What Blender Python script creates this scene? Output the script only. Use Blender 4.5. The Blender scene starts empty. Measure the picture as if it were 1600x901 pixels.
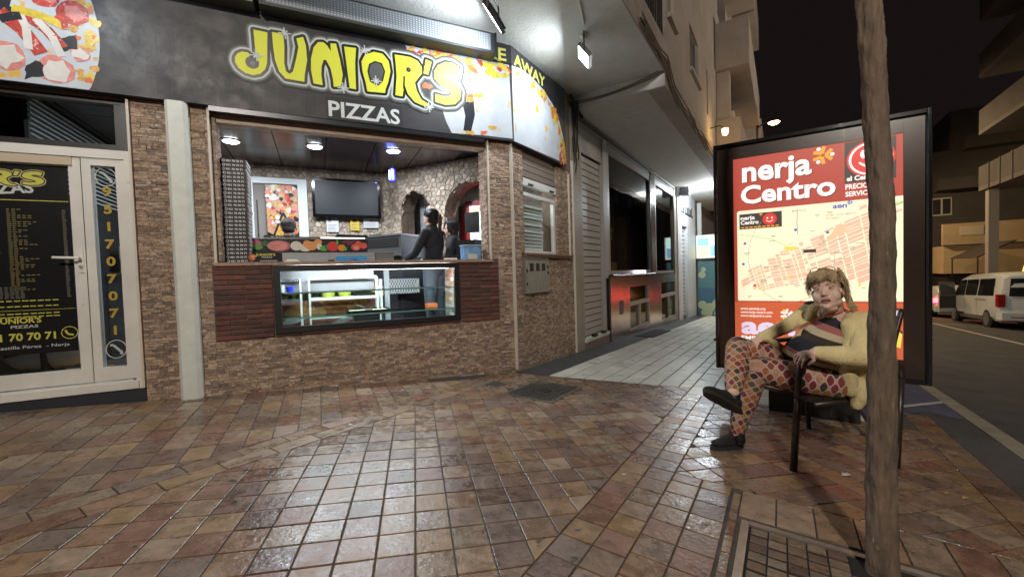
import bpy, bmesh, math, random
from math import sin, cos, pi, radians, sqrt, atan2, hypot
from mathutils import Vector, Matrix
RND = random.Random(11)
scene = bpy.context.scene
COL = scene.collection

# ------------------------------------------------------------------ camera, world, exposure
EYE = 1.12
F_PX = 645.0
PITCH, ROLL = radians(1.864), radians(1.7756)
cam_d = bpy.data.cameras.new('camera')
cam_d.sensor_width = 36.0
cam_d.lens = 36.0*F_PX/1600.0
cam_d.clip_start = 0.05
cam_d.clip_end = 600.0
cam = bpy.data.objects.new('camera', cam_d)
COL.objects.link(cam)
_fw = Vector((0, cos(PITCH), -sin(PITCH)))
_up = Vector((0, sin(PITCH), cos(PITCH)))
_rt = Vector((1, 0, 0))
_cr = _rt*cos(ROLL) - _up*sin(ROLL)
_cu = _rt*sin(ROLL) + _up*cos(ROLL)
M = Matrix.Identity(4)
for i in range(3):
    M[i][0], M[i][1], M[i][2] = _cr[i], _cu[i], -_fw[i]
M[2][3] = EYE
cam.matrix_world = M
scene.camera = cam

world = bpy.data.worlds.new('World')
scene.world = world
world.use_nodes = True
wn = world.node_tree.nodes
bg = wn['Background']
bg.inputs['Color'].default_value = (0.62, 0.44, 0.42, 1)     # town glow in the night sky
bg.inputs['Strength'].default_value = 0.0056

vs = scene.view_settings
vs.view_transform = 'Standard'
vs.look = 'None'
vs.gamma = 1.0
vs.use_curve_mapping = False
vs.exposure = 1.22
scene.cycles.use_denoising = True
try:
    scene.cycles.denoiser = 'OPENIMAGEDENOISE'
except Exception:
    pass
scene.cycles.max_bounces = 7
scene.cycles.transparent_max_bounces = 12
scene.cycles.caustics_reflective = False
scene.cycles.caustics_refractive = False
scene.cycles.sample_clamp_indirect = 3.0
scene.cycles.blur_glossy = 0.5

# ------------------------------------------------------------------ frames of the place
GX, GY = -0.0544, -0.0164
def gz(x, y): return GX*x + GY*y
D1 = (sin(radians(65.1)), cos(radians(65.1)))      # along the pizza shop front
D2 = (sin(radians(33.1)), cos(radians(33.1)))      # along the side street
CX, CY = 0.0235, 5.126                             # the shop's corner
def F(u, w, z): return (CX + u*D1[0] + w*D1[1], CY + u*D1[1] - w*D1[0], z)
def S(u, w, z): return (CX + u*D2[0] + w*D2[1], CY + u*D2[1] - w*D2[0], z)
BX, BY = 1.9589, 3.9805                            # left foot of the map case
def B(u, w, z): return (BX + u*D2[1] - w*D2[0], BY - u*D2[0] - w*D2[1], z)
def K(n, a, z=0.0):                                # street grid on the sloping ground
    x, y = n*D2[1] + a*D2[0], -n*D2[0] + a*D2[1]
    return (x, y, gz(x, y) + z)
def nk(x, y): return x*D2[1] - y*D2[0]
def ak(x, y): return x*D2[0] + y*D2[1]

def ray(px, py):
    u, v = (px - 800.0)/F_PX, -(py - 450.5)/F_PX
    return _fw + _cr*u + _cu*v
def P(px, py, y):                                  # the point seen at a photo pixel, y metres ahead
    r = ray(px, py); k = y/r.y
    return Vector((r.x*k, y, EYE + r.z*k))
def to_px(p):
    q = Vector(p) - Vector((0, 0, EYE))
    d = q.dot(_fw)
    if d < 0.05: return (1e6, 1e6, d)
    return (800 + F_PX*q.dot(_cr)/d, 450.5 - F_PX*q.dot(_cu)/d, d)

# ------------------------------------------------------------------ materials
MATS = {}
def mat(name, col=(.5,.5,.5), rough=0.6, metal=0.0, vary=0.0, noise=0.0, nscale=8.0, bump=0.0, bscale=40.0,
        pal=None, emis=None, estr=0.0, streak=None, spec=0.5, rvar=0.0, coat=0.0, alpha=1.0, rrand=0.0, sample=None, speck=None):
    if name in MATS: return MATS[name]
    m = bpy.data.materials.new(name)
    m.use_nodes = True
    nt = m.node_tree; N = nt.nodes; L = nt.links
    b = N['Principled BSDF']
    b.inputs['Roughness'].default_value = rough
    b.inputs['Metallic'].default_value = metal
    b.inputs['Specular IOR Level'].default_value = spec
    if coat: 
        b.inputs['Coat Weight'].default_value = coat
        b.inputs['Coat Roughness'].default_value = 0.15
    geo = N.new('ShaderNodeNewGeometry')
    vec = geo.outputs['Position']
    if streak:
        mp = N.new('ShaderNodeMapping'); mp.inputs['Scale'].default_value = streak
        L.new(vec, mp.inputs['Vector']); vec2 = mp.outputs['Vector']
    else: vec2 = vec
    src = None
    def rgb(c): 
        n = N.new('ShaderNodeRGB'); n.outputs[0].default_value = (*c, 1); return n.outputs[0]
    if pal or vary:
        oi = N.new('ShaderNodeObjectInfo')
        ad = N.new('ShaderNodeMath'); ad.operation = 'MULTIPLY_ADD'
        L.new(oi.outputs['Random'], ad.inputs[0]); ad.inputs[1].default_value = 7.31
        L.new(geo.outputs['Random Per Island'], ad.inputs[2])
        fr = N.new('ShaderNodeMath'); fr.operation = 'FRACT'; L.new(ad.outputs[0], fr.inputs[0])
        rnd = fr.outputs[0]
    if pal:
        cr = N.new('ShaderNodeValToRGB'); e = cr.color_ramp; e.interpolation = 'CONSTANT'
        while len(e.elements) < len(pal): e.elements.new(0.5)
        for k, c in enumerate(pal):
            e.elements[k].position = k/len(pal); e.elements[k].color = (*c, 1)
        L.new(rnd, cr.inputs[0]); src = cr.outputs[0]
    else: src = rgb(col)
    if vary:
        m2 = N.new('ShaderNodeMath'); m2.operation = 'MULTIPLY'; m2.inputs[1].default_value = 5.7
        L.new(rnd, m2.inputs[0])
        f2 = N.new('ShaderNodeMath'); f2.operation = 'FRACT'; L.new(m2.outputs[0], f2.inputs[0])
        mr = N.new('ShaderNodeMapRange'); mr.inputs[3].default_value = 1 - vary; mr.inputs[4].default_value = 1 + vary
        L.new(f2.outputs[0], mr.inputs[0])
        hs = N.new('ShaderNodeHueSaturation'); L.new(mr.outputs[0], hs.inputs['Value']); L.new(src, hs.inputs['Color'])
        src = hs.outputs[0]
    if noise:
        nz = N.new('ShaderNodeTexNoise'); nz.inputs['Scale'].default_value = nscale
        nz.inputs['Detail'].default_value = 6; nz.inputs['Roughness'].default_value = 0.65
        L.new(vec2, nz.inputs['Vector'])
        mr = N.new('ShaderNodeMapRange'); mr.inputs[1].default_value = 0.3; mr.inputs[2].default_value = 0.7
        mr.inputs[3].default_value = 1 - noise; mr.inputs[4].default_value = 1 + noise
        L.new(nz.outputs[0], mr.inputs[0])
        hs = N.new('ShaderNodeHueSaturation'); L.new(mr.outputs[0], hs.inputs['Value']); L.new(src, hs.inputs['Color'])
        src = hs.outputs[0]
        if rvar:
            mr = N.new('ShaderNodeMapRange'); mr.inputs[1].default_value = 0.3; mr.inputs[2].default_value = 0.7
            mr.inputs[3].default_value = max(0.03, rough - rvar); mr.inputs[4].default_value = min(1, rough + rvar)
            L.new(nz.outputs[0], mr.inputs[0]); L.new(mr.outputs[0], b.inputs['Roughness'])
    if rrand:
        mm = N.new('ShaderNodeMath'); mm.operation = 'MULTIPLY'; mm.inputs[1].default_value = 3.3; L.new(rnd, mm.inputs[0])
        ff = N.new('ShaderNodeMath'); ff.operation = 'FRACT'; L.new(mm.outputs[0], ff.inputs[0])
        aa = N.new('ShaderNodeMath'); aa.operation = 'MULTIPLY_ADD'; L.new(ff.outputs[0], aa.inputs[0]); aa.inputs[1].default_value = rrand
        if b.inputs['Roughness'].is_linked: L.new(b.inputs['Roughness'].links[0].from_socket, aa.inputs[2])
        else: aa.inputs[2].default_value = rough
        L.new(aa.outputs[0], b.inputs['Roughness'])
    if speck:      # (colour, scale, threshold): small spots of another colour
        sn = N.new('ShaderNodeTexNoise'); sn.inputs['Scale'].default_value = speck[1]; sn.inputs['Detail'].default_value = 4
        L.new(vec2, sn.inputs['Vector'])
        mr = N.new('ShaderNodeMapRange'); mr.inputs[1].default_value = speck[2]; mr.inputs[2].default_value = speck[2] + 0.07
        L.new(sn.outputs[0], mr.inputs[0])
        mx = N.new('ShaderNodeMix'); mx.data_type = 'RGBA'
        L.new(mr.outputs[0], mx.inputs[0]); L.new(src, mx.inputs[6]); mx.inputs[7].default_value = (*speck[0], 1)
        src = mx.outputs[2]
    L.new(src, b.inputs['Base Color'])
    if bump:
        bz = N.new('ShaderNodeTexNoise'); bz.inputs['Scale'].default_value = bscale; bz.inputs['Detail'].default_value = 5
        L.new(vec2, bz.inputs['Vector'])
        bp = N.new('ShaderNodeBump'); bp.inputs['Strength'].default_value = bump; bp.inputs['Distance'].default_value = 0.01
        L.new(bz.outputs[0], bp.inputs['Height']); L.new(bp.outputs[0], b.inputs['Normal'])
    if estr:
        b.inputs['Emission Color'].default_value = (*(emis or col), 1)
        b.inputs['Emission Strength'].default_value = estr
        if sample: m.cycles.emission_sampling = sample
    MATS[name] = m
    return m

def glass(name, tint=(0.9, 0.95, 0.95), rough=0.02, body=0.0, bodycol=(0.02, 0.02, 0.02), fres=1.45):
    """a window pane: clear sheet with a mirror sheen by Fresnel, optionally tinted by a dark body"""
    if name in MATS: return MATS[name]
    m = bpy.data.materials.new(name); m.use_nodes = True
    nt = m.node_tree; N = nt.nodes; L = nt.links
    N.remove(N['Principled BSDF'])
    out = N['Material Output']
    tr = N.new('ShaderNodeBsdfTransparent'); tr.inputs[0].default_value = (*tint, 1)
    gl = N.new('ShaderNodeBsdfGlossy'); gl.inputs['Roughness'].default_value = rough
    fr = N.new('ShaderNodeFresnel')
    gm = N.new('ShaderNodeNewGeometry'); ex = N.new('ShaderNodeMath'); ex.operation = 'MULTIPLY_ADD'; L.new(gm.outputs['Backfacing'], ex.inputs[0]); ex.inputs[1].default_value = -2; ex.inputs[2].default_value = 1
    pw = N.new('ShaderNodeMath'); pw.operation = 'POWER'; pw.inputs[0].default_value = fres; L.new(ex.outputs[0], pw.inputs[1]); L.new(pw.outputs[0], fr.inputs[0])   # same sheen from either side of the sheet
    mx = N.new('ShaderNodeMixShader')
    base = tr.outputs[0]
    if body:
        df = N.new('ShaderNodeBsdfDiffuse'); df.inputs[0].default_value = (*bodycol, 1)
        m0 = N.new('ShaderNodeMixShader'); m0.inputs[0].default_value = body
        L.new(tr.outputs[0], m0.inputs[1]); L.new(df.outputs[0], m0.inputs[2]); base = m0.outputs[0]
    L.new(fr.outputs[0], mx.inputs[0]); L.new(base, mx.inputs[1]); L.new(gl.outputs[0], mx.inputs[2])
    L.new(mx.outputs[0], out.inputs['Surface'])
    MATS[name] = m
    return m

def flat(name, col=(.5,.5,.5), rough=0.55):      # printed colour
    return mat('print_'+name, col, rough)
def lit(name, col=(.5,.5,.5), k=1, sample=None):   # back-lit print or lamp glass
    return mat('lit_'+name, (col[0]*.6, col[1]*.6, col[2]*.6), 0.4, emis=col, estr=k, sample=sample)

# ------------------------------------------------------------------ mesh builder
ORG = {}
class MB:
    def __init__(s, fr=None): s.v = []; s.f = []; s.m = []; s.fr = fr
    def p(s, *q): return s.fr(*q) if s.fr else tuple(q)
    def poly(s, pts, m=0, raw=False):
        i = len(s.v)
        s.v += [tuple(q) if raw else s.p(*q) for q in pts]
        s.f.append(tuple(range(i, i + len(pts)))); s.m.append(m)
    def hexa(s, c, m=0, skip=()):
        """c: 8 world points, bottom 4 then top 4 (same winding)"""
        i = len(s.v); s.v += [tuple(q) for q in c]
        fs = [(3, 2, 1, 0), (4, 5, 6, 7), (0, 1, 5, 4), (1, 2, 6, 5), (2, 3, 7, 6), (3, 0, 4, 7)]
        for k, f in enumerate(fs):
            if k in skip: continue
            s.f.append(tuple(i + j for j in f)); s.m.append(m)
    def box(s, a0, a1, b0, b1, c0, c1, m=0, skip=()):
        q = [(a0, b0), (a1, b0), (a1, b1), (a0, b1)]
        s.hexa([s.p(a, b, c0) for a, b in q] + [s.p(a, b, c1) for a, b in q], m, skip)
    def prism(s, foot, z0, z1, m=0):
        n = len(foot); i = len(s.v)
        s.v += [s.p(a, b, z0) for a, b in foot] + [s.p(a, b, z1) for a, b in foot]
        s.f.append(tuple(range(i + n - 1, i - 1, -1))); s.f.append(tuple(range(i + n, i + 2*n))); s.m += [m, m]
        for k in range(n):
            j = (k + 1) % n
            s.f.append((i + k, i + j, i + n + j, i + n + k)); s.m.append(m)
    def plate(s, pts, w0, w1, m=0):
        """outline in (u,z) given thickness between w0 and w1"""
        n = len(pts); i = len(s.v)
        s.v += [s.p(a, w0, c) for a, c in pts] + [s.p(a, w1, c) for a, c in pts]
        s.f.append(tuple(range(i + n - 1, i - 1, -1))); s.f.append(tuple(range(i + n, i + 2*n))); s.m += [m, m]
        for k in range(n):
            j = (k + 1) % n
            s.f.append((i + k, i + j, i + n + j, i + n + k)); s.m.append(m)
    def ring(s, pts, r, n, nrm=None, squash=1.0):
        pass
    def tube(s, pts, r, n=8, m=0, cap=True, raw=True, closed=False):
        pts = [Vector(q) if raw else Vector(s.p(*q)) for q in pts]
        k = len(pts); rr = r if isinstance(r, (list, tuple)) else [r]*k
        t0 = (pts[1] - pts[0]).normalized()
        up = Vector((0, 0, 1)) if abs(t0.z) < 0.9 else Vector((1, 0, 0))
        a = t0.cross(up).normalized()
        i = len(s.v)
        for q in range(k):
            t = (pts[min(q+1, k-1)] - pts[max(q-1, 0)])
            if closed: t = pts[(q+1) % k] - pts[q-1]
            t.normalize()
            a = (a - t*a.dot(t)).normalized(); bb = t.cross(a)
            for j in range(n):
                an = 2*pi*j/n
                s.v.append(tuple(pts[q] + (a*cos(an) + bb*sin(an))*rr[q]))
        for q in range(k if closed else k - 1):
            for j in range(n):
                A = i + q*n; Bq = i + ((q + 1) % k)*n
                s.f.append((A + j, A + (j+1) % n, Bq + (j+1) % n, Bq + j)); s.m.append(m)
        if cap and not closed:
            s.f.append(tuple(range(i + n - 1, i - 1, -1))); s.f.append(tuple(range(i + (k-1)*n, i + k*n))); s.m += [m, m]
    def lathe(s, c, axis, prof, n=16, m=0):
        """prof: (distance along axis, radius)"""
        c = Vector(c); ax = Vector(axis).normalized()
        up = Vector((0, 0, 1)) if abs(ax.z) < 0.9 else Vector((1, 0, 0))
        a = ax.cross(up).normalized(); bb = ax.cross(a)
        i = len(s.v)
        for d, r in prof:
            for j in range(n):
                an = 2*pi*j/n
                s.v.append(tuple(c + ax*d + (a*cos(an) + bb*sin(an))*max(r, 1e-4)))
        for q in range(len(prof) - 1):
            for j in range(n):
                s.f.append((i + q*n + j, i + q*n + (j+1) % n, i + (q+1)*n + (j+1) % n, i + (q+1)*n + j)); s.m.append(m)
        s.f.append(tuple(range(i + n - 1, i - 1, -1))); s.f.append(tuple(range(i + (len(prof)-1)*n, i + len(prof)*n))); s.m += [m, m]
    def disc(s, u, w, z, r, m=0, n=20, ry=None, rot=0):
        ry = ry or r; ca, sa = cos(rot), sin(rot)
        s.poly([(u + ca*r*cos(2*pi*k/n) - sa*ry*sin(2*pi*k/n), w, z + sa*r*cos(2*pi*k/n) + ca*ry*sin(2*pi*k/n)) for k in range(n)], m)
    def rect(s, u0, u1, w, z0, z1, m=0): s.poly([(u0, w, z0), (u1, w, z0), (u1, w, z1), (u0, w, z1)], m)
    def line(s, pts, width, w, m=0, closed=False):
        """flat ribbon in the (u,z) plane"""
        k = len(pts)
        for q in range(k if closed else k - 1):
            (x0, y0), (x1, y1) = pts[q], pts[(q+1) % k]
            d = hypot(x1-x0, y1-y0) or 1e-6
            nx, ny = -(y1-y0)/d*width/2, (x1-x0)/d*width/2
            ww = w + q*1.5e-5
            s.poly([(x0-nx, ww, y0-ny), (x1-nx, ww, y1-ny), (x1+nx, ww, y1+ny), (x0+nx, ww, y0+ny)], m)
    def text(s, body, u, w, z, size, m=0, bold=0.0, align='LEFT', width=None, sx=1.0, rot=0.0, shear=0.0, spacing=1.0, vertical=False):
        vs_, fs_ = text2d(body, bold, shear, spacing)
        x0 = min(v[0] for v in vs_); x1 = max(v[0] for v in vs_)
        kx = size*sx
        if width: kx = width/(x1 - x0)
        off = {'LEFT': -x0, 'CENTER': -(x0 + x1)/2, 'RIGHT': -x1}[align]
        i = len(s.v); ca, sa = cos(rot), sin(rot)
        for x, y in vs_:
            a, b = (x + off)*kx, y*size
            s.v.append(s.p(u + a*ca - b*sa, w, z + a*sa + b*ca))
        for f in fs_: s.f.append(tuple(i + k for k in f)); s.m.append(m)
    def build(s, name, mats, parent=None, smooth=False, label=None, fix=True, kind=None, angle=None):
        me = bpy.data.meshes.new(name)
        o = ORG.get(parent.name, Vector((0, 0, 0))) if parent is not None else Vector((0, 0, 0))
        if parent is None and s.v and name != 'sky':
            k = len(s.v); o = Vector((sum(v[0] for v in s.v)/k, sum(v[1] for v in s.v)/k, min(v[2] for v in s.v)))
        me.from_pydata([(v[0]-o.x, v[1]-o.y, v[2]-o.z) for v in s.v], [], s.f)
        ml = mats if isinstance(mats, (list, tuple)) else [mats]
        for q in ml: me.materials.append(q)
        if len(ml) > 1: me.polygons.foreach_set('material_index', s.m)
        if fix:
            bm = bmesh.new(); bm.from_mesh(me)
            bmesh.ops.recalc_face_normals(bm, faces=bm.faces); bm.to_mesh(me); bm.free()
        if smooth:
            me.polygons.foreach_set('use_smooth', [True]*len(me.polygons))
            if angle:
                me.set_sharp_from_angle(angle=radians(angle))
        me.update()
        ob = bpy.data.objects.new(name, me); COL.objects.link(ob)
        if parent is not None:
            ob.parent = parent; ORG[ob.name] = o
        else:
            ob.location = o; ORG[ob.name] = o
        if label: ob['label'] = label
        if kind: ob['kind'] = kind
        return ob

TXT = {}
def text2d(body, bold, shear, spacing):
    key = (body, bold, shear, spacing)
    if key not in TXT:
        c = bpy.data.curves.new('lettering', 'FONT'); c.body = body; c.offset = bold; c.resolution_u = 3
        c.shear = shear; c.space_character = spacing
        o = bpy.data.objects.new('lettering', c)
        me = bpy.data.meshes.new_from_object(o)
        TXT[key] = ([(v.co.x, v.co.y) for v in me.vertices], [tuple(p.vertices) for p in me.polygons])
        bpy.data.objects.remove(o); bpy.data.curves.remove(c); bpy.data.meshes.remove(me)
    return TXT[key]

def thing(name, loc, label, cat, group=None):
    o = bpy.data.objects.new(name, None); COL.objects.link(o)
    o.location = loc; o.empty_display_size = 0.1
    o['label'] = label; o['category'] = cat
    if group: o['group'] = group
    ORG[o.name] = Vector(loc)
    return o
def tag(o, label, cat, group=None):
    o['label'] = label; o['category'] = cat
    if group: o['group'] = group
    return o
ORD = ['lowest','second','third','fourth','fifth','sixth','seventh','eighth','ninth','tenth','eleventh','twelfth','thirteenth','fourteenth','fifteenth','sixteenth','seventeenth','eighteenth','nineteenth','twentieth','twenty-first','twenty-second','twenty-third','twenty-fourth','twenty-fifth']
def struct(o): o['kind'] = 'structure'; return o
def copy_tree(o, delta, label=None, parent=None):
    c = o.copy(); COL.objects.link(c)
    if parent is None:
        c.location = Vector(o.location) + Vector(delta)
        ORG[c.name] = ORG.get(o.name, Vector()) + Vector(delta)
        if label: c['label'] = label
    else: c.parent = parent
    for ch in [k for k in bpy.data.objects if k.parent == o]:
        copy_tree(ch, delta, None, c)
    return c
def area(name, loc, direction, sx, sy, power, col, parent=None, spread=180):
    l = bpy.data.lights.new(name, 'AREA'); l.shape = 'RECTANGLE'; l.size = sx; l.size_y = sy
    l.energy = power; l.color = col; l.spread = radians(spread)
    o = bpy.data.objects.new(name, l); COL.objects.link(o)
    d = Vector(direction).normalized()
    o.rotation_euler = d.to_track_quat('-Z', 'Y').to_euler()
    o.location = loc
    if parent is not None:
        o.parent = parent; o.location = Vector(loc) - ORG[parent.name]
    return o
def point(name, loc, power, col, r=0.05, parent=None):
    l = bpy.data.lights.new(name, 'POINT'); l.energy = power; l.color = col; l.shadow_soft_size = r
    o = bpy.data.objects.new(name, l); COL.objects.link(o); o.location = loc
    if parent is not None:
        o.parent = parent; o.location = Vector(loc) - ORG[parent.name]
    return o
# ------------------------------------------------------------------ palette of surfaces
TILE_PAL = [(.165,.095,.072),(.19,.125,.08),(.12,.083,.072),(.22,.155,.085),(.20,.165,.13),(.10,.07,.063),(.24,.20,.16),
            (.185,.105,.08),(.155,.125,.105),(.215,.17,.12),(.13,.11,.105),(.175,.13,.10),(.20,.145,.105)]
_mn = [sum(c[i] for c in TILE_PAL)/len(TILE_PAL) for i in range(3)]
TILE_PAL = [tuple(_mn[i]*.22*(1.06, .96, .86)[i] + c[i]*.78*(1.06, .96, .86)[i] for i in range(3)) for c in TILE_PAL]
m_tile = mat('slate_tile', (.2,.12,.08), .24, pal=TILE_PAL, vary=.12, noise=.36, nscale=13, bump=.28, bscale=42, rvar=.11, rrand=.12, spec=.68, speck=((.03,.026,.024), 16, .66))
m_bed = mat('mortar_bed', (.062,.052,.044), .85, noise=.35, nscale=12)
m_wtile = mat('white_paving', (.42,.44,.40), .38, vary=.10, noise=.18, nscale=5, bump=.25, bscale=80, rvar=.1)
m_groove = mat('paving_joint', (.07,.068,.062), .9)
m_asph = mat('asphalt', (.055,.053,.052), .8, noise=.4, nscale=3, bump=.6, bscale=220, speck=((.10,.098,.095), 130, .6))
m_ground = mat('far_ground', (.07,.065,.06), .9, noise=.3, nscale=.6)
m_concr = mat('concrete', (.20,.19,.175), .8, noise=.3, nscale=6, bump=.3, bscale=90)
m_kerb = mat('kerb_stone', (.27,.235,.18), .75, vary=.12, noise=.3, nscale=9, bump=.3, bscale=70)
m_dkstrip = mat('dark_screed', (.06,.062,.064), .6, noise=.4, nscale=6, bump=.3, bscale=60, rvar=.2)
m_blue = mat('blue_road_paint', (.045,.048,.105), .75, noise=.5, nscale=6)
m_whitep = mat('white_road_paint', (.42,.40,.36), .7, noise=.3, nscale=18)
STONE_PAL = [(r*1.24, g*1.22, b_*1.30) for r, g, b_ in [(.33,.24,.165),(.28,.20,.14),(.37,.275,.195),(.225,.17,.125),(.31,.225,.15),(.40,.31,.225),(.265,.195,.14),(.345,.25,.165),(.195,.15,.115)]]
m_stone = mat('ledge_stone', (.3,.2,.12), .8, pal=STONE_PAL, vary=.16, noise=.48, nscale=55, bump=.8, bscale=150)
m_stoneback = mat('stone_joint', (.19,.14,.10), .95)
BRICK_PAL = [(.13,.040,.026),(.10,.034,.024),(.15,.050,.034),(.085,.030,.024),(.12,.045,.036),(.07,.026,.024)]
m_brick = mat('dark_brick', (.13,.05,.035), .62, pal=BRICK_PAL, vary=.2, noise=.3, nscale=25, bump=.5, bscale=110)
m_mortar = mat('brick_mortar', (.15,.125,.10), .95, noise=.2, nscale=40)
m_white = mat('white_pvc', (.70,.68,.63), .45, noise=.09, nscale=3, speck=((.40,.36,.30), 9, .70))
m_whitepaint = mat('white_painted_metal', (.66,.69,.64), .5, noise=.10, nscale=7, speck=((.10,.09,.07), 22, .74))
m_trim = mat('pale_corner_trim', (.62,.56,.48), .5)
m_black = mat('black_plastic', (.012,.012,.013), .45)
m_blackm = mat('black_metal', (.016,.016,.017), .35, metal=.0, spec=.6)
m_ctr = mat('counter_edge', (.33,.23,.17), .4, noise=.3, nscale=20)
m_plaster = mat('soffit_plaster', (.72,.73,.70), .85, noise=.10, nscale=3, bump=.55, bscale=26)
m_plaster2 = mat('soffit_plaster_brushed', (.62,.61,.57), .85, noise=.12, nscale=4, bump=.9, bscale=8, streak=(1.2, 4.0, 1.0))
m_facade = mat('upper_facade_render', (.45,.385,.335), .9, noise=.15, nscale=1.5, bump=.3, bscale=40)
m_steel = mat('brushed_steel', (.50,.45,.41), .17, metal=.85, noise=.08, nscale=3, bump=.05, bscale=60, streak=(1,1,8))
m_steel2 = mat('stainless_steel', (.62,.62,.62), .25, metal=.9)
m_alu = mat('aluminium_frame', (.40,.385,.36), .42, metal=.4)

# ------------------------------------------------------------------ ground
b = MB(); q = 4
for lim in [(-90, 140, -60, 200)]:
    x0, x1, y0, y1 = lim
    b.poly([(x0, y0, gz(x0, y0)-.26), (x1, y0, gz(x1, y0)-.26), (x1, y1, gz(x1, y1)-.26), (x0, y1, gz(x0, y1)-.26)])
struct(b.build('ground', m_ground))
def sheet(name, m, pts, z, kids=None):
    b = MB(); b.poly([K(n, a, z) for n, a in pts]); o = struct(b.build(name, m)); return o
road = sheet('road', m_asph, [(1.5, -40), (9.0, -40), (9.0, 95), (1.5, 95)], -.07)
sheet('far_pavement', m_concr, [(9.0, -40), (14, -40), (14, 95), (9.0, 95)], -.02)
b = MB()
for r in ((-14, -.16, -9, 60), (-.16, .75, -9, .38), (-.16, .75, 2.2, 60), (.75, 1.36, -9, 60)): b.poly([K(r[0], r[2], -.006), K(r[1], r[2], -.006), K(r[1], r[3], -.006), K(r[0], r[3], -.006)])
pavement = struct(b.build('pavement', m_bed))
side_pav = sheet('side_pavement', m_groove, [(-2.36, 4.372), (-.835, 4.835), (-.835, 4.55), (.60, 4.55), (1.1, 5.35), (1.1, 46), (-2.36, 46)], -.006)
sheet('pavement_edge_strip', m_dkstrip, [(-2.85, 4.30), (-2.36, 4.36), (-2.36, 46), (-2.85, 46)], -.003)
sheet('asphalt_verge', m_asph, [(1.105, -6), (1.36, -6), (1.36, 5.35), (1.105, 5.30)], -.004)
sheet('loading_bay', m_blue, [(.62, 4.52), (1.12, 5.28), (1.36, 5.10), (1.36, 9.0), (.62, 9.0)], -.001)
b = MB(); b.poly([K(.70, 4.98, .003), K(1.36, 5.78, .003), K(1.36, 5.87, .003), K(.70, 5.06, .003)])
struct(b.build('painted_line', m_whitep))

def clip(poly, h):
    nx, ny, c = h; out = []
    for i in range(len(poly)):
        p, q = poly[i], poly[(i+1) % len(poly)]
        dp, dq = nx*p[0]+ny*p[1]-c, nx*q[0]+ny*q[1]-c
        if dp <= 0: out.append(p)
        if (dp < 0 < dq) or (dq < 0 < dp):
            t = dp/(dp-dq); out.append((p[0]+(q[0]-p[0])*t, p[1]+(q[1]-p[1])*t))
    return out
def parea(p): return .5*abs(sum(p[i][0]*p[(i+1) % len(p)][1]-p[(i+1) % len(p)][0]*p[i][1] for i in range(len(p))))
NK = (D2[1], -D2[0]); AK = (D2[0], D2[1])
def n_le(c): return (NK[0], NK[1], c)
def n_ge(c): return (-NK[0], -NK[1], -c)
def a_le(c): return (AK[0], AK[1], c)
def a_ge(c): return (-AK[0], -AK[1], -c)
def grid(head, s1, s2, org, hps, box, joint=.0075, stagger=0):
    """tiles s1 along heading, s2 across; clipped by half planes"""
    e1 = (sin(radians(head)), cos(radians(head))); e2 = (e1[1], -e1[0])
    hps = [(h[0], h[1], h[2]-joint/2) for h in hps]
    out = []
    (x0, x1, y0, y1) = box
    R_ = int(14/min(s1, s2))
    for i in range(-R_, R_):
        for j in range(-R_, R_):
            o1 = (i + (.5*stagger if j % 2 else 0))*s1; o2 = j*s2
            cx = org[0] + e1[0]*(o1+s1/2) + e2[0]*(o2+s2/2); cy = org[1] + e1[1]*(o1+s1/2) + e2[1]*(o2+s2/2)
            if not (x0 < cx < x1 and y0 < cy < y1): continue
            pl = []
            for a, c in ((joint/2, joint/2), (s1-joint/2, joint/2), (s1-joint/2, s2-joint/2), (joint/2, s2-joint/2)):
                pl.append((org[0]+e1[0]*(o1+a)+e2[0]*(o2+c), org[1]+e1[1]*(o1+a)+e2[1]*(o2+c)))
            for h in hps:
                pl = clip(pl, h)
                if len(pl) < 3: break
            if len(pl) >= 3 and parea(pl) > .0012: out.append(pl)
    return out
def tile_into(b, pl, dz=0, top=.0, cham=.0022, thick=.014, tilt=.0012):
    n = len(pl); cx = sum(p[0] for p in pl)/n; cy = sum(p[1] for p in pl)/n
    tx, ty, tz = RND.uniform(-tilt, tilt)*8, RND.uniform(-tilt, tilt)*8, RND.uniform(-tilt, tilt)
    def zz(x, y): return gz(x, y) + top + dz + tz + tx*(x-cx) + ty*(y-cy)
    i = len(b.v)
    ins = []
    for x, y in pl:
        d = hypot(x-cx, y-cy) or 1e-6; k = max(0, 1 - cham*1.5/d)
        ins.append((cx+(x-cx)*k, cy+(y-cy)*k))
    b.v += [(x, y, zz(x, y)) for x, y in ins] + [(x, y, zz(x, y)-cham*.6) for x, y in pl] + [(x, y, zz(x, y)-thick) for x, y in pl]
    b.f.append(tuple(i+k for k in range(n))); b.m.append(0)
    for r in (0, 1):
        for k in range(n):
            j = (k+1) % n
            b.f.append((i+r*n+k, i+(r+1)*n+k, i+(r+1)*n+j, i+r*n+j)); b.m.append(0)
def seen_area(pl, dz=0):
    q = [to_px((x, y, gz(x, y)+dz)) for x, y in pl]
    if min(t[2] for t in q) < .3: return 0
    cx = sum(t[0] for t in q)/len(q); cy = sum(t[1] for t in q)/len(q)
    if not (-20 < cx < 1620 and -20 < cy < 930): return 0
    return parea([(t[0], t[1]) for t in q])
def lay(tiles, parent, m, name='tile', most=300, stuff='paving', **kw):
    tiles = sorted(tiles, key=lambda t: -seen_area(t))
    for t in tiles[:most]:
        if seen_area(t) < 45: break
        b = MB(); tile_into(b, t, **kw); b.build(name, m, parent, fix=True)
    else: t = None
    done = 0
    for t in tiles[:most]:
        if seen_area(t) < 45: break
        done += 1
    rest = tiles[done:]
    if rest:
        b = MB()
        for t in rest: tile_into(b, t, **kw)
        o = b.build(stuff, m, parent); o['kind'] = 'stuff'

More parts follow.
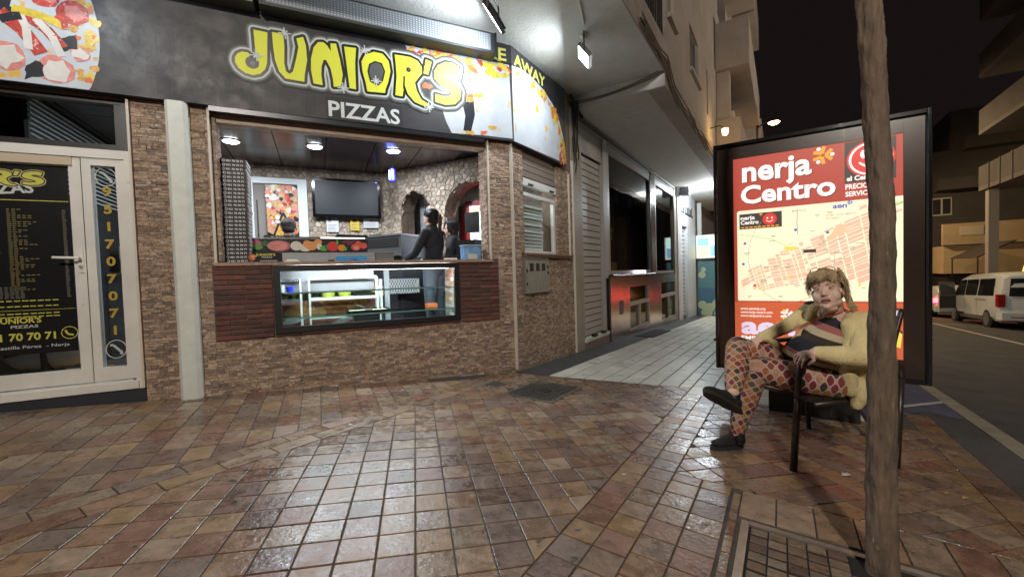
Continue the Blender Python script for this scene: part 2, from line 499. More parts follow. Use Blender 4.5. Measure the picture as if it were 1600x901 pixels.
wF = (-D1[1], D1[0], -((CX)*D1[1]-CY*D1[0]))       # keep in front of the shop wall
def w_ge(c):  # w >= c  ->  -(x-CX)*D1y + (y-CY)*D1x <= -c
    return (-D1[1], D1[0], -c + (-CX*D1[1] + CY*D1[0]))
brown = []
# field aligned with the shop front
brown += grid(65.1-90, .235, .155, (-2.3, 2.29), [n_le(-2.945), w_ge(.02)], (-7, 0, -1.2, 4.6))
# two-row band running on from the street wall line
brown += grid(33.1, .29, .135, K(-2.945, 1.2)[:2], [n_ge(-2.945), n_le(-2.675), w_ge(.02)], (-6, 1, -1.2, 5), stagger=1)
# main field
brown += grid(-13.2, .1555, .1555, (-.579, 1.615), [n_ge(-2.675), n_le(-.836), w_ge(.02), (-.302*NK[0]+AK[0], -.302*NK[1]+AK[1], 4.352+.302*2.357)], (-5, 3, -1.2, 5.2))
# four-row band along the street
brown += grid(33.1, .1555, .1485, K(-.835, 1.0)[:2], [n_ge(-.836), n_le(-.54), a_le(4.54)], (-4, 4, -1.2, 5.2))
brown += grid(33.1, .1555, .1525, K(-.54, 1.05)[:2], [n_ge(-.54), n_le(-.228), a_le(2.555)], (-4, 4, -1.2, 5.2))
brown += grid(33.1, .15, .040, K(-.226, 1.0)[:2], [n_ge(-.227), n_le(-.186), a_le(2.53)], (-4, 4, -1.2, 5.2), joint=.006)
# tiles edging the tree pit, then the diagonal field by the chair
brown += grid(33.1, .30, .157, K(-.186, 2.256)[:2], [n_ge(-.186), n_le(.93), a_ge(2.256), a_le(2.556)], (-4, 4, -1.2, 5.2))
brown += grid(33.1, .30, .157, K(.756, .5)[:2], [n_ge(.76), n_le(.93), a_le(2.256)], (-4, 4, -1.2, 5.2))
brown += grid(-13.2, .1555, .1555, (1.058, 2.312), [n_ge(-.54), n_le(.93), a_ge(2.556), a_le(4.54)], (-1, 6, 0, 6))
brown += grid(33.1, .1555, .17, K(.93, .2)[:2], [n_ge(.93), n_le(1.105), a_le(5.1)], (-4, 6, -1.2, 6.2))
def in_manhole(p):
    x = sum(q[0] for q in p)/len(p); y = sum(q[1] for q in p)/len(p)
    return -2.31 < nk(x, y) < -1.81 and 3.38 < ak(x, y) < 4.05
brown = [t for t in brown if not in_manhole(t)]
lay(brown, pavement, m_tile, 'tile', 300, 'paving')
# pale grooved paving of the side street
wt = grid(33.1, .40, .2, K(-2.36, 4.2)[:2], [n_ge(-2.36), n_le(-.836), (-(-.302*NK[0]+AK[0]), -(-.302*NK[1]+AK[1]), -(4.372+.302*2.357))], (-2, 12, 3, 16), joint=.012)
wt += grid(33.1, .40, .2, K(-.836, 4.55)[:2], [n_ge(-.836), n_le(.6), a_ge(4.55)], (-2, 14, 3, 17), joint=.012)
wt += grid(33.1, .40, .2, K(.6, 9.0)[:2], [n_ge(.6), n_le(1.1), a_ge(9.0)], (-2, 14, 3, 17), joint=.012)
def grooved(b, t):
    tile_into(b, t, thick=.008, cham=.003, top=-.001)
# grooves across each slab are fine relief
m_wg = mat('white_paving_grooved', (.68,.69,.63), .34, vary=.10, noise=.16, nscale=5, rvar=.1)
nt = m_wg.node_tree; N = nt.nodes; L = nt.links
geo = N.new('ShaderNodeNewGeometry'); mp = N.new('ShaderNodeVectorMath'); mp.operation = 'DOT_PRODUCT'
L.new(geo.outputs['Position'], mp.inputs[0]); mp.inputs[1].default_value = (AK[0]*2*pi/.05, AK[1]*2*pi/.05, 0)
sn = N.new('ShaderNodeMath'); sn.operation = 'SINE'; L.new(mp.outputs['Value'], sn.inputs[0])
pw = N.new('ShaderNodeMapRange'); pw.inputs[1].default_value = -1; pw.inputs[2].default_value = -.6; L.new(sn.outputs[0], pw.inputs[0])
bp = N.new('ShaderNodeBump'); bp.inputs['Strength'].default_value = .9; bp.inputs['Distance'].default_value = .004
L.new(pw.outputs[0], bp.inputs['Height']); L.new(bp.outputs[0], N['Principled BSDF'].inputs['Normal'])
lay(wt, side_pav, m_wg, 'tile', 300, 'paving', thick=.008, cham=.003, top=-.001)
# kerb stones
kerb = MB(); kerb.poly([K(1.36, -6, -.02), K(1.5, -6, -.02), K(1.5, 60, -.02), K(1.36, 60, -.02)])
kerb = struct(kerb.build('kerb', m_mortar))
for k in range(-4, 22):
    b = MB(); a0 = k*1.0 + .3
    c = [(1.365, a0+.006), (1.495, a0+.006), (1.495, a0+.994), (1.365, a0+.994)]
    b.hexa([K(n, a, -.09) for n, a in c] + [K(n, a, .002) for n, a in c]); b.build('kerb_stone', m_kerb, kerb)

# manhole cover with a raised lattice
mh = thing('manhole_cover', K(-2.06, 3.71), 'square iron manhole cover with raised lattice in the paving by the shop corner', 'manhole cover')
b = MB(); n0, n1, a0, a1 = -2.335, -1.79, 3.355, 4.08
for r in ((n0, n1, a0, a0+.03), (n0, n1, a1-.03, a1), (n0, n0+.03, a0+.031, a1-.031), (n1-.03, n1, a0+.031, a1-.031)):
    c = [(r[0], r[2]), (r[1], r[2]), (r[1], r[3]), (r[0], r[3])]
    b.hexa([K(n, a, -.012) for n, a in c] + [K(n, a, .005) for n, a in c])
m_iron = mat('cast_iron', (.15,.14,.13), .45, metal=.5, noise=.3, nscale=20)
m_irond = mat('cast_iron_recess', (.016,.015,.014), .7)
b.build('frame', m_iron, mh)
b = MB(); b.poly([K(n0+.031, a0+.031, -.003), K(n1-.031, a0+.031, -.003), K(n1-.031, a1-.031, -.003), K(n0+.031, a1-.031, -.003)])
b.build('plate', m_irond, mh)
b = MB()
for i in range(11):
    for j in range(15):
        n = n0+.05+i*.0445; a = a0+.05+j*.0447
        if abs(i-5) < 1.2 and abs(j-7) < 1.2: continue
        l, w_ = (.018, .006) if (i+j) % 2 else (.006, .018)
        c = [(n-l, a-w_), (n+l, a-w_), (n+l, a+w_), (n-l, a+w_)]
        b.hexa([K(x, y, -.004) for x, y in c] + [K(x, y, .004) for x, y in c])
o = b.build('stud', m_iron, mh); o['kind'] = 'stuff'
b = MB(); b.lathe(K(-2.06, 3.72, -.002), (0, 0, 1), [(0, .06), (.004, .06), (.004, .03)], 14); b.build('keyhole_plate', m_irond, mh)
dr = thing('drain_cover', K(-2.62, 3.62), 'small square drain cover set in the paving near the stone wall', 'drain cover')
b = MB(); c = [(-2.70, 3.53), (-2.52, 3.53), (-2.52, 3.71), (-2.70, 3.71)]
b.hexa([K(n, a, -.012) for n, a in c] + [K(n, a, .004) for n, a in c]); b.build('frame', m_iron, dr)
for k in range(4):
    b = MB(); a = 3.55+k*.04; c = [(-2.68, a), (-2.54, a), (-2.54, a+.018), (-2.68, a+.018)]
    b.hexa([K(x, y, .0045) for x, y in c] + [K(x, y, .006) for x, y in c]); b.build('slot', m_irond, dr)

# tree pit: metal edge, small pavers inside
pit = thing('tree_pit', K(.3, 1.9), 'tree pit of small brown pavers inside a bright metal edge', 'tree pit')
b = MB()
for r in ((-.168, -.135, .4, 2.218), (-.134, .758, 2.19, 2.222), (.725, .758, .4, 2.189)):
    c = [(r[0], r[2]), (r[1], r[2]), (r[1], r[3] + (.0)), (r[0], r[3])]
    b.hexa([K(n, a, -.02) for n, a in c] + [K(n, a, .004) for n, a in c])
b.build('edging', mat('worn_steel_edging', (.55,.50,.44), .35, metal=.8, noise=.2, nscale=14), pit)
b = MB(); b.poly([K(-.134, .4, -.007), K(.724, .4, -.007), K(.724, 2.189, -.007), K(-.134, 2.189, -.007)])
b.build('soil_bed', mat('dark_grit', (.012,.010,.009), .95), pit)
m_pav = mat('small_paver', (.15,.1,.07), .45, pal=[(.13,.085,.06),(.17,.125,.09),(.105,.07,.055),(.15,.115,.09),(.20,.16,.12)], vary=.2, noise=.3, nscale=20, bump=.6, bscale=60, rvar=.15)
pv = []
for i in range(12):
    for j in range(27):
        n = -.128+i*.0708; a = 2.182-j*.069
        cx, cy, _ = K(n, a)
        if hypot(n-.33+0, a-1.93) < .0: continue
        pv.append([K(x, y)[:2] for x, y in ((n+.003, a-.054), (n+.0675, a-.054), (n+.0675, a), (n+.003, a))])
TREE = (1.418, 1.60)
pv = [t for t in pv if hypot(sum(p[0] for p in t)/4-TREE[0], sum(p[1] for p in t)/4-TREE[1]) > .11]
lay(pv, pit, m_pav, 'paver', 300, 'paving', tilt=.0035, top=-.001, thick=.017, cham=.003)

# ------------------------------------------------------------------ pizza shop: walls
shop = thing('pizza_shop', (CX, CY, gz(CX, CY)), 'corner pizza shop clad in ledge stone with an open serving window', 'shop')
b = MB(F)
W0, W1 = -.24, -.016
for r in ((-3.60, -3.03, -.15, 2.9), (-3.03, -.30, -.15, .615), (-3.03, -2.59, .615, 1.284), (-.705, -.30, .615, 1.284), (-.30, -.002, -.15, 2.9), (-3.03, -.30, 2.69, 2.9),
          (-7.0, -5.3, -.15, 2.9), (-5.3, -3.6, 2.72, 2.9), (-7.0, -.0, 2.9, 3.94)):
    b.box(r[0], r[1], W0, W1, r[2], r[3])
b.build('wall', m_stoneback, shop)
b = MB(S)
for r in ((.002, .29, -.3, 2.9), (.29, 1.225, -.3, 1.33), (1.225, 1.79, -.3, 2.9), (.29, 1.225, 2.74, 2.9), (.002, 1.79, 2.9, 3.94)):
    b.box(r[0], r[1], W0, W1, r[2], r[3])
b.build('wall', m_stoneback, shop)
stones = []
def stone_rect(fr, u0, u1, z0, z1, wb=-.02, lift=.0, axis=None):
    z = z0
    while z < z1 - .008:
        h = min(RND.choice((.018, .021, .025, .029)), z1 - z); u = u0
        while u < u1 - .004:
            l = RND.uniform(.03, .10); l = min(l, u1-u)
            if u1 - u - l < .03: l = u1 - u
            stones.append((fr, u, u+l, z, z+h, wb)); u += l
        z += h
def stone_mesh(b, s):
    fr, u0, u1, z0, z1, wb = s
    g = .0009; d = wb + .02 + RND.uniform(.001, .008); j = lambda: RND.uniform(-.0016, .0016); k = lambda: RND.uniform(-.003, .003)
    c = [(u0+g, wb, z0+g), (u1-g, wb, z0+g), (u1-g+j(), d+k(), z0+g+j()), (u0+g+j(), d+k(), z0+g+j()),
         (u0+g, wb, z1-g), (u1-g, wb, z1-g), (u1-g+j(), d+k(), z1-g+j()), (u0+g+j(), d+k(), z1-g+j())]
    b.hexa([fr(*p) for p in c])
for r in ((-3.60, -3.08, .02, 2.735), (-3.08, -3.035, .585, 2.735), (-3.08, -.2, -.12, .583), (-.295, -.012, 1.315, 2.735), (-.2, -.012, -.12, 1.315)):
    stone_rect(F, *r)
for r in ((.012, .285, 1.40, 2.735), (1.228, 1.62, 1.405, 2.70), (.012, 1.77, -.28, 1.332), (.012, .21, 1.332, 1.40), (1.64, 1.77, 1.332, 2.70)):
    stone_rect(S, *r)
# window reveals
FJ1 = lambda w, u, z: F(-3.03 + u + .012, -w, z)
FJ2 = lambda w, u, z: F(-.30 - u - .012, -w, z)
for fr in (FJ1, FJ2):
    stone_rect(fr, .0, .22, 1.33, 2.66, wb=-.006)
def stone_size(s):
    a = to_px(s[0](s[1], 0, s[3])); c = to_px(s[0](s[2], 0, s[4]))
    if a[2] < .3 or not (-10 < a[0] < 1600 and -10 < a[1] < 900): return 0
    return abs(c[0]-a[0])
stones.sort(key=lambda s: -stone_size(s))
for s in stones[:300]:
    b = MB(); stone_mesh(b, s); b.build('stone', m_stone, shop)
b = MB()
for s in stones[300:]: stone_mesh(b, s)
o = b.build('stone_cladding', m_stone, shop); o['kind'] = 'stuff'

# dark brick panels either side of the display case
b = MB(F)
for r in ((-3.08, -2.592, .585, 1.30), (-.703, -.2, .585, 1.30), (-2.592, -.703, .585, .612)):
    b.box(r[0], r[1], -.014, .012, r[2], r[3])
panel = b.build('brick_panel', m_mortar, shop)
def brick(u0, u1, z0, z1):
    b = MB(F); j = lambda: RND.uniform(-.002, .002); d = .02 + RND.uniform(0, .007)
    q = [(u0+j(), z0+j()), (u1+j(), z0+j()), (u1+j(), z1+j()), (u0+j(), z1+j())]
    ins = [(u0+.004+j(), z0+.004), (u1-.004+j(), z0+.004), (u1-.004+j(), z1-.004), (u0+.004+j(), z1-.004)]
    i = [F(u, .008, z) for u, z in q] + [F(u, d-.004, z) for u, z in q] + [F(u, d+j(), z) for u, z in ins]
    b.v += i
    for r in (0, 4):
        for k in range(4): b.f.append((r+k, r+(k+1) % 4, r+4+(k+1) % 4, r+4+k)); b.m.append(0)
    b.f.append((8, 9, 10, 11)); b.m.append(0)
    b.build('brick', m_brick, panel)
for (u0, u1) in ((-3.075, -2.595), (-.70, -.205)):
    for k in range(15):
        z0 = .59 + k*.0472; z1 = min(z0+.037, 1.299)
        cuts = ([.0, .125, .375, .49] if k % 2 else [.0, .25, .49])
        cuts = [min(c, u1-u0) for c in cuts]
        for c0, c1 in zip(cuts, cuts[1:]):
            if c1-c0 > .02: brick(u0+c0+.004, u0+c1-.004, z0, z1)
k = 0; u = -2.588
while u < -.71:
    l = min(.24, -.71-u); brick(u, u+l-.008, .588, .611); u += l

# corner trims, lintel, counter, drainpipe
for (fr, u, z0, z1) in ((F, -3.044, 1.315, 2.73), (F, -3.612, .24, 2.72), (F, -.302, 1.30, 2.735), (S, .0, -.06, 2.735), (S, 1.63, 1.40, 2.655), (S, 1.785, -.16, 2.9)):
    b = MB(fr); b.box(u-.009, u+.009, -.01, .032, z0, z1); b.build('corner_trim', m_trim, shop)
b = MB(F); b.box(-3.02, -.31, -.12, -.03, 2.625, 2.688); b.build('lintel', mat('beige_lintel', (.40,.30,.23), .5, noise=.15, nscale=15), shop)
b = MB(F); b.box(-3.055, -.285, -.5, .040, 1.287, 1.318); b.build('counter', m_ctr, shop)
b = MB(F); b.prism([(-3.345, -.0), (-3.345, .075), (-3.32, .10), (-3.215, .10), (-3.185, .06), (-3.185, .0)], .09, 2.735)
dp = b.build('downpipe', m_whitepaint, shop)
for z in (2.62, 1.2, .45):
    b = MB(F); b.lathe(F(-3.19, .055, z), (D1[0], D1[1], 0), [(0, .008), (.006, .008)], 8); b.build('screw', m_black, dp)

# small serving window on the corner facet
b = MB(S)
b.box(.29, 1.225, -.10, -.03, 2.40, 2.73)
b.build('shutter_box', mat('shutter_backing', (.16,.13,.115), .6), shop)
for k in range(4):
    b = MB(S); z = 2.405 + k*.083; b.plate([(.293, z), (1.222, z), (1.222, z+.074), (.293, z+.074)], -.031, -.022); b.build('shutter_slat', mat('brown_shutter_slat', (.21,.165,.14), .5, metal=.1), shop)
b = MB(S); b.box(.292, 1.223, -.06, .0, 2.285, 2.375); rail = b.build('shutter_rail', m_whitepaint, shop)
for u in (.42, 1.02):
    b = MB(S); b.box(u, u+.12, .0, .02, 2.30, 2.315); b.build('latch', m_black, rail)
b = MB(S)
b.box(.292, 1.223, -.07, -.02, 2.155, 2.20); b.box(.292, 1.223, -.07, -.02, 1.402, 1.44)
b.box(.292, .325, -.069, -.021, 1.44, 2.155); b.box(1.165, 1.223, -.069, -.021, 1.44, 2.155)
wf = b.build('window', m_white, shop)
b = MB(S); b.poly([(.325, -.045, 1.44), (1.165, -.045, 1.44), (1.165, -.045, 2.155), (.325, -.045, 2.155)]); b.build('pane', glass('clear_pane'), wf)
b = MB(S); b.box(.27, 1.68, -.2, .06, 1.375, 1.40); b.box(.25, 1.66, -.02, .045, 1.345, 1.374)
b.build('sill', mat('brown_sill', (.20,.115,.08), .5, noise=.2, nscale=12), shop)
mb = MB(S); mb.box(.205, .86, -.0, .042, .868, 1.338)
mbx = thing('meter_cupboard', S(.53, .0, .868), 'grey weathered metal meter cupboard with three small dark windows on the stone wall', 'meter box')
m_box = mat('weathered_grey_metal', (.30,.28,.23), .55, noise=.25, nscale=9, streak=(6, 6, 1), metal=.2)
mb.build('case', mat('meter_case_edge', (.17,.15,.12), .7), mbx)
mb = MB(S); mb.box(.215, .85, .043, .055, .876, 1.30); mdoor = mb.build('door', m_box, mbx)
for u in (.36, .52, .68):
    mb = MB(S); mb.box(u-.045, u+.045, .0555, .058, 1.165, 1.265); mb.build('meter_window', m_black, mbx)
for (u, z) in ((.23, 1.17), (.23, 1.0), (.80, 1.22), (.80, 1.14)):
    mb = MB(S); mb.box(u-.008, u+.008, .0555, .066, z-.02, z+.02); mb.build('hinge', m_blackm, mbx)
# ------------------------------------------------------------------ shop sign
def onF_(px, py, w):                      # photo pixel -> (u,z) on a plane parallel to the shop front
    r = ray(px, py); nx, ny = D1[1], -D1[0]
    k = (nx*CX + ny*CY + w)/(nx*r.x + ny*r.y)
    return ((r.x*k-CX)*D1[0] + (r.y*k-CY)*D1[1], EYE + r.z*k)
def onS_(px, py, w):
    r = ray(px, py); nx, ny = D2[1], -D2[0]
    k = (nx*CX + ny*CY + w)/(nx*r.x + ny*r.y)
    return ((r.x*k-CX)*D2[0] + (r.y*k-CY)*D2[1], EYE + r.z*k)
SW = .08
Zb, Zm, Zt = 2.738, 3.652, 3.878
LET = {
 'J': [(265,190),(352,208),(350,400),(338,438),(308,466),(265,474),(215,460),(172,428),(150,392),(150,362),(165,338),(195,327),(228,332),(248,350),(226,370),(216,398),(228,420),(255,430),(285,420),(293,398),(285,370),(278,340)],
 'U': [(380,205),(440,215),(452,230),(458,300),(457,400),(468,450),(490,466),(512,450),(532,370),(545,300),(533,245),(575,235),(592,290),(600,380),(585,470),(583,515),(540,508),(465,495),(425,450),(400,380),(388,300)],
 'N': [(640,525),(624,440),(624,370),(640,300),(668,268),(700,268),(725,290),(748,325),(745,275),(780,278),(803,370),(822,470),(812,546),(765,546),(762,505),(745,430),(718,380),(703,378),(690,420),(688,470),(697,536)],
 'I': [(830,295),(905,305),(899,400),(905,562),(865,555),(850,440)],
 'O': [(1015,328),(1070,340),(1108,385),(1120,450),(1105,520),(1090,560),(1085,585),(975,575),(965,520),(945,450),(938,390),(960,345)],
 'R': [(1145,345),(1240,360),(1290,385),(1315,425),(1315,465),(1290,495),(1272,520),(1285,575),(1312,625),(1360,655),(1335,668),(1270,640),(1228,590),(1206,530),(1195,605),(1150,598),(1158,480),(1152,400)],
 "'": [(1340,375),(1376,390),(1355,470),(1325,462)],
 'S': [(1545,425),(1510,400),(1460,392),(1415,412),(1393,450),(1395,495),(1425,530),(1475,560),(1505,585),(1490,603),(1450,605),(1400,590),(1400,640),(1460,658),(1520,655),(1553,625),(1558,575),(1535,530),(1490,500),(1460,478),(1470,462),(1500,465),(1535,485)],
}
HOLES = {'O': [(1025,395),(1060,405),(1078,450),(1065,505),(1040,530),(1000,510),(985,450),(995,410)]}
LUZ = {k: [onF_(330+x/4, y/4, SW) for x, y in v] for k, v in LET.items()}
HUZ = {k: [onF_(330+x/4, y/4, SW) for x, y in v] for k, v in HOLES.items()}
JD = onF_(330+258/4, 396/4, SW); RD = onF_(330+1232/4, 440/4, SW)
STARS = [onF_(330+x/4, y/4, SW) for x, y in ((460,215),(960,322),(282,352),(825,555),(1030,512),(1360,675))]
LX0, LX1 = min(p[0] for p in LUZ['J']), max(p[0] for p in LUZ['S'])
LZ0, LZ1 = min(p[1] for p in LUZ['R']), max(p[1] for p in LUZ['J'])
def edge_band(b, pts, d, w, m):           # everything within d of an outline
    k = len(pts)
    for q in range(k):
        (x0, y0), (x1, y1) = pts[q], pts[(q+1) % k]
        L_ = hypot(x1-x0, y1-y0) or 1e-6; nx, ny = -(y1-y0)/L_*d, (x1-x0)/L_*d
        ww = w + q*1.2e-5
        b.poly([(x0-nx, ww, y0-ny), (x1-nx, ww, y1-ny), (x1+nx, ww, y1+ny), (x0+nx, ww, y0+ny)], m)
        b.disc(x0, ww+.6e-5, y0, d, m, 10)
def logo(fr, name, parent, w, u0, z0, su, sz, mats, halo=(), d=.026, letters="JUNIOR'S", dw=.0012, stars=False):
    """the lettering as flat print; (u0,z0) is its lower left corner, su and sz its scale"""
    f = lambda p: (u0 + (p[0]-LX0)*su, z0 + (p[1]-LZ0)*sz)
    for L_ in letters:
        b = MB(fr); pts = [f(p) for p in LUZ[L_]]; k = (su+sz)/2; ww = w
        for i, h in enumerate(halo):
            edge_band(b, pts, h*k, ww, i+3); ww += dw
        edge_band(b, pts, d*k, ww, 1); b.poly([(x, ww+.0004, z) for x, z in pts], 1); ww += dw
        b.poly([(x, ww, z) for x, z in pts], 0); ww += dw
        if L_ in HUZ:
            hp = [f(p) for p in HUZ[L_]]
            edge_band(b, hp, d*.55*k, ww, 1); b.poly([(x, ww+.0006, z) for x, z in hp], 2)
        if L_ == 'J':
            x, z = f(JD); b.disc(x, ww, z, .056*k, 1, 16); b.disc(x+.004, ww+.0006, z-.004, .02*k, 2, 12)
        if L_ == 'R':
            x, z = f(RD); b.disc(x, ww, z, .026*k, 1, 14); b.disc(x, ww+.0006, z, .011*k, 2, 10)
            b.line([f(onF_(330+1205/4, 480/4, SW)), f(onF_(330+1203/4, 560/4, SW))], .018*k, ww, 1)
        b.build('letter', mats, parent, fix=False)

sign = thing('shop_sign', F(-1.5, .04, Zb), 'long dark shop sign with yellow JUNIOR\'S lettering and pizza pictures above the serving window', 'shop sign')
m_panel = mat('sign_panel', (.022,.021,.025), .5, noise=.3, nscale=5, rvar=.12)
T = SW*math.tan(radians(16))
b = MB(); cor = F(T, SW, 0)
def hex_fs(fr, u0, u1a, u1b, z0, z1, w0, w1):
    c = [(u0, w0), (u1a, w0), (u1b, w1), (u0, w1)]
    b.hexa([fr(u, w, z0) for u, w in c] + [fr(u, w, z1) for u, w in c])
hex_fs(F, -6.4, -.001, T, Zb, Zt, -.01, SW)
b.build('panel', m_panel, sign)
b = MB(); c = [(.001, -.01), (1.44, -.01), (1.44, SW), (-T, SW)]
b.hexa([S(u, w, Zb) for u, w in c] + [S(u, w, Zt) for u, w in c]); b.build('side_panel', m_panel, sign)
b = MB(F); b.plate([(-6.4, Zm-.008), (T-.002, Zm-.008), (T-.002, Zm+.004), (-6.4, Zm+.004)], SW, SW+.012)
b.box(-3.03, -.36, .0, SW-.004, 2.69, 2.735)
b.build('moulding', mat('sign_rail', (.03,.032,.038), .3, metal=.5), sign)
# printed pizza pictures: cheese ground, then toppings one by one
m_cheese = mat('print_cheese', (.46,.50,.55), .45, noise=.12, nscale=4, speck=((.62,.36,.05), 6, .62))
m_pr = [m_cheese, mat('print_pepperoni', (.42,.045,.035), .35, noise=.5, nscale=30, speck=((.62,.38,.33), 40, .6)), mat('print_ham', (.60,.22,.19), .35, noise=.25, nscale=24),
        mat('print_yellow', (.60,.46,.05), .35, noise=.3, nscale=18), flat('olive', (.022,.024,.032), .3), mat('print_mushroom', (.60,.58,.54), .35, noise=.1, nscale=10),
        mat('print_crust', (.55,.30,.05), .35, noise=.5, nscale=22), flat('orange', (.62,.13,.03), .35), flat('soft_white', (.72,.75,.78), .35)]
def blob(b, u, w, z, r, m, n=11, jag=.25, st=1.0, rot=0.0):
    ph = [1 + RND.uniform(-jag, jag) for _ in range(n)]; ca, sa = cos(rot), sin(rot)
    q = [(r*st*ph[k]*cos(2*pi*k/n), r/st**.5*ph[k]*sin(2*pi*k/n)) for k in range(n)]
    b.poly([(u + x*ca - y*sa, w, z + x*sa + y*ca) for x, y in q], m)
wp = SW + .0015
# left pizza: centre off to the left
b = MB(F); pc, pr_ = (-4.93, 3.17), 1.185
arc = [(pc[0]+pr_*cos(radians(t)), pc[1]+pr_*sin(radians(t))) for t in range(-22, 25, 2)]
arc = [(u, min(max(z, Zb+.004), Zm-.012)) for u, z in arc]
zt_ = Zm-.012
b.poly([(-6.3, wp, Zb+.004)] + [(u, wp, z) for u, z in arc] + [(-6.3, wp, zt_)], 0)
o = b.build('pizza_print', m_pr, sign, fix=False)
b = MB(F)
for k in range(46):
    t = radians(RND.uniform(-19, 21)); r = pr_ - abs(RND.gauss(.03, .06)) - .012
    u, z = pc[0]+r*cos(t), pc[1]+r*sin(t)
    if Zb+.05 < z < zt_-.05: blob(b, u, wp+.0008+k*2e-5, z, RND.uniform(.015, .04), RND.choice((6, 6, 3, 7, 3)), jag=.4)
seq = [('p',-4.06,3.44,.095),('p',-3.90,3.34,.10),('p',-4.44,3.50,.10),('h',-4.30,2.93,.11),('h',-4.02,2.87,.115),('h',-3.87,3.02,.06),('h',-4.62,3.0,.12),('p',-5.0,3.3,.12),
       ('o',-4.50,3.33,.075),('o',-4.15,2.845,.065),('o',-3.94,3.09,.06),('o',-4.3,3.28,.06)]
k = 0
for t, u, z, r in seq:
    k += 1; ww = wp + .002 + k*1e-4
    if t == 'p': blob(b, u, ww, z, r, 1, 14, .08); blob(b, u+.01, ww+4e-5, z+.01, r*.6, 2, 10, .3)
    if t == 'h': blob(b, u, ww, z, r, 2, 13, .12); blob(b, u, ww+4e-5, z, r*.75, 5, 12, .3)
    if t == 'o': blob(b, u, ww, z, r, 4, 12, .35, 1.3, 1.0)
for (p0, p1, wd, m_) in (((-4.32,3.26),(-4.1,2.98),.09,1),((-4.2,3.28),(-3.97,3.05),.075,1),((-4.22,3.3),(-4.17,3.0),.05,5),((-4.12,3.25),(-3.98,2.98),.05,5),((-4.25,3.3),(-3.95,3.22),.06,3),((-4.34,3.43),(-4.5,3.47),.045,2),((-4.2,3.25),(-4.32,3.2),.06,4),((-4.75,3.2),(-4.5,3.05),.06,3),((-4.0,3.3),(-3.95,3.2),.04,1)):
    k += 1; b.line([p0, ((p0[0]+p1[0])/2+.02, (p0[1]+p1[1])/2+.015), p1], wd, wp+.002+k*1e-4, m_)
b.build('pizza_toppings', m_pr, sign, fix=False)
# right pizza on the front and round the corner
b = MB(F)
b.poly([(u, wp, z) for u, z in [onF_(x, y, SW) for x, y in ((633,71),(720,87),(795,102),(801,217),(760,212),(706,208),(697,190),(690,168),(681,142),(655,112))]], 0)
pts = [onF_(x, y, SW) for x, y in ((722,160),(740,158),(742,180),(736,206),(724,204),(727,182))]
b.poly([(u, wp+.001, z) for u, z in pts], 4)
for k in range(52):
    x = RND.uniform(640, 795); y = 71 + (x-633)*.19 + abs(RND.gauss(4, 9)); 
    u, z = onF_(x, y, SW)
    if z < Zm-.05: blob(b, u, wp+.0012+k*2e-5, z, RND.uniform(.02, .055), RND.choice((1, 7, 3, 6, 3, 1)), jag=.45, st=1.5, rot=RND.uniform(-1, 1))
for x, y, r in ((727,152,.055),(748,150,.03),(735,150,.03),(770,200,.03),(755,207,.03),(735,208,.03),(712,150,.02),(668,135,.05),(656,150,.03)):
    u, z = onF_(x, y, SW); k += 1; blob(b, u, wp+.0012+k*2e-5, z, r, RND.choice((3, 7, 6)), jag=.5, st=1.6)
b.build('pizza_print', m_pr, sign, fix=False)
b = MB(S)
edge = [(-T+.002, Zm-.012)] + [onS_(x, y, SW) for x, y in ((815,108),(832,122),(850,142),(864,164),(874,190),(880,215),(884,240),(884.6,256))] + [(-T+.002, Zb+.004)]
b.poly([(u, wp, max(z, Zb+.004)) for u, z in edge], 0)
for k in range(80):
    i = RND.randint(0, 7); p0 = onS_(*((808,104),(815,108),(832,122),(850,142),(864,164),(874,190),(880,215),(884,240))[i], SW); p1 = onS_(*((815,108),(832,122),(850,142),(864,164),(874,190),(880,215),(884,240),(884.6,250))[i], SW)
    t = RND.random(); d = abs(RND.gauss(.03, .10)) + .03
    u, z = p0[0]+(p1[0]-p0[0])*t - d, p0[1]+(p1[1]-p0[1])*t - d*.25
    if u > .06 and Zb+.05 < z < Zm-.05: blob(b, u, wp+.0012+k*2e-5, z, RND.uniform(.015, .06), RND.choice((1, 7, 3, 6, 3, 6)), jag=.5, st=1.6, rot=RND.uniform(.5, 2.2))
b.build('pizza_print', m_pr, sign, fix=False)
m_yel = mat('print_sign_yellow', (.74,.77,.045), .5)
m_logo = [m_yel, flat('logo_black', (.008,.008,.008), .35), flat('logo_inner', (.10,.11,.11), .35), flat('halo_dim', (.045,.05,.05)), flat('halo_mid', (.16,.18,.175)), flat('halo_pale', (.55,.60,.58))]
logo(F, 'logo', sign, SW+.0060, LX0, LZ0, 1, 1, m_logo, halo=(.074, .058, .043))
for i, (u, z) in enumerate(STARS):
    b = MB(F)
    for k in range(4):
        a = k*pi/4 + .1; r = .055 if k % 2 == 0 else .036
        b.line([(u-r*cos(a), z-r*sin(a)), (u+r*cos(a), z+r*sin(a))], .011, SW+.0155+i*1e-4+k*2e-5, 0)
    b.build('sparkle', flat('sparkle', (.55,.60,.62)), sign, fix=False)
b = MB(F); b.rect(-2.045, -1.30, SW+.0048, 2.742, 2.965); b.build('name_plate', flat('plate_black', (.010,.010,.012)), sign, fix=False)
b = MB(F); b.text('PIZZAS', -2.03, SW+.0056, 2.772, .215, bold=.022, width=.70, rot=-.0); b.build('lettering', flat('pale_letter', (.62,.66,.68)), sign, fix=False)
m_tk = mat('print_takeaway', (.62,.60,.12), .4)
b = MB(F); b.text('951 70 70 71', -1.95, SW+.002, Zm+.028, .215, bold=.02, width=1.15); b.build('lettering', m_tk, sign, fix=False)
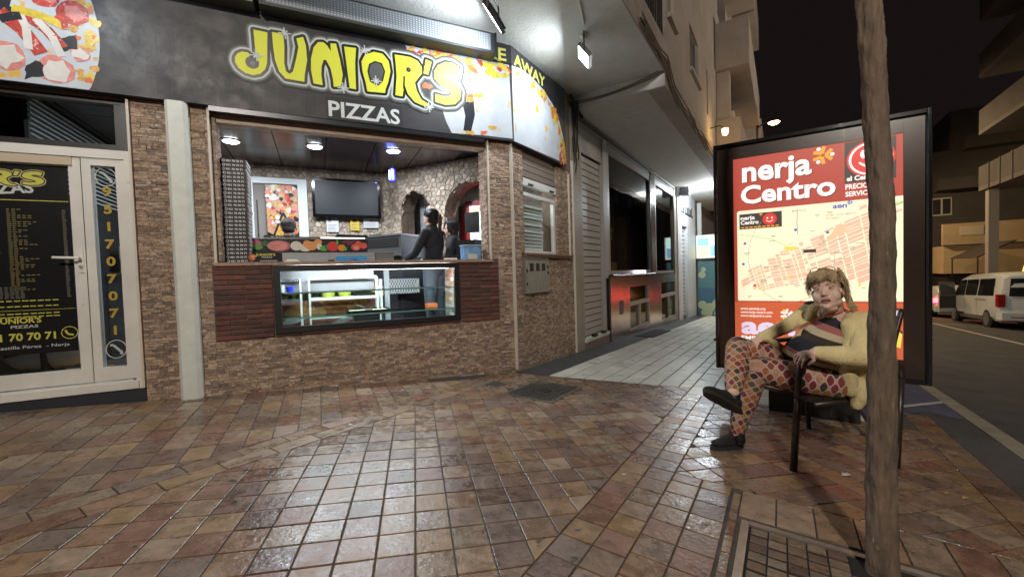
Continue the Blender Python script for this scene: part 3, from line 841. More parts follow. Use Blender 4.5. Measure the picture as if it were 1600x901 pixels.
b = MB(F); b.text('TAKE', -.62, SW+.002, Zm+.028, .20, bold=.024, width=.575)
b.build('lettering', m_tk, sign, fix=False)
b = MB(S); b.text('AWAY', .03, SW+.002, Zm+.028, .20, bold=.024, width=.80); b.build('lettering', m_tk, sign, fix=False)
# old scratched outlines of earlier lettering
b = MB(F); k = 0
for L_, du, s in (('O',-2.45,.85),("U",-1.10,.82),('N',-1.18,.85),('I',-1.22,.9),('O',-1.28,.8),('J',-.72,.9),('R',-1.2,.7),('S',-3.0,.75)):
    pts = [(p[0]+du+(p[0]-LX0)*(s-1), LZ0-.10+(p[1]-LZ0)*s) for p in LUZ[L_]]
    pts = [p for p in pts if p[0] < -2.75 or True]
    if max(p[0] for p in pts) < -2.0 and min(p[0] for p in pts) > -3.8:
        k += 1; b.line(pts, .003, SW+.0006+k*3e-4, 0, True)
for k in range(26):
    u = RND.uniform(-3.7, -2.2); z = RND.uniform(2.76, 3.5); l = RND.uniform(.02, .07)
    b.line([(u, z), (u+l, z-l*RND.uniform(.1, .4))], .003, SW+.0004+k*5e-5, 0)
for x in range(12):
    u = -3.4+x*.115; b.line([(u, 2.75), (u+.01, 2.75+RND.uniform(.08, .5))], .0025, SW+.0005, 0)
o = b.build('scratch', flat('scratch_grey', (.085,.085,.09)), sign, fix=False); o['kind'] = 'stuff'

# ------------------------------------------------------------------ LED message box on the sign
led = thing('led_display', F(-1.4, .2, 3.64), 'long grey dot-matrix message box mounted along the top of the dark shop sign', 'message display')
b = MB(F); b.box(-2.55, -.27, SW+.002, .262, 3.637, 3.862); b.build('case', mat('led_case', (.05,.055,.06), .4, metal=.4), led)
b = MB(F); b.rect(-2.52, -.32, .2635, 3.662, 3.845); b.build('screen', mat('led_screen', (.20,.22,.25), .35), led, fix=False)
b = MB(F)
for i in range(74):
    for j in range(8):
        u = -2.50+i*.0292; z = 3.676+j*.0215
        b.rect(u, u+.011, .2643, z, z+.010)
o = b.build('diode', mat('led_dot', (.52,.55,.58), .3), led, fix=False); o['kind'] = 'stuff'
b = MB(F); b.box(-2.575, -2.552, SW+.002, .268, 3.63, 3.868); b.box(-.268, -.245, SW+.002, .268, 3.63, 3.868); b.build('end_cap', m_blackm, led)
# second box running off to the left
b = MB(F); b.box(-4.6, -2.62, SW+.002, .262, 3.637, 3.862); led2 = b.build('led_display', mat('led_case2', (.12,.13,.14), .4, metal=.3))
tag(led2, 'plain grey box running along the sign top beside the dotted message box', 'message display')

# ------------------------------------------------------------------ overhang and upper floors
apt = thing('apartment_building', S(3, 1.42, 3.95), 'tall rendered apartment building overhanging the pizza shop with a pale plaster soffit', 'apartment building')
OV = 1.42
tq = OV*math.tan(radians(16))
b = MB()
pts = [F(-14, -.3, 0), F(.09, -.3, 0), S(1.93, -.3, 0), S(1.93, OV, 0), S(-tq, OV, 0), F(-14, OV, 0)]
b.prism([(p[0], p[1]) for p in pts], 3.95, 4.1); b.build('soffit', m_plaster, apt)
b = MB(S); b.box(1.932, 9.7, -.26, OV, 3.75, 4.1); b.build('soffit', m_plaster2, apt)
b = MB(S); b.box(1.925, 1.9315, -.2, OV-.001, 3.751, 3.949); b.build('beam_face', m_plaster, apt)
b = MB(S); b.box(9.705, 17.0, -.26, OV, 3.80, 4.1); b.build('soffit', m_plaster, apt)
# outer wall with openings
b = MB(S)
def wall_with(fr, b, u0, u1, z0, z1, w0, w1, holes):
    us = sorted(set([u0, u1] + [h[0] for h in holes] + [h[1] for h in holes]))
    for a, c in zip(us, us[1:]):
        hs = sorted([h for h in holes if h[0] <= a and h[1] >= c], key=lambda h: h[2]); z = z0
        for h in hs: b.box(a, c, w0, w1, z, h[2]); z = h[3]
        b.box(a, c, w0, w1, z, z1)
holes = [(-.2, 2.05, 4.40, 6.6), (2.18, 2.62, 4.86, 6.4), (3.96, 4.90, 4.80, 5.62), (5.98, 6.24, 4.62, 5.60), (8.2, 10.2, 4.9, 6.1), (8.2, 10.2, 7.9, 9.1), (3.96, 4.90, 7.8, 8.7), (.2, 2.0, 7.4, 9.4), (12.5, 13.4, 5.0, 6.2), (12.5, 13.4, 7.8, 9.0)]
wall_with(S, b, -tq, 26, 3.952, 13.0, OV-.25, OV, holes)
b.build('upper_wall', m_facade, apt)
b = MB(S); b.box(1.94, 26, OV-.249, OV+.004, 3.74, 3.951); b.box(-tq, 1.94, OV-.01, OV+.012, 3.94, 4.36); b.build('fascia', m_facade, apt)
b = MB(F); b.box(-14, -tq, OV-.25, OV, 3.952, 13.0); b.build('upper_wall', m_facade, apt)
m_dark = mat('dark_opening', (.02,.018,.017), .7)
for h in holes:
    b = MB(S); b.box(h[0], h[1], OV-.9, OV-.26, h[2]-.05, h[3]+.05); b.build('room_behind', m_dark, apt)
m_rail = mat('dark_railing', (.02,.018,.017), .5)
b = MB(S); b.box(-.2, 2.04, OV-.06, OV-.02, 5.30, 5.34); b.box(-.2, 2.04, OV-.06, OV-.02, 4.405, 4.44)
rl = b.build('balcony_railing', m_rail, apt)
for k in range(19):
    b = MB(S); u = -.15+k*.118; b.box(u, u+.022, OV-.05, OV-.03, 4.44, 5.30); b.build('bar', m_rail, rl)
m_wfr = mat('grey_window_frame', (.22,.195,.17), .6)
for (u0, u1, z0, z1) in (holes[1], holes[2], holes[6]):
    b = MB(S)
    for r in ((u0, u1, z0, z0+.06), (u0, u1, z1-.06, z1), (u0, u0+.07, z0+.06, z1-.06), (u1-.07, u1, z0+.06, z1-.06)): b.box(r[0], r[1], OV-.12, OV-.05, r[2], r[3])
    w_ = b.build('window', m_wfr, apt)
    for k in range(3):
        b = MB(S); u = u0+.1+(u1-u0-.2)*(k+.5)/3; b.box(u-.015, u+.015, OV-.04, OV-.02, z0+.0, z1); b.build('bar', m_wfr, w_)
    b = MB(S); b.box(u0-.06, u1+.06, OV-.1, OV+.06, z0-.07, z0-.005); b.build('sill', m_facade, w_)
# balconies further along
for (u0, u1, z, d, h) in ((7.6, 10.9, 6.32, .75, 1.0), (7.6, 10.9, 9.3, .75, 1.0), (7.6, 10.9, 4.15, .55, .75), (12.2, 15.2, 6.9, .7, 1.0), (12.2, 15.2, 9.9, .7, 1.0), (17, 21, 6.6, .7, 1.0)):
    b = MB(S); b.box(u0, u1, OV+.006, OV+d, z-.16, z); b.box(u0, u1, OV+d-.1, OV+d, z, z+h); b.box(u0, u0+.1, OV+.006, OV+d-.1, z, z+h); b.box(u1-.1, u1, OV+.006, OV+d-.1, z, z+h)
    b.build('balcony', m_facade, apt)
b = MB(S); b.box(7.75, 8.15, OV+.006, OV+.3, 4.92, 6.15); b.build('pilaster', m_facade, apt)
# cable bundles under the edge
cb = thing('cable_bundle', S(3, OV, 3.8), 'tangled bundle of brown cables along the edge of the overhang', 'cables')
m_cab = mat('brown_cable', (.16,.115,.085), .6)
for k in range(7):
    b = MB(); pts = []
    for i in range(28):
        u = .6 + i*.42
        zz = (3.98 if u < 1.9 else 3.79) + RND.uniform(-.035, .035) - .02*sin(i*1.7+k) + (.03 if u < 1.9 else 0)
        pts.append(S(u, OV + .016 + k*.006 + RND.uniform(-.004, .01), zz + k*.018-.06))
    b.tube(pts, .010, 5); b.build('cable', m_cab, cb)
for k in range(3):
    b = MB(); pts = []
    for i in range(12):
        t = i/11; pts.append(S(1.915 - .02*k, -.1 + (OV+.1)*t, 3.83 + .10*t - (.17+.04*k)*4*t*(1-t)*.35 + .02*k))
    b.tube(pts, .006, 5); b.build('cable', m_cab, cb)
m_cabd = mat('black_cable', (.02,.02,.02), .5)
for k in range(5):
    b = MB(); pts = [S(1.80+.02*k+RND.uniform(-.03, .03), .04+.012*k, 3.85 - i*.16 + RND.uniform(-.03, .03)) for i in range(6+k % 3)]
    b.tube(pts, .011, 5); b.build('cable', m_cabd, cb)
b = MB(); b.tube([S(1.62, .09, 3.86), S(1.72, .12, 3.75), S(1.85, .1, 3.62), S(1.95, .06, 3.72), S(2.1, .08, 3.66)], .028, 6); b.build('cable', m_cabd, cb)
# conduit on the soffit to the floodlight
b = MB(); b.tube([S(-.55, 1.15, 3.94), S(.2, .93, 3.94)], .012, 6); b.build('conduit', m_plaster, apt)

# ------------------------------------------------------------------ floodlights under the soffit
def flood(p, aim, label, power):
    t = thing('floodlight', p, label, 'floodlight', 'floodlights under the soffit')
    p = Vector(p); aim = Vector(aim).normalized(); side = aim.cross(Vector((0, 0, 1))).normalized(); up = side.cross(aim).normalized()
    hd = p + Vector((0, 0, -.26)) 
    def bx(b, x0, x1, y0, y1, z0, z1, m=0):
        q = [(x0, y0), (x1, y0), (x1, y1), (x0, y1)]
        b.hexa([hd + side*x + aim*y + up*z0 for x, y in q] + [hd + side*x + aim*y + up*z1 for x, y in q], m)
    b = MB(); b.lathe(p, (0, 0, -1), [(0, .045), (.03, .045), (.05, .02)], 12); b.build('base', m_plaster, t)
    b = MB(); bx(b, -.15, .15, -.025, .012, -.105, .105); bd = b.build('body', m_blackm, t)
    for k in range(6):
        b = MB(); x = -.12+k*.048; bx(b, x, x+.008, -.05, -.0255, -.09, .09); b.build('fin', m_blackm, bd)
    b = MB()
    for s in (-1, 1): b.tube([p + Vector((0, 0, -.04)), p + Vector((0, 0, -.06)) + side*.165*s, hd + side*.165*s], .010, 5)
    b.build('bracket', m_blackm, t)
    b = MB(); bx(b, -.135, .135, .0125, .016, -.09, .09); b.build('lens', lit('flood_lens', (.86,.94,1.0), 5.0), t)
    area('flood_lamp', hd + aim*.03, aim, .26, .17, power, (.86,.94,1.0), t)
fS = S(.40, .84, 3.95); fF = F(-.50, .78, 3.95)
FL = 9.5
tgt = Vector(S(.05, .02, 3.0)); flood(fS, (tgt - Vector(fS)) + Vector((0, 0, .25)), 'black floodlight on a bracket under the soffit by the street corner, aimed at the sign', FL)
tgt = Vector(F(-1.35, .0, 3.0)); flood(fF, (tgt - Vector(fF)) + Vector((0, 0, .25)), 'black floodlight cut by the top of the picture above the message display', FL)
fG = F(-3.9, 1.05, 3.95); tgt = Vector(F(-4.4, .08, 2.9)); flood(fG, (tgt - Vector(fG)) + Vector((0, 0, .2)), 'black floodlight under the soffit out above the shop door end of the sign', FL*.4)
# ------------------------------------------------------------------ shops along the side street
bar = thing('corner_bar', S(5.5, 0, -.3), 'closed shop with steel cladding, roller shutter and two tall dark windows along the side street', 'shop front')
m_pil = mat('beige_pillar', (.33,.29,.24), .45, noise=.12, nscale=4)
m_beam = mat('dark_brown_beam', (.07,.055,.048), .5)
m_dglass = glass('dark_window_glass', tint=(.10,.11,.12), rough=.03, fres=1.5)
b = MB(S); b.box(1.80, 2.165, -.2, .0, -.35, 3.74); b.build('pillar', m_pil, bar)
b = MB(S); b.box(3.245, 3.43, -.2, .0, 1.0, 3.62); b.build('pillar', mat('white_pilaster', (.46,.45,.42), .5, noise=.08, nscale=4), bar)
b = MB(S); b.box(6.64, 7.03, -.2, .0, 1.03, 3.745); b.build('pillar', mat('brown_marble', (.20,.165,.145), .2, noise=.2, nscale=5), bar)
b = MB(S); b.box(9.39, 9.70, -.2, .0, -.75, 3.745); b.build('pillar', m_pil, bar)
b = MB(S); b.box(2.17, 9.39, -.2, -.02, 3.56, 3.745); b.build('beam', mat('soffit_edge', (.27,.245,.22), .7, noise=.1), bar)
b = MB(S); b.box(2.17, 9.39, -.02, .012, 3.655, 3.70); b.build('beam', m_beam, bar)
b = MB(S); b.box(2.166, 9.7, -.5, -.22, -1.0, 3.8); b.build('wall', mat('dark_room', (.06,.06,.062), .8), bar)
b = MB(S); b.box(1.87, 2.05, .0005, .012, 2.98, 3.30); pq = b.build('plaque', mat('brass_plaque', (.36,.28,.12), .4, metal=.6), bar)
b = MB(S); b.disc(1.96, .0128, 3.14, .06, 0, 12, .10); b.build('emblem', mat('plaque_dark', (.10,.075,.035), .5), pq, fix=False)
# shutter door
b = MB(S); b.box(2.17, 3.24, -.06, -.03, 3.16, 3.56); b.build('shutter_box', mat('shutter_white', (.42,.41,.39), .5, noise=.06), bar)
b = MB(S); b.box(2.166, 2.205, -.15, -.002, -.02, 3.56); b.box(3.20, 3.2445, -.15, -.002, -.02, 3.56); b.build('door_frame', m_alu, bar)
b = MB(S); b.box(2.206, 3.199, -.14, -.095, 0, 3.16); b.build('shutter_back', m_beam, bar)
m_sl = mat('shutter_slat', (.46,.44,.41), .45, metal=.15, noise=.06, nscale=3)
for k in range(27):
    b = MB(S); z = .02+k*.116; b.plate([(2.207, z), (3.198, z), (3.198, z+.098), (2.207, z+.098)], -.094, -.078); b.build('shutter_slat', m_sl, bar)
b = MB(S); b.box(2.17, 3.30, -.2, .03, -.06, -.005); b.build('doorstep', m_whitepaint, bar)
b = MB(S); b.box(2.17, 3.36, -.2, .0, -.45, -.065); b.build('plinth', mat('tan_stone', (.24,.19,.15), .35, noise=.2, nscale=6), bar)
for u in (2.5, 2.95):
    b = MB(S); b.box(u, u+.14, -.02, .05, -.004, .035); b.build('lock', m_black, bar)
# two tall windows
for (u0, u1, z0, z1) in ((3.45, 6.62, 1.075, 3.56), (7.05, 9.37, 1.04, 3.56)):
    b = MB(S)
    for r in ((u0, u1, z0, z0+.07), (u0, u1, z1-.14, z1), (u0, u0+.09, z0+.07, z1-.14), (u1-.09, u1, z0+.07, z1-.14)): b.box(r[0], r[1], -.08, -.01, r[2], r[3])
    w_ = b.build('window', m_alu, bar)
    b = MB(S); b.poly([(u0+.09, -.05, z0+.07), (u1-.09, -.05, z0+.07), (u1-.09, -.05, z1-.14), (u0+.09, -.05, z1-.14)]); b.build('pane', m_dglass, w_, fix=False)
    b = MB(S); b.box(u1-.085, u1-.03, -.0095, .004, z0, z1-.02); b.build('edge_strip', m_black, w_)
m_note = flat('taped_note', (.34,.34,.33))
for (u, z, s) in ((4.05, 2.55, 1), (4.95, 2.55, 1), (4.6, 1.35, .8)):
    b = MB(S); b.plate([(u, z), (u+.22*s, z-.02), (u+.2*s, z+.36*s), (u+.02, z+.38*s)], -.075, -.072); b.build('taped_notice', m_note, bar)
# steel base with low glazing
b = MB(S); b.box(3.36, 3.44, -.2, .012, -.5, 1.03); b.build('edge_strip', m_black, bar)
units = [(4.66, 6.30), (7.50, 9.38)]
segs = [(3.445, 4.655), (6.305, 7.495)]
for (u0, u1) in segs:
    b = MB(S); b.box(u0, u1, -.2, .0, -.75, 1.02); b.build('steel_panel', m_steel, bar)
for (u0, u1) in units:
    b = MB(S); b.box(u0, u1, -.2, .0, .77, 1.02); b.build('steel_panel', m_steel, bar)
    b = MB(S); b.box(u0, u1, -.2, .0, -.85, -.20+( -.14 if u0 > 7 else 0)); b.build('steel_panel', m_steel, bar)
    zb = -.195 + (-.14 if u0 > 7 else 0)
    b = MB(S)
    um = (u0+u1)/2
    for r in ((u0, u1, .35, .44), (u0, u1, zb, zb+.05), (u0, u0+.05, zb+.05, .35), (u1-.05, u1, zb+.05, .35), (um-.04, um+.04, zb+.05, .35), (u0, u0+.04, .44, .77), (u1-.04, u1, .44, .77)):
        b.box(r[0], r[1], -.1, -.003, r[2], r[3])
    w_ = b.build('low_window', mat('pale_alu', (.44,.40,.34), .4, metal=.3), bar)
    mg = glass('amber_glass', tint=(.50,.44,.20), rough=.05, fres=1.5)
    for r in ((u0+.05, um-.04, zb+.05, .35), (um+.04, u1-.05, zb+.05, .35), (u0+.04, u1-.04, .44, .77)):
        b = MB(S); b.poly([(r[0], -.05, r[2]), (r[1], -.05, r[2]), (r[1], -.05, r[3]), (r[0], -.05, r[3])]); b.build('pane', mg, w_, fix=False)
    b = MB(S); b.box(u0+.02, u1-.02, -.19, -.15, zb, .76); b.build('panel_behind', mat('olive_panel', (.22,.19,.06), .6, noise=.3), w_)
b = MB(S); b.box(3.98, 4.22, .0005, .006, .24, .52); b.build('vent_grille', mat('grey_grille', (.10,.095,.09), .5), bar)
b = MB(S); b.box(3.36, 6.62, -.02, .10, 1.024, 1.05); b.build('ledge', m_black, bar)
sl = thing('string_lights', S(5, .1, 1.05), 'string of tiny white lights along the black ledge under the dark window', 'string lights')
b = MB(); b.tube([S(3.4+i*.2, .095, 1.056+.004*sin(i*2.1)) for i in range(17)], .004, 4); b.build('wire', m_cabd, sl)
m_tiny = lit('tiny_bulb', (.85,.90,1.0), 2.0)
for k in range(28):
    b = MB(); p = S(3.42+k*.115, .10, 1.056+RND.uniform(-.012, .012)); b.lathe((p[0], p[1], p[2]-.008), (0, 0, 1), [(0, .002), (.005, .007), (.012, .002)], 5); b.build('bulb', m_tiny, sl)
lb = thing('ledge_lamp', S(5.35, .05, 1.05), 'small pinkish white lit lamp lying on the black ledge of the dark window', 'lamp')
b = MB(S); b.box(4.95, 5.72, .0, .09, 1.051, 1.075); b.build('base', m_whitepaint, lb)
b = MB(S); b.box(4.97, 5.70, .005, .085, 1.076, 1.14); b.build('diffuser', lit('pink_tube', (1.0,.80,.92), .9), lb)
b = MB(S); b.poly([(3.4, .02, 0)]*3) if False else None
mt = MB(); mt.hexa([S(u, w, gz(*S(u, w, 0)[:2])+.004) for u, w in ((4.6,.12),(6.3,.12),(6.3,.5),(4.6,.5))] + [S(u, w, gz(*S(u, w, 0)[:2])+.016) for u, w in ((4.6,.12),(6.3,.12),(6.3,.5),(4.6,.5))])
tag(mt.build('door_mat', mat('dark_mat', (.035,.034,.034), .9, noise=.3, nscale=40)), 'dark flat mat on the paving along the steel shop base', 'mat')

# brightly lit white shop beyond
ws = thing('white_shop', S(11.5, 0, -.6), 'brightly lit white shop front with a lettered fascia beyond the dark windows', 'shop front')
m_ww = mat('white_shop_wall', (.62,.64,.64), .5, noise=.05)
b = MB(S); b.box(9.705, 10.35, -.3, .04, -.9, 3.79); b.box(11.25, 12.9, -.3, .04, -.9, 3.79); b.box(10.35, 11.25, -.3, .04, 2.60, 3.79); b.build('wall', m_ww, ws)
b = MB(S); b.box(10.35, 11.25, -.3, -.06, -.9, 2.6); dk = b.build('door', mat('white_brick_joint', (.06,.06,.065), .7), ws)
m_wt = mat('white_glazed_tile', (.60,.62,.62), .25)
for r in range(22):
    for c in range(3):
        u = 10.36+c*.30+(.0); z = -.45+r*.138
        b = MB(S); b.box(u, u+.27, -.06, -.045, z, z+.105); b.build('tile', m_wt, dk)
for k, (u, h) in enumerate(((10.15,.34),(10.5,.22),(10.9,.26),(11.2,.26),(11.55,.28),(11.8,.26),(12.1,.34))):
    b = MB(S); b.box(u, u+.16 if k % 2 else u+.09, .041, .055, 3.02, 3.02+h); b.box(u, u+.26, .041, .054, 3.02, 3.07); b.build('sign_letter', m_black, ws)
sp = thing('loudspeaker', S(9.98, .2, 3.6), 'small grey speaker box under the lit soffit of the white shop', 'speaker')
b = MB(S); b.box(9.85, 10.12, .08, .36, 3.50, 3.76); b.build('cabinet', mat('grey_cabinet', (.12,.12,.13), .6), sp)
b = MB(S); b.disc(9.985, .361, 3.63, .09); b.build('cone', m_black, sp, fix=False)
sl2 = thing('soffit_lamp', S(9.95, .85, 3.79), 'round white lamp shining under the soffit beyond the dark windows', 'lamp')
b = MB(); b.lathe(S(10.3, .85, 3.80), (0, 0, -1), [(0, .10), (.05, .10), (.06, .08)], 14); b.build('housing', m_white, sl2)
b = MB(); b.lathe(S(10.3, .85, 3.739), (0, 0, -1), [(0, .085), (.03, .085), (.07, .05)], 14); b.build('globe', lit('soffit_globe', (.86,.93,1.0), 30.0), sl2)
point('soffit_bulb', S(10.3, .85, 3.60), 100, (.84,.92,1.0), .06, sl2)
# light box and painted panel
lx = thing('light_box', S(13.1, .3, 1.6), 'lit projecting light box with yellow and blue pictures beyond the white shop', 'light box')
b = MB(S); b.box(12.92, 13.1, .05, 1.0, 1.52, 2.42); b.build('case', m_white, lx)
b = MB(S)
fr_ = lambda u, w, z: S(12.915 - w, u, z)
b = MB(fr_); b.rect(.09, .96, .0, 1.56, 2.38, 0); b.rect(.12, .5, .002, 1.60, 1.95, 1); b.rect(.55, .93, .002, 1.60, 1.98, 2); b.rect(.12, .5, .002, 2.0, 2.3, 2); b.rect(.55, .93, .002, 2.05, 2.33, 3)
b.build('picture', [lit('lightbox_white', (.8,.95,.9), .8), lit('lightbox_yellow', (1,.88,.35), .7), lit('lightbox_blue', (.25,.50,.75), .6), lit('lightbox_green', (.5,.85,.75), 1.0)], lx, fix=False)
pn = thing('painted_panel', S(12.95, .4, -.5), 'tall blue panel with pale bubble shapes under the light box', 'panel')
b = MB(S); b.box(12.94, 13.05, .10, .95, -.78, 1.42); b.build('board', mat('blue_board', (.05,.13,.19), .5), pn)
fr_ = lambda u, w, z: S(12.939 - w, u, z)
b = MB(fr_); b.rect(.11, .94, .001, .4, 1.41, 0)
for (u, z, r) in ((.25,.9,.13),(.3,1.1,.09),(.25,-.25,.16),(.5,-.35,.18),(.75,-.2,.17),(.4,-.55,.2),(.8,-.55,.15)): b.disc(u, .003+u*.0004, z, r, 1, 16)
b.build('bubble_print', [flat('teal', (.08,.19,.20)), flat('pale_green', (.42,.48,.30))], pn, fix=False)
# remaining dark fronts down the street
df = thing('street_buildings', S(20, 0, -1), 'dim row of rendered buildings further down the side street', 'building row')
b = MB(S); b.box(13.2, 26, -.3, .0, -2.2, 3.79); b.build('wall', mat('dim_wall', (.20,.17,.15), .8, noise=.2, nscale=1), df)
for k in range(4):
    b = MB(S); b.box(14+k*3, 15.6+k*3, .001, .03, -1.6, 1.4); b.build('dark_shopfront', m_dark, df)
b = MB(S); b.box(26.2, 48, -8, 1.6, -3, 9.5); b.build('wall', m_facade, df)
for k in range(6):
    for j in range(3): b = MB(S); b.box(27+k*3.4, 28.4+k*3.4, 1.601, 1.63, 1.2+j*2.9, 2.8+j*2.9); b.build('window', m_dark, df)
for k, z in enumerate((2.0,)):
    b = MB(S); b.box(13.3, 13.36, .05, .2, -.6, 3.7); b.build('downpipe', m_whitepaint, df)
# wall lantern throwing warm light on the facade
wl = thing('wall_lantern', S(11.6, OV+.1, 5.1), 'small warm wall lantern glowing on the upper facade just past the map case', 'lantern')
lp = P(1133, 206, 9.6)
b = MB(); b.tube([lp + Vector((-.35, .18, .12)), lp + Vector((-.1, .05, .16)), lp + Vector((0, 0, .1))], .012, 5); b.build('arm', m_blackm, wl)
b = MB(); b.lathe(lp + Vector((0, 0, -.08)), (0, 0, 1), [(0, .02), (.02, .055), (.14, .07), (.16, .02)], 8); b.build('lamp_shade', lit('lantern_glow', (1, .62, .22), 12.0), wl)
point('lantern_bulb', lp + Vector((.12, -.12, 0)), 4, (1, .62, .24), .06, wl)
# ------------------------------------------------------------------ shop door (white PVC, poster on its glass)
ZF = .30
b = MB(F)
for r in ((-5.3, -3.603, 2.212, 2.285), (-5.3, -3.603, .232, .305), (-3.668, -3.603, .305, 2.212)): b.box(r[0], r[1], -.10, .0, r[2], r[3])
door = b.build('door', m_white, shop)
b = MB(F); b.box(-5.3, -3.65, -.02, .015, .238, .298); b.box(-5.3, -3.69, -.012, .0012, .2985, .315); b.build('threshold', m_white, door)
b = MB(F); b.box(-5.3, -3.56, -.2, -.005, -.12, .228); b.build('doorstep', mat('navy_step', (.022,.024,.034), .6), shop)
def frame4(b, u0, u1, z0, z1, t, w0, w1, tb=None):
    tb = tb or t
    b.box(u0, u1, w0, w1, z0, z0+tb); b.box(u0, u1, w0, w1, z1-t, z1); b.box(u0, u0+t, w0, w1, z0+tb, z1-t); b.box(u1-t, u1, w0, w1, z0+tb, z1-t)
m_pane = glass('door_glass', tint=(.55,.60,.60), rough=.02, fres=1.55)
b = MB(F); frame4(b, -3.945, -3.67, .325, 2.208, .058, -.085, -.012, .11); lf = b.build('side_light', m_white, door)
b = MB(F); b.rect(-3.887, -3.728, -.05, .435, 2.15); b.build('pane', m_pane, lf, fix=False)
b = MB(F); frame4(b, -4.80, -3.952, .325, 2.208, .075, -.09, -.016, .115); lf2 = b.build('door_leaf', m_white, door)
b = MB(F); b.rect(-4.725, -4.027, -.05, .44, 2.133); b.build('pane', m_pane, lf2, fix=False)
b = MB(F); b.box(-4.76, -4.0, -.0155, -.002, 2.138, 2.205); b.build('weather_bar', mat('beige_bar', (.52,.42,.31), .5), lf2)
b = MB(F); frame4(b, -5.3, -4.806, .325, 2.208, .06, -.085, -.012, .11); lf3 = b.build('side_light', m_white, door)
b = MB(F); b.rect(-5.24, -4.866, -.05, .435, 2.15); b.build('pane', m_pane, lf3, fix=False)
b = MB(F); b.box(-4.0, -3.965, -.0155, -.008, 1.25, 1.46); b.tube([F(-3.985, -.01, 1.372), F(-3.985, .045, 1.372), F(-4.02, .052, 1.372), F(-4.13, .05, 1.376)], .011, 8); b.build('handle', m_white, lf2, smooth=True, angle=40)
b = MB(F); b.lathe(F(-3.984, -.008, 1.30), (D1[1], -D1[0], 0), [(0, .012), (.012, .012)], 10); b.build('lock', m_alu, lf2)
# transom
b = MB(F); frame4(b, -5.3, -3.62, 2.287, 2.735, .052, -.09, -.03); b.box(-3.72, -3.66, -.089, -.031, 2.34, 2.68); tr = b.build('transom', m_blackm, door)
b = MB(F); b.rect(-5.248, -3.725, -.06, 2.34, 2.683); b.build('pane', m_pane, tr, fix=False)
# poster on the door glass
po = MB(F); po.rect(-4.72, -4.045, -.0485, .60, 2.13); po = po.build('poster', flat('poster_black', (.008,.008,.009), .3), lf2, fix=False)
logo(F, 'logo', po, -.0470, -5.10, 1.955, .42, .235, [flat('poster_yellow', (.55,.52,.08)), flat('poster_line', (.02,.02,.015)), flat('poster_black'), flat('poster_edge', (.50,.46,.20)), flat('poster_edge'), flat('poster_edge')], halo=(.042,), d=.024, letters="IOR'S", dw=.0007)
ft = flat('poster_white', (.52,.54,.52)); fy = flat('poster_yellow'); fd = flat('poster_dim', (.16,.155,.13)); fdy = flat('poster_dimyellow', (.17,.145,.05))
b = MB(F); b.text('PIZZAS', -4.62, -.0465, 1.872, .115, bold=.03, width=.37, rot=.10)
b.build('lettering', ft, po, fix=False); b = MB(F)
b.text('Esquina Castilla Pérez  - Nerja', -4.70, -.0465, .648, .036, bold=.01, width=.60)
b.build('lettering', ft, po, fix=False)
b = MB(F); b.rect(-4.72, -4.05, -.0466, 1.840, 1.846); b.text('951 70 70 71', -4.60, -.0464, .715, .082, bold=.03, width=.42); b.rect(-4.72, -4.05, -.0466, .955, .958)
cc = (-4.095, .755)
b.line([(cc[0]+.05*cos(k*pi/9), cc[1]+.05*sin(k*pi/9)) for k in range(18)], .006, -.0464, 0, True); b.line([(cc[0]-.025, cc[1]+.022), (cc[0]-.012, cc[1]-.012), (cc[0]+.024, cc[1]-.02)], .014, -.0463)
b.build('lettering', fy, po, fix=False)
b = MB(F); b.text("JUNIOR'S", -4.52, -.0464, .855, .06, bold=.03, width=.26); b.build('lettering', fy, po, fix=False)
b = MB(F); b.text('PIZZAS', -4.44, -.0464, .815, .032, bold=.02, width=.16); b.build('lettering', ft, po, fix=False)
b = MB(F)
for k in range(44):
    z = 1.765 - k*.0165
    for (u0, l, m_) in ((-4.70, .06, 0), (-4.64, RND.uniform(.08, .2) if k < 38 else .3, 0 if k % 9 else 1), (-4.42, RND.uniform(.06, .22), 2), (-4.095, .035, 0)):
        if u0 == -4.42 and k > 39: continue
        n = max(1, int(l/.03)); 
        for i in range(n):
            u = u0 + i*.03; b.rect(u, u+RND.uniform(.016, .026), -.0466, z, z+.0075, m_)
for z in (1.03, .985, .925, .90):
    for i in range(12): b.rect(-4.68+i*.045, -4.65+i*.045+RND.uniform(0, .01), -.0466, z, z+.008, 1)
o = b.build('menu_line', [fd, fy, fdy], po, fix=False); o['kind'] = 'stuff'
b = MB(F); b.rect(-4.71, -4.66, -.0462, .965, 1.01, 0); b.rect(-4.66, -4.62, -.0463, .97, 1.005, 1); b.build('card_logo', [flat('card_red', (.5,.06,.05)), flat('card_cream', (.55,.5,.45))], po, fix=False)
# telephone number up the side light
b = MB(F)
for k, c in enumerate('951707071'):
    b.text(c, -3.805 , -.0488, 1.905-k*.149, .105, bold=.035, align='CENTER', sx=1.15)
b.build('phone_number', flat('number_gold', (.45,.30,.03)), lf, fix=False)
for cz in (2.065, .585):
    b = MB(F)
    b.line([(-3.805+.068*cos(k*pi/10), cz+.078*sin(k*pi/10)) for k in range(20)], .007, -.0488, 0, True)
    b.line([(-3.845, cz+.035), (-3.825, cz+.038), (-3.79, cz-.005), (-3.765, cz-.035), (-3.78, cz-.045)], .018, -.0486)
    b.build('telephone_sign', flat('sign_palewhite', (.50,.53,.52)), lf, fix=False)

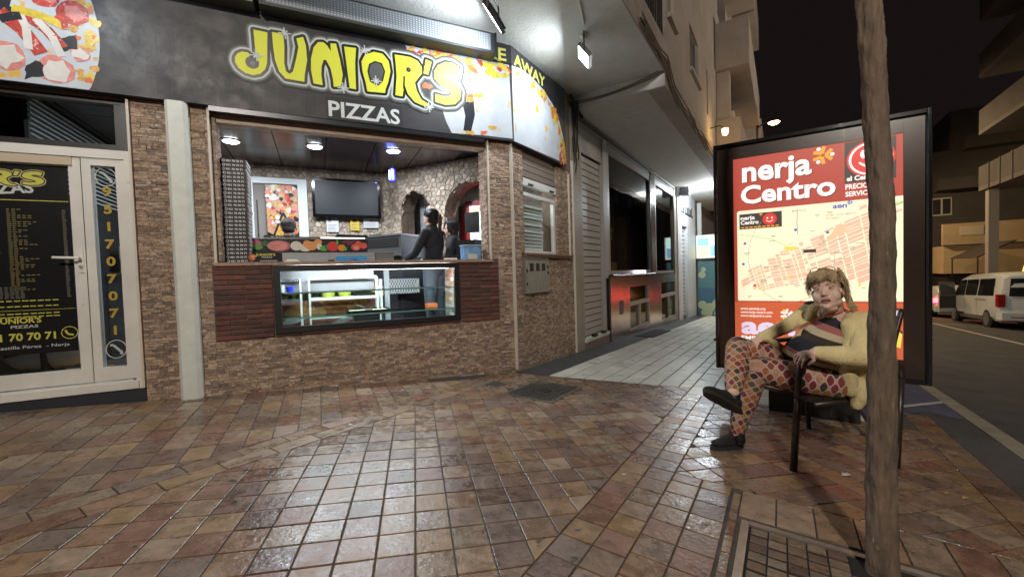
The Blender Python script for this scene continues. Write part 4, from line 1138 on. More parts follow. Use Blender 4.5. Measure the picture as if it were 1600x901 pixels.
# ------------------------------------------------------------------ room inside
m_room = mat('room_wall', (.22,.20,.18), .8)
RM = [F(-5.5, -.05, 0), F(-.02, -.05, 0), S(1.75, -.05, 0), S(1.75, -2.9, 0), F(-5.5, -3.6, 0)]
b = MB(); b.poly([(p[0], p[1], ZF) for p in RM]); b.build('inner_floor', mat('dark_floor_tile', (.09,.085,.08), .4, noise=.2, nscale=6), shop, fix=False)
b = MB(F)
b.box(-5.55, -5.45, -3.6, -.0, ZF, 2.9); b.box(-5.45, -1.22, -2.55, -2.36, ZF, 2.9)
b.build('inner_wall', m_room, shop)
RM = [F(-5.5, -.243, 0), F(-.05, -.243, 0), S(1.75, -.243, 0), S(1.75, -2.9, 0), F(-5.5, -3.6, 0)]
b = MB(); b.prism([(p[0], p[1]) for p in RM], 2.836, 2.9); b.build('ceiling', m_black, shop)
m_ceil = mat('brown_ceiling_panel', (.055,.036,.031), .22, noise=.35, nscale=2.5, vary=.15)
for i in range(11):
    for j in range(4):
        b = MB(F); u = -5.44+i*.567; w = -.25-j*.567
        if u > -.5: continue
        b.box(u+.006, u+.561, w-.561, w-.006, 2.818, 2.834); b.build('ceiling_panel', m_ceil, shop)
for k, (u, w) in enumerate(((-3.07, -1.25), (-2.167, -1.15), (-1.225, -1.03))):
    p = F(u, w, 2.818)
    t = thing('downlight', p, 'round white ceiling downlight, ' + ('above the stack of black pizza boxes', 'midway along the brown ceiling in line with the screen', 'above the blue insect trap')[k], 'downlight', 'ceiling downlights')
    b = MB(); b.lathe(p, (0, 0, -1), [(0, .10), (.008, .10), (.012, .085)], 20); b.build('rim', m_white, t)
    b = MB(); b.lathe(Vector(p)-Vector((0, 0, .0125)), (0, 0, -1), [(0, .083), (.006, .075)], 20); b.build('diffuser', lit('downlight_glow', (.86,.92,1.0), 16.0), t)
    area('downlight_lamp', Vector(p)-Vector((0, 0, .022)), (0, 0, -1), .15, .15, 15, (.88,.93,1.0), t)
t = thing('downlight', S(.75, -.85, 2.818), 'unseen ceiling downlight added to light the store room behind the small corner window', 'downlight', 'ceiling downlights')  # extra lamp, added to brighten the white pizza boxes and rear room
p = Vector(S(.75, -.85, 2.818))
b = MB(); b.lathe(p, (0, 0, -1), [(0, .10), (.008, .10), (.012, .085)], 20); b.build('rim', m_white, t)
b = MB(); b.lathe(p-Vector((0, 0, .0125)), (0, 0, -1), [(0, .083), (.006, .075)], 20); b.build('diffuser', lit('downlight_glow'), t)
area('downlight_lamp', p-Vector((0, 0, .022)), (0, 0, -1), .15, .15, 14, (.88,.93,1.0), t)
# irregular stone cladding
m_rub = mat('rubble_stone', (.3,.25,.19), .85, pal=[(.38,.32,.25),(.33,.27,.205),(.44,.38,.30),(.29,.24,.185),(.41,.335,.25),(.36,.305,.245)], vary=.18, noise=.4, nscale=16, bump=.7, bscale=60)
m_rubj = mat('rubble_joint', (.20,.17,.14), .95)
def cells(s0, s1, z0, z1, d, hole=None):
    pts = []
    ny = int((z1-z0)/d)+1; nx = int((s1-s0)/(d*1.25))+1
    for i in range(-1, nx+1):
        for j in range(-1, ny+1):
            pts.append((s0+(i+.5+.5*(j % 2)+RND.uniform(-.36, .36))*d*1.25, z0+(j+.5+RND.uniform(-.33, .33))*d))
    out = []
    for i, p in enumerate(pts):
        if not (s0-.05 < p[0] < s1+.05 and z0-.05 < p[1] < z1+.05): continue
        if hole and hole(*p): continue
        pl = [(s0, z0), (s1, z0), (s1, z1), (s0, z1)]
        for j, q in enumerate(pts):
            if j == i or abs(q[0]-p[0]) > 3*d or abs(q[1]-p[1]) > 3*d: continue
            nx_, ny_ = q[0]-p[0], q[1]-p[1]; c = nx_*(p[0]+q[0])/2 + ny_*(p[1]+q[1])/2 - .0035*hypot(nx_, ny_)
            pl = clip(pl, (nx_, ny_, c))
            if len(pl) < 3: break
        if len(pl) >= 3: out.append(pl)
    return out
def rubble(fr, cs, parent, most, w0=0.0):
    rest = MB(fr)
    cs = sorted(cs, key=lambda c: -parea(c))
    for k, pl in enumerate(cs):
        b = MB(fr) if k < most else rest
        n = len(pl); cx = sum(p[0] for p in pl)/n; cz = sum(p[1] for p in pl)/n; h = w0+RND.uniform(.004, .011)
        i = len(b.v)
        b.v += [b.p(x, w0, z) for x, z in pl] + [b.p(cx+(x-cx)*.86, h, cz+(z-cz)*.86) for x, z in pl]
        for q in range(n): b.f.append((i+q, i+(q+1) % n, i+n+(q+1) % n, i+n+q)); b.m.append(0)
        b.f.append(tuple(i+n+q for q in range(n))); b.m.append(0)
        if k < most: b.build('stone', m_rub, parent)
    if rest.v:
        o = rest.build('stone_infill', m_rub, parent); o['kind'] = 'stuff'
bw = thing('back_wall', F(-2.2, -2.35, ZF), 'rubble stone back wall of the pizza kitchen behind the television', 'wall')
b = MB(F); b.box(-5.44, -3.06, -2.36, -2.345, ZF, 2.83); b.box(-2.3, -1.23, -2.36, -2.345, ZF, 2.83); b.box(-3.06, -2.3, -2.36, -2.345, 2.65, 2.83); b.build('joint_bed', m_rubj, bw)
rubble(lambda u, w, z: F(u, -2.345+w, z), cells(-2.295, -1.235, 1.3, 2.82, .064) + cells(-3.05, -2.3, 2.655, 2.82, .064) + cells(-3.5, -3.07, 1.3, 2.82, .064), bw, 200)
# wall with two arches
AX, AY = -2.08228, 6.7176; AD = (.90266, -.43036)
def A(s, t, z): return (AX + s*AD[0] + t*AD[1], AY + s*AD[1] - t*AD[0], z)
def arch_top(s, m=0.0):
    for (s0, s1, zs, zt) in ((.42-m, .93+m, 2.16, 2.455+m), (1.24-m, 2.6, 2.05, 2.50+m)):
        if s0 < s < s1:
            c, r = (s0+s1)/2, (s1-s0)/2
            if s0 > 1: 
                c = s0+.48; r = .48
                if s > c: return zt
            x = abs(s-c)/r
            return zs + (zt-zs)*sqrt(max(0, 1-x*x))
    return None
aw = thing('arched_wall', A(1, 0, ZF), 'rubble stone wall with two arches behind the women in the pizza shop', 'wall')
b = MB(A); n = 54
for k in range(n):
    s0, s1 = k*2.16/n, (k+1)*2.16/n; t = arch_top((s0+s1)/2, .022)
    b.box(s0, s1, -.30, -.012, t if t else ZF, 2.83, skip=(3, 5) if 0 < k < n-1 and not t else ())
b.build('joint_bed', m_rubj, aw)
m_intr = mat('brown_arch_lining', (.17,.115,.085), .9, noise=.5, nscale=14, bump=1.0, bscale=30)
for (s0, s1, zs, zt) in ((.42, .93, 2.16, 2.455), (1.24, 2.2, 2.05, 2.50)):
    b = MB(A); c, r = (s0+s1)/2, (s1-s0)/2; pr = []
    pr.append((s0, ZF)); 
    for k in range(25):
        t = pi - k*pi/24; pr.append((c+r*cos(t), zs+(zt-zs)*sin(t)))
    if s0 < 1: pr.append((s1, ZF))
    else: pr = [p for p in pr if p[0] <= c+.001] + [(2.15, zt)]
    for (p, q) in zip(pr, pr[1:]):
        b.poly([(p[0], .012, p[1]), (q[0], .012, q[1]), (q[0], -.31, q[1]), (p[0], -.31, p[1])])
    b.build('arch_lining', m_intr, aw, fix=False)
rubble(lambda u, w, z: A(u, -.012+w, z), [c for c in cells(.0, 2.15, 1.25, 2.82, .068, lambda s, z: arch_top(s) is not None and z < arch_top(s)-.015)], aw, 200)
b = MB(A); b.box(-.6, 2.8, -1.75, -1.68, ZF, 2.83); b.build('rear_wall', mat('rear_room_wall', (.36,.32,.26), .85, noise=.3, nscale=9), aw)
# grey cold-room door seen through the first arch
gd = thing('grey_door', A(.70, -.45, ZF), 'pale grey metal door standing open inside the first arch', 'door')
b = MB(A); b.box(.46, .56, -.50, -.42, ZF, 2.50); b.build('edge', mat('grey_door_edge', (.34,.37,.40), .4), gd)
b = MB(A); b.box(.565, 1.02, -.47, -.43, ZF, 2.48); b.build('leaf', mat('grey_door_leaf', (.27,.31,.35), .4), gd)
# drinks fridge
fx, fy_ = -.60, 6.30
fg = thing('drinks_fridge', (fx, fy_, ZF), 'red framed drinks fridge glowing white beside the pillar', 'fridge')
def FR(u, w, z): return (fx + u*.94 + w*.34, fy_ + u*-.34*-1*0 + u*(-.34) - w*.94, z)
b = MB(FR); b.box(-.06, .62, -.55, -.02, ZF+.05, 2.26); b.build('cabinet', mat('fridge_red', (.26,.02,.024), .35), fg)
b = MB(FR); b.rect(-.005, .60, -.015, 1.2, 2.18); b.build('light_panel', lit('fridge_light', (.75,.85,1.0), .75), fg, fix=False)
b = MB(FR); b.box(-.01, .60, -.014, .0, 2.09, 2.17); b.build('header', lit('fridge_header', (.95,.62,.52), .35), fg)
b = MB(FR)
for k in range(8): b.box(.055+k*.06, .09+k*.06, -.014, .0, 1.92, 2.06)
b.build('bottle_row', mat('bottle_white', (.6,.65,.7), .3), fg)
b = MB(FR)
for k in range(20): b.box(.012, .032, -.008, .006, 1.35+k*.036, 1.372+k*.036)
o = b.build('led_dot', lit('fridge_led', (.9,.95,1.0), 7.0), fg); o['kind'] = 'stuff'
# television, notices, poster on the back wall
WB = -2.318
tv = thing('television', F(-1.74, -2.28, 2.09), 'black flat television with its screen off on the stone back wall', 'television')
b = MB(F); b.box(-2.232, -1.252, -2.30, -2.24, 2.085, 2.672); b.build('case', mat('tv_gloss_black', (.006,.006,.007), .12), tv)
b = MB(F); b.rect(-2.195, -1.290, -2.238, 2.128, 2.636); b.build('screen', mat('tv_screen', (.022,.024,.030), .42, spec=.3), tv, fix=False)
b = MB(F); b.rect(-1.32, -1.295, -2.2365, 2.643, 2.650); b.build('indicator', lit('tv_blue', (.1,.15,1), 4), tv, fix=False)
fw_ = flat('paper_white', (.60,.62,.64)); fg_ = flat('paper_grey', (.20,.21,.23)); 
def notice(u0, u1, z0, z1, m_, label, mark):
    b = MB(F); b.box(u0, u1, WB, WB+.006, z0, z1); o = b.build('notice', m_, None); tag(o, label, 'notice')
    b = MB(F); w = WB+.0068; l = u1-u0
    if mark == 'no': 
        b.line([((u0+u1)/2+.028*cos(k*pi/8), z1-.055+.028*sin(k*pi/8)) for k in range(16)], .007, w, 1, True); b.line([((u0+u1)/2-.02, z1-.035), ((u0+u1)/2+.02, z1-.075)], .006, w+.0004, 1)
    elif mark == 'cam': b.box((u0+u1)/2-.035, (u0+u1)/2+.03, w, w+.001, z1-.085, z1-.04, 2)
    else: b.rect(u0+.02, u0+.07, w, z1-.09, z1-.02, 0); 
    for k in range(5): b.rect(u0+.02, u1-.02-RND.uniform(0, .05), w, z0+.02+k*.021, z0+.027+k*.021, 0)
    b.build('print', [fg_, flat('notice_red', (.5,.03,.03)), flat('notice_black', (.02,.02,.02))], o, fix=False)
notice(-2.052, -1.882, 1.868, 2.11, fw_, 'white paper notice taped under the left part of the television', 'doc')
notice(-1.712, -1.578, 1.895, 2.112, flat('paper_yellow', (.62,.44,.02)), 'yellow camera surveillance notice under the television', 'cam')
notice(-1.515, -1.285, 1.94, 2.118, fw_, 'white notice with a red prohibition ring under the television corner', 'no')
wd = thing('white_doorway', F(-2.66, -2.34, ZF), 'white framed inner doorway beside the stacked black pizza boxes', 'doorway')
b = MB(F); b.box(-3.055, -2.84, -2.42, -2.325, 2.56, 2.648); b.box(-2.43, -2.302, -2.42, -2.325, ZF, 2.648); b.box(-2.8395, -2.4305, -2.42, -2.325, 2.562, 2.648); b.box(-3.055, -3.0, -2.42, -2.325, ZF, 2.56); b.build('frame', mat('white_door_frame', (.60,.66,.66), .4), wd)
b = MB(F); b.box(-2.999, -2.845, -2.44, -2.40, ZF, 2.555); b.build('door_leaf', mat('blue_grey_leaf', (.13,.17,.20), .4), wd)
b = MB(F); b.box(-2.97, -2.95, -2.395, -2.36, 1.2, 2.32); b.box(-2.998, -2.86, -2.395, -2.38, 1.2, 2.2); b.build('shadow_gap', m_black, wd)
pp = thing('pizza_poster', F(-2.63, -2.33, 1.25), 'tall poster of a loaded pizza with one slice outlined, on the white inner doorway', 'poster')
b = MB(F); b.box(-2.843, -2.428, -2.40, -2.322, 1.25, 2.553); b.build('board', flat('poster_black'), pp)
b = MB(F); w = -2.320
b.poly([(-2.838, w, 1.86), (-2.74, w, 1.80), (-2.63, w, 1.79), (-2.52, w, 1.80), (-2.433, w, 1.86), (-2.433, w, 2.50), (-2.5, w, 2.545), (-2.77, w, 2.545), (-2.838, w, 2.50)], 0)
for k in range(120):
    u, z = RND.uniform(-2.82, -2.45), RND.uniform(1.86, 2.52)
    blob(b, u, w+.0006+k*3e-5, z, RND.uniform(.015, .038), RND.choice((1, 2, 7, 6, 5, 3, 4, 2, 1, 5)), 9, .25)
b.line([(-2.80, 1.70), (-2.63, 2.14), (-2.45, 1.70)], .03, w+.004, 4)
b.poly([(-2.80, w+.0032, 1.66), (-2.455, w+.0032, 1.66), (-2.63, w+.0032, 2.10)], 6)
for k in range(9): 
    z = RND.uniform(1.70, 1.92); u = -2.63+RND.uniform(-.5, .5)*(2.1-z)*.6; blob(b, u, w+.0035+k*3e-5, z, .025, RND.choice((1, 7, 5, 2)), 9, .25)
b.build('pizza_picture', [mat('print_baked', (.46,.31,.15), .4, noise=.4, nscale=22)] + m_pr[1:], pp, fix=False)
# slatted panel on the far left wall, seen through the door glass
sp_ = thing('slatted_screen', F(-4.39, -1.3, 2.0), 'black screen of white horizontal slats on a partition inside the shop door', 'screen')
b = MB(F); b.box(-4.42, -4.395, -2.34, -.35, ZF, 2.815); b.build('board', mat('partition_dark', (.03,.03,.032), .5), sp_)
for k in range(17):
    b = MB(F); b.box(-4.3945, -4.38, -2.33, -.36, 2.05+k*.0455, 2.063+k*.0455); b.build('slat', mat('pale_slat', (.60,.63,.62), .5), sp_)
b = MB(F); b.box(-4.39, -3.4, -2.3, -1.6, ZF, 1.25); b.box(-4.39, -3.4, -2.32, -1.58, 1.251, 1.29)
tag(b.build('steel_worktop', m_steel2), 'long steel worktop inside the shop seen through the door glass', 'worktop')
b = MB(F); b.box(-4.3, -4.02, -1.95, -1.7, 1.291, 1.60); b.box(-4.28, -4.04, -1.699, -1.69, 1.33, 1.45)
tag(b.build('coffee_machine', m_whitepaint), 'white machine standing on the steel worktop behind the door glass', 'machine')
hm = thing('moped_fairing', F(-4.35, -.5, ZF), 'white plastic moped fairing with a black flash on the floor behind the door glass', 'moped')
b = MB(); b.lathe(F(-4.75, -.55, .52), (D1[0], D1[1], .1), [(0, .02), (.1, .12), (.3, .17), (.5, .15), (.62, .05)], 14); b.build('fairing', m_white, hm, smooth=True)
b = MB(); b.tube([F(-4.65, -.38, .56), F(-4.45, -.365, .60), F(-4.25, -.39, .60)], .018, 6); b.build('flash', m_black, hm)
b = MB(F); b.box(-4.8, -4.05, -.7, -.35, ZF, .36); b.build('board', mat('orange_board', (.5,.25,.08), .5), hm)

# ------------------------------------------------------------------ stacked pizza boxes in the serving window
m_pbox = mat('black_pizza_box', (.012,.012,.013), .5)
b = MB(F); b.box(-3.012, -2.795, -.40, -.135, 1.320, 1.3555); px0 = b.build('pizza_box', [m_pbox])
b = MB(F); b.line([(-2.972+.011*cos(k*pi/5), 1.338+.011*sin(k*pi/5)) for k in range(10)], .004, -.1343, 0, True); b.text('951 70 70 71', -2.952, -.1343, 1.3285, .026, bold=.03, width=.135)
b.build('phone_print', flat('box_white', (.62,.63,.63)), px0, fix=False)
b = MB(F); b.box(-2.7945, -2.785, -.39, -.14, 1.323, 1.353); b.build('flap', mat('kraft_edge', (.20,.19,.18), .7), px0)
tag(px0, 'black pizza box printed with a phone number, lowest of the tall serving window stack', 'pizza box', 'black pizza boxes stacked in the serving window')
NB = 26
for k in range(1, NB):
    j = Vector((RND.uniform(-.006, .006), RND.uniform(-.004, .004), k*.0386))
    copy_tree(px0, j, 'black pizza box printed with a phone number, topmost of the tall serving window stack' if k == NB-1 else 'black pizza box, %s from the bottom of the tall stack in the serving window' % ORD[k])
m_wbox = mat('white_card', (.76,.79,.77), .6)
b = MB(S); b.prism([(.34, -.092), (.93, -.080), (1.14, -.34), (.60, -.47)], 1.442, 1.486); wb0 = b.build('pizza_box', m_wbox)
b = MB(S)
b.plate([(.36, 1.4455), (.90, 1.4455), (.90, 1.449), (.36, 1.449)], -.0955, -.0775); b.build('slit', m_black, wb0)
tag(wb0, 'white pizza box at the bottom of the stack in the small corner window', 'pizza box', 'white pizza boxes in the corner window')
for k in range(1, 13):
    q = copy_tree(wb0, Vector((RND.uniform(-.012, .012), RND.uniform(-.008, .008), k*.0475)), 'white pizza box, the top one of the stack in the small corner window' if k == 12 else 'white pizza box, %s from the bottom of the stack in the small corner window' % ORD[k])

# ------------------------------------------------------------------ counter things
tc = thing('topping_cabinet', F(-2.2, -.5, 1.0), 'refrigerated topping cabinet printed with ham, onions, peppers and grapes behind the counter', 'cabinet')
b = MB(F); b.box(-2.80, -1.60, -.85, -.50, 1.0, 1.2995); b.box(-2.80, -1.60, -.85, -.31, 1.30, 1.43); b.build('body', mat('satin_steel', (.30,.31,.32), .45, metal=.5, noise=.08, nscale=5), tc)
b = MB(F); b.box(-2.80, -1.675, -.80, -.305, 1.4305, 1.572); b.build('front', mat('cabinet_dark', (.02,.022,.022), .3), tc)
b = MB(F); b.box(-2.80, -1.67, -.82, -.30, 1.5725, 1.582); b.build('top_edge', m_steel2, tc)
b = MB(F); w = -.3040; z0 = 1.50
pm = [flat('ham', (.60,.22,.22)), flat('ham_rind', (.38,.10,.14)), flat('onion', (.58,.55,.46)), flat('onion_brown', (.62,.26,.08)), flat('leaf', (.08,.30,.04)), flat('pepper_red', (.55,.025,.02)), flat('pepper_orange', (.62,.20,.02)), flat('grape', (.12,.015,.03)), flat('tomato', (.55,.07,.04)), flat('leaf_dark', (.03,.12,.03))]
k = 0
for (x, y, r, ry, m_) in ((398,381,.06,.05,1),(402,386,.05,.025,4),(414,380,.03,.03,9),(436,384,.11,.058,1),(434,384,.095,.05,0),(463,384,.055,.05,2),(477,387,.06,.04,2),(480,381,.04,.04,3),(487,384,.055,.048,3),(497,377,.04,.03,3),(499,385,.028,.035,2),(506,388,.04,.03,4),(512,386,.03,.03,9),(520,385,.055,.055,5),(527,376,.012,.03,4),(534,387,.04,.036,6),(540,389,.016,.02,4),(538,378,.022,.02,7),(543,376,.022,.02,7),(548,379,.022,.02,7),(552,376,.022,.02,7),(545,381,.02,.02,7),(556,386,.05,.04,8),(560,380,.03,.03,8),(568,384,.038,.034,8),(557,387,.03,.022,0)):
    u, z = onF_(x, y, -.30); k += 1; b.disc(u, w+k*8e-5, min(max(z, 1.432+ry), 1.571-ry), r, m_, 14, ry)
b.build('vegetable_print', pm, tc, fix=False)
b = MB(F); b.box(-2.69, -2.45, -.40, -.33, 1.583, 1.612); lb_ = b.build('label_bar', m_black, tc)
b = MB(F); b.text('951 70 70 71', -2.625, -.3290, 1.590, .018, bold=.02, width=.12); b.build('lettering', flat('box_white'), lb_, fix=False)
b = MB(F); b.box(-2.40, -2.16, -.55, -.36, 1.583, 1.602); b.build('lid', m_black, tc)
b = MB(F); b.box(-2.15, -1.70, -.31, -.302, 1.5825, 1.590); b.build('light_strip', lit('cabinet_led', (.9,.95,1), 2.5), tc)
for k in range(5):
    b = MB(F); u = -2.02+k*.008; b.plate([(u, 1.583+k*.011), (u+.36-k*.01, 1.583+k*.009), (u+.36-k*.01, 1.588+k*.009), (u, 1.588+k*.011)], -.60, -.34); 
    tag(b.build('tray_lid', m_blackm), 'thin black tray lid, %s of the loose pile on the topping cabinet' % ('lowest', 'second from the bottom', 'middle one', 'second from the top', 'topmost')[k], 'tray lid', 'black tray lids on the topping cabinet')
fl = thing('flyer_stand', F(-2.66, -.14, 1.32), 'black leaning card with the shop logo at the foot of the stacked boxes', 'flyer')
b = MB(F); b.plate([(-2.775, 1.319), (-2.515, 1.319), (-2.515, 1.415), (-2.775, 1.425)], -.145, -.135); b.build('card', flat('poster_black'), fl)
b = MB(F); b.text("JUNIOR'S", -2.66, -.1345, 1.388, .032, bold=.03, width=.17, align='CENTER'); b.build('lettering', fy, fl, fix=False)
b = MB(F); b.text('PIZZAS', -2.65, -.1345, 1.366, .02, bold=.02, width=.09, align='CENTER'); b.rect(-2.71, -2.56, -.1345, 1.335, 1.341); b.build('lettering', ft, fl, fix=False)
b = MB(F); b.disc(-2.775, -.1344, 1.375, .032, 1, 14); b.disc(-2.77, -.1342, 1.38, .02, 6, 10); b.build('pizza_picture', m_pr, fl, fix=False)
b = MB(F); b.box(-2.50, -2.36, -.28, -.16, 1.319, 1.337); b.box(-2.48, -2.38, -.25, -.18, 1.3375, 1.352); tag(b.build('napkin_pack', m_white), 'small white pack of napkins on the counter near the flyer', 'napkins')
mx_ = thing('maxi_box', F(-1.83, -.2, 1.32), 'blue cardboard box with red and white letters on the counter', 'box')
b = MB(F); b.box(-2.01, -1.70, -.32, -.16, 1.319, 1.378); b.build('carton', mat('blue_carton', (.03,.24,.50), .5), mx_)
b = MB(F); b.text('M', -1.88, -.1592, 1.333, .034, bold=.03); b.build('lettering', flat('notice_red'), mx_, fix=False)
b = MB(F); b.text('axi', -1.845, -.1592, 1.333, .034, bold=.03); b.build('lettering', flat('carton_dark', (.03,.05,.30)), mx_, fix=False)
b = MB(F); b.box(-2.09, -2.03, -.25, -.17, 1.319, 1.343); tag(b.build('card_terminal', m_black), 'tiny black card terminal beside the blue box on the counter', 'card terminal')
b = MB(F); b.box(-1.62, -1.38, -.62, -.36, 1.25, 1.43); tag(b.build('steel_bin', m_steel2), 'plain grey steel bin behind the counter right of the blue box', 'bin')
db_ = thing('tip_box', F(-.5, -.15, 1.32), 'clear blue plastic box reflecting light at the end of the counter', 'plastic box')
m_cb = mat('blue_clear_plastic', (.20,.36,.62), .08, noise=.3, nscale=14, spec=.8)
b = MB(F); b.box(-.60, -.385, -.24, -.10, 1.319, 1.49); b.build('box', m_cb, db_)
b = MB(F); b.box(-.61, -.375, -.25, -.09, 1.4905, 1.50); b.build('lid', mat('clear_lid', (.5,.62,.75), .1), db_)
b = MB(F); b.box(-.55, -.43, -.0995, -.098, 1.33, 1.39); b.build('paper', flat('paper_cream', (.55,.56,.45)), db_)
nh = thing('napkin_holder', F(-.75, -.15, 1.32), 'small black wire holder with white napkins on the counter by the blue box', 'napkin holder')
b = MB(F); b.box(-.83, -.68, -.20, -.12, 1.319, 1.345); b.build('napkin', m_white, nh)
b = MB()
for u in (-.845, -.665): b.tube([F(u, -.2, 1.32), F(u, -.2, 1.372), F(u, -.12, 1.372), F(u, -.12, 1.32)], .005, 5)
b.build('wire', m_black, nh)
tl = thing('till_screen', A(1.86, .42, 1.3), 'dark till monitor standing at the pillar end of the kitchen', 'till')
b = MB(A); b.box(1.83, 2.03, .36, .40, 1.70, 1.97); b.build('monitor', m_blackm, tl)
b = MB(A); b.box(1.74, 2.03, .32, .50, 1.32, 1.60); b.build('base', m_black, tl)
# insect trap hanging from the ceiling
it = thing('insect_trap', P(613, 273, 6.0), 'blue glowing insect trap hanging from the ceiling', 'insect trap')
p = P(613, 274, 6.0)
b = MB(); b.lathe(p - Vector((0, 0, .10)), (0, 0, 1), [(0, .045), (.02, .05), (.18, .05), (.20, .03)], 10); b.build('cage', mat('trap_blue', (.02,.02,.25), .4), it)
b = MB()
for s in (-1, 1): b.lathe(p + Vector((.026*s, -.05, -.07)), (0, 0, 1), [(0, .011), (.13, .011)], 8)
b.build('tube', lit('trap_glow', (.10,.16,1.0), 9), it)
b = MB(); b.tube([p + Vector((0, 0, .10)), p + Vector((.03, 0, .2)), p + Vector((.08, 0, .36)), (p.x+.08, p.y, 2.82)], .004, 5); b.build('cord', m_black, it)
# oven
ov = thing('pizza_oven', A(.55, .45, ZF), 'black and steel pizza oven behind the counter beside the woman with a ponytail', 'oven')
b = MB(A); b.box(.16, .98, .05, .70, ZF, 1.40); b.build('stand', mat('oven_dark', (.05,.05,.055), .4), ov)
b = MB(A); b.box(.14, 1.0, .05, .72, 1.41, 1.71); b.build('deck', mat('oven_grey', (.13,.135,.14), .35, metal=.5), ov)
b = MB(A); b.box(.30, .95, .7205, .728, 1.56, 1.68); b.build('door_glass', m_black, ov)
b = MB(A); b.box(.12, 1.0, .7205, .78, 1.43, 1.50); b.build('handle', mat('oven_steel', (.26,.27,.28), .3, metal=.7), ov)
b = MB(A); b.box(.12, 1.02, .04, .74, 1.711, 1.735); b.build('hood', mat('oven_steel'), ov)
b = MB(A); b.box(.22, .42, .2, .5, 1.736, 1.78); b.box(.55, .9, .2, .5, 1.736, 1.76); tag(b.build('oven_tray', m_blackm), 'black trays lying on top of the pizza oven', 'trays')

# ------------------------------------------------------------------ display case under the counter
dc = thing('display_case', F(-1.65, -.3, .62), 'black framed glass display case under the counter with lit shelves and a tray', 'display case')
b = MB(F); frame4(b, -2.588, -.708, .618, 1.283, .058, -.02, .032); b.build('frame', m_black, dc)
b = MB(F); b.rect(-2.53, -.766, .004, .676, 1.225); b.build('pane', glass('clear_pane'), dc, fix=False)
b = MB(F); b.box(-2.585, -.712, -.66, -.021, .60, .617); b.build('bottom', m_steel2, dc)
b = MB(F); b.box(-2.60, -2.589, -.66, -.03, .60, 1.284); b.build('side', mat('case_white', (.55,.58,.6), .4), dc)
sdp = MB(F); sdp.box(-.703, -.69, -.62, -.03, .60, 1.284); sdp = sdp.build('side', mat('pale_mortar', (.5,.46,.42), .8), dc)
m_ob = mat('pale_orange_brick', (.5,.3,.2), .6, pal=[(.55,.32,.20),(.60,.48,.40),(.42,.22,.14),(.62,.52,.46)], vary=.15, noise=.2, nscale=30)
for r in range(13):
    for c in range(3):
        b = MB(F); w = -.60+c*.19+(.09 if r % 2 else 0); z = .64+r*.048; b.box(-.712, -.7035, w, min(w+.18, -.035), z, z+.04); b.build('brick', m_ob, sdp)
m_shelf = glass('shelf_glass', tint=(.82,.93,.92), rough=.03)
for z in (1.0, .745):
    b = MB(F); b.box(-2.58, -.72, -.46, -.08, z, z+.009); sh_ = b.build('shelf', m_shelf, dc)
    b = MB(F); b.box(-2.58, -.72, -.0798, -.077, z-.004, z+.012); b.build('shelf_edge', mat('green_glass_edge', (.20,.36,.35), .15), sh_)
tb = MB(); tb.tube([F(-2.42, -.10, 1.243), F(-1.92, -.10, 1.243)], .014, 8); tb.tube([F(-1.90, -.10, 1.243), F(-.80, -.10, 1.243)], .017, 8)
o = tb.build('light_tube', lit('case_tube', (.86,.94,1.0), 22.0), dc); 
for (u, l) in ((-2.17, .5), (-1.35, 1.1)): area('case_lamp', F(u, -.13, 1.238), (-.25*D1[1], .25*D1[0], -1), l, .03, 4.5*l, (.86,.94,1.0), dc)
o = [q for q in dc.children if q.name.startswith('case_lamp')]
for q in o: q.rotation_euler = (0, 0, radians(90-65.1))
bp_ = thing('chicken_poster', F(-2.05, -.66, .62), 'brown poster of roast chicken with the shop name seen through the display case', 'poster')
b = MB(F); b.box(-2.586, -1.54, -.70, -.665, .61, 1.17); b.build('board', mat('poster_maroon', (.30,.12,.095), .5, noise=.5, nscale=7), bp_)
b = MB(F); w = -.663
for k, (u, z, r, ry, m_) in enumerate(((-2.4,.78,.16,.09,0),(-2.0,.80,.2,.10,1),(-1.78,.83,.12,.07,0),(-2.22,.74,.1,.07,2),(-2.1,.9,.1,.05,0),(-1.7,.72,.12,.05,2),(-2.45,.69,.14,.04,3),(-1.9,.66,.2,.03,3))): b.disc(u, w+k*1e-4, z, r, m_, 16, ry, .3)
b.build('chicken_picture', [mat('roast', (.52,.24,.08), .4, noise=.5, nscale=16), mat('roast_dark', (.36,.13,.05), .4, noise=.4, nscale=16), mat('roast_pale', (.45,.25,.10), .4, noise=.4, nscale=16), flat('plate_white', (.55,.55,.52))], bp_, fix=False)
logo(F, 'logo', bp_, -.6615, -2.56, .90, .50, .24, [flat('poster_gold', (.58,.50,.12)), flat('poster_line'), flat('poster_maroon2', (.26,.10,.08)), flat('poster_edge')], halo=(.04,), d=.024, dw=.0007)
rk = thing('wire_rack', F(-1.95, -.4, .62), 'white metal rack of rails standing inside the display case', 'rack')
for (u, z0, z1) in ((-2.375, .62, 1.15), (-2.29, .62, 1.15), (-1.575, .62, 1.15), (-1.53, .62, 1.12)):
    for w in (-.40, -.56):
        b = MB(F); b.box(u-.008, u+.008, w-.008, w+.008, z0, z1); b.build('post', m_white, rk)
for z in (1.135, .905, .70):
    for w in (-.40, -.56):
        b = MB(F); b.box(-2.282, -1.583, w-.006, w+.006, z, z+.03); b.build('rail', m_white, rk)
b = MB(F); b.box(-2.57, -2.384, -.56, -.40, 1.12, 1.15); b.box(-2.57, -2.384, -.56, -.40, .90, .93); b.build('side_shelf', m_steel2, rk)
ty = thing('baking_tray', F(-1.7, -.25, .755), 'black baking tray holding pastry and a spatula in the display case', 'baking tray')
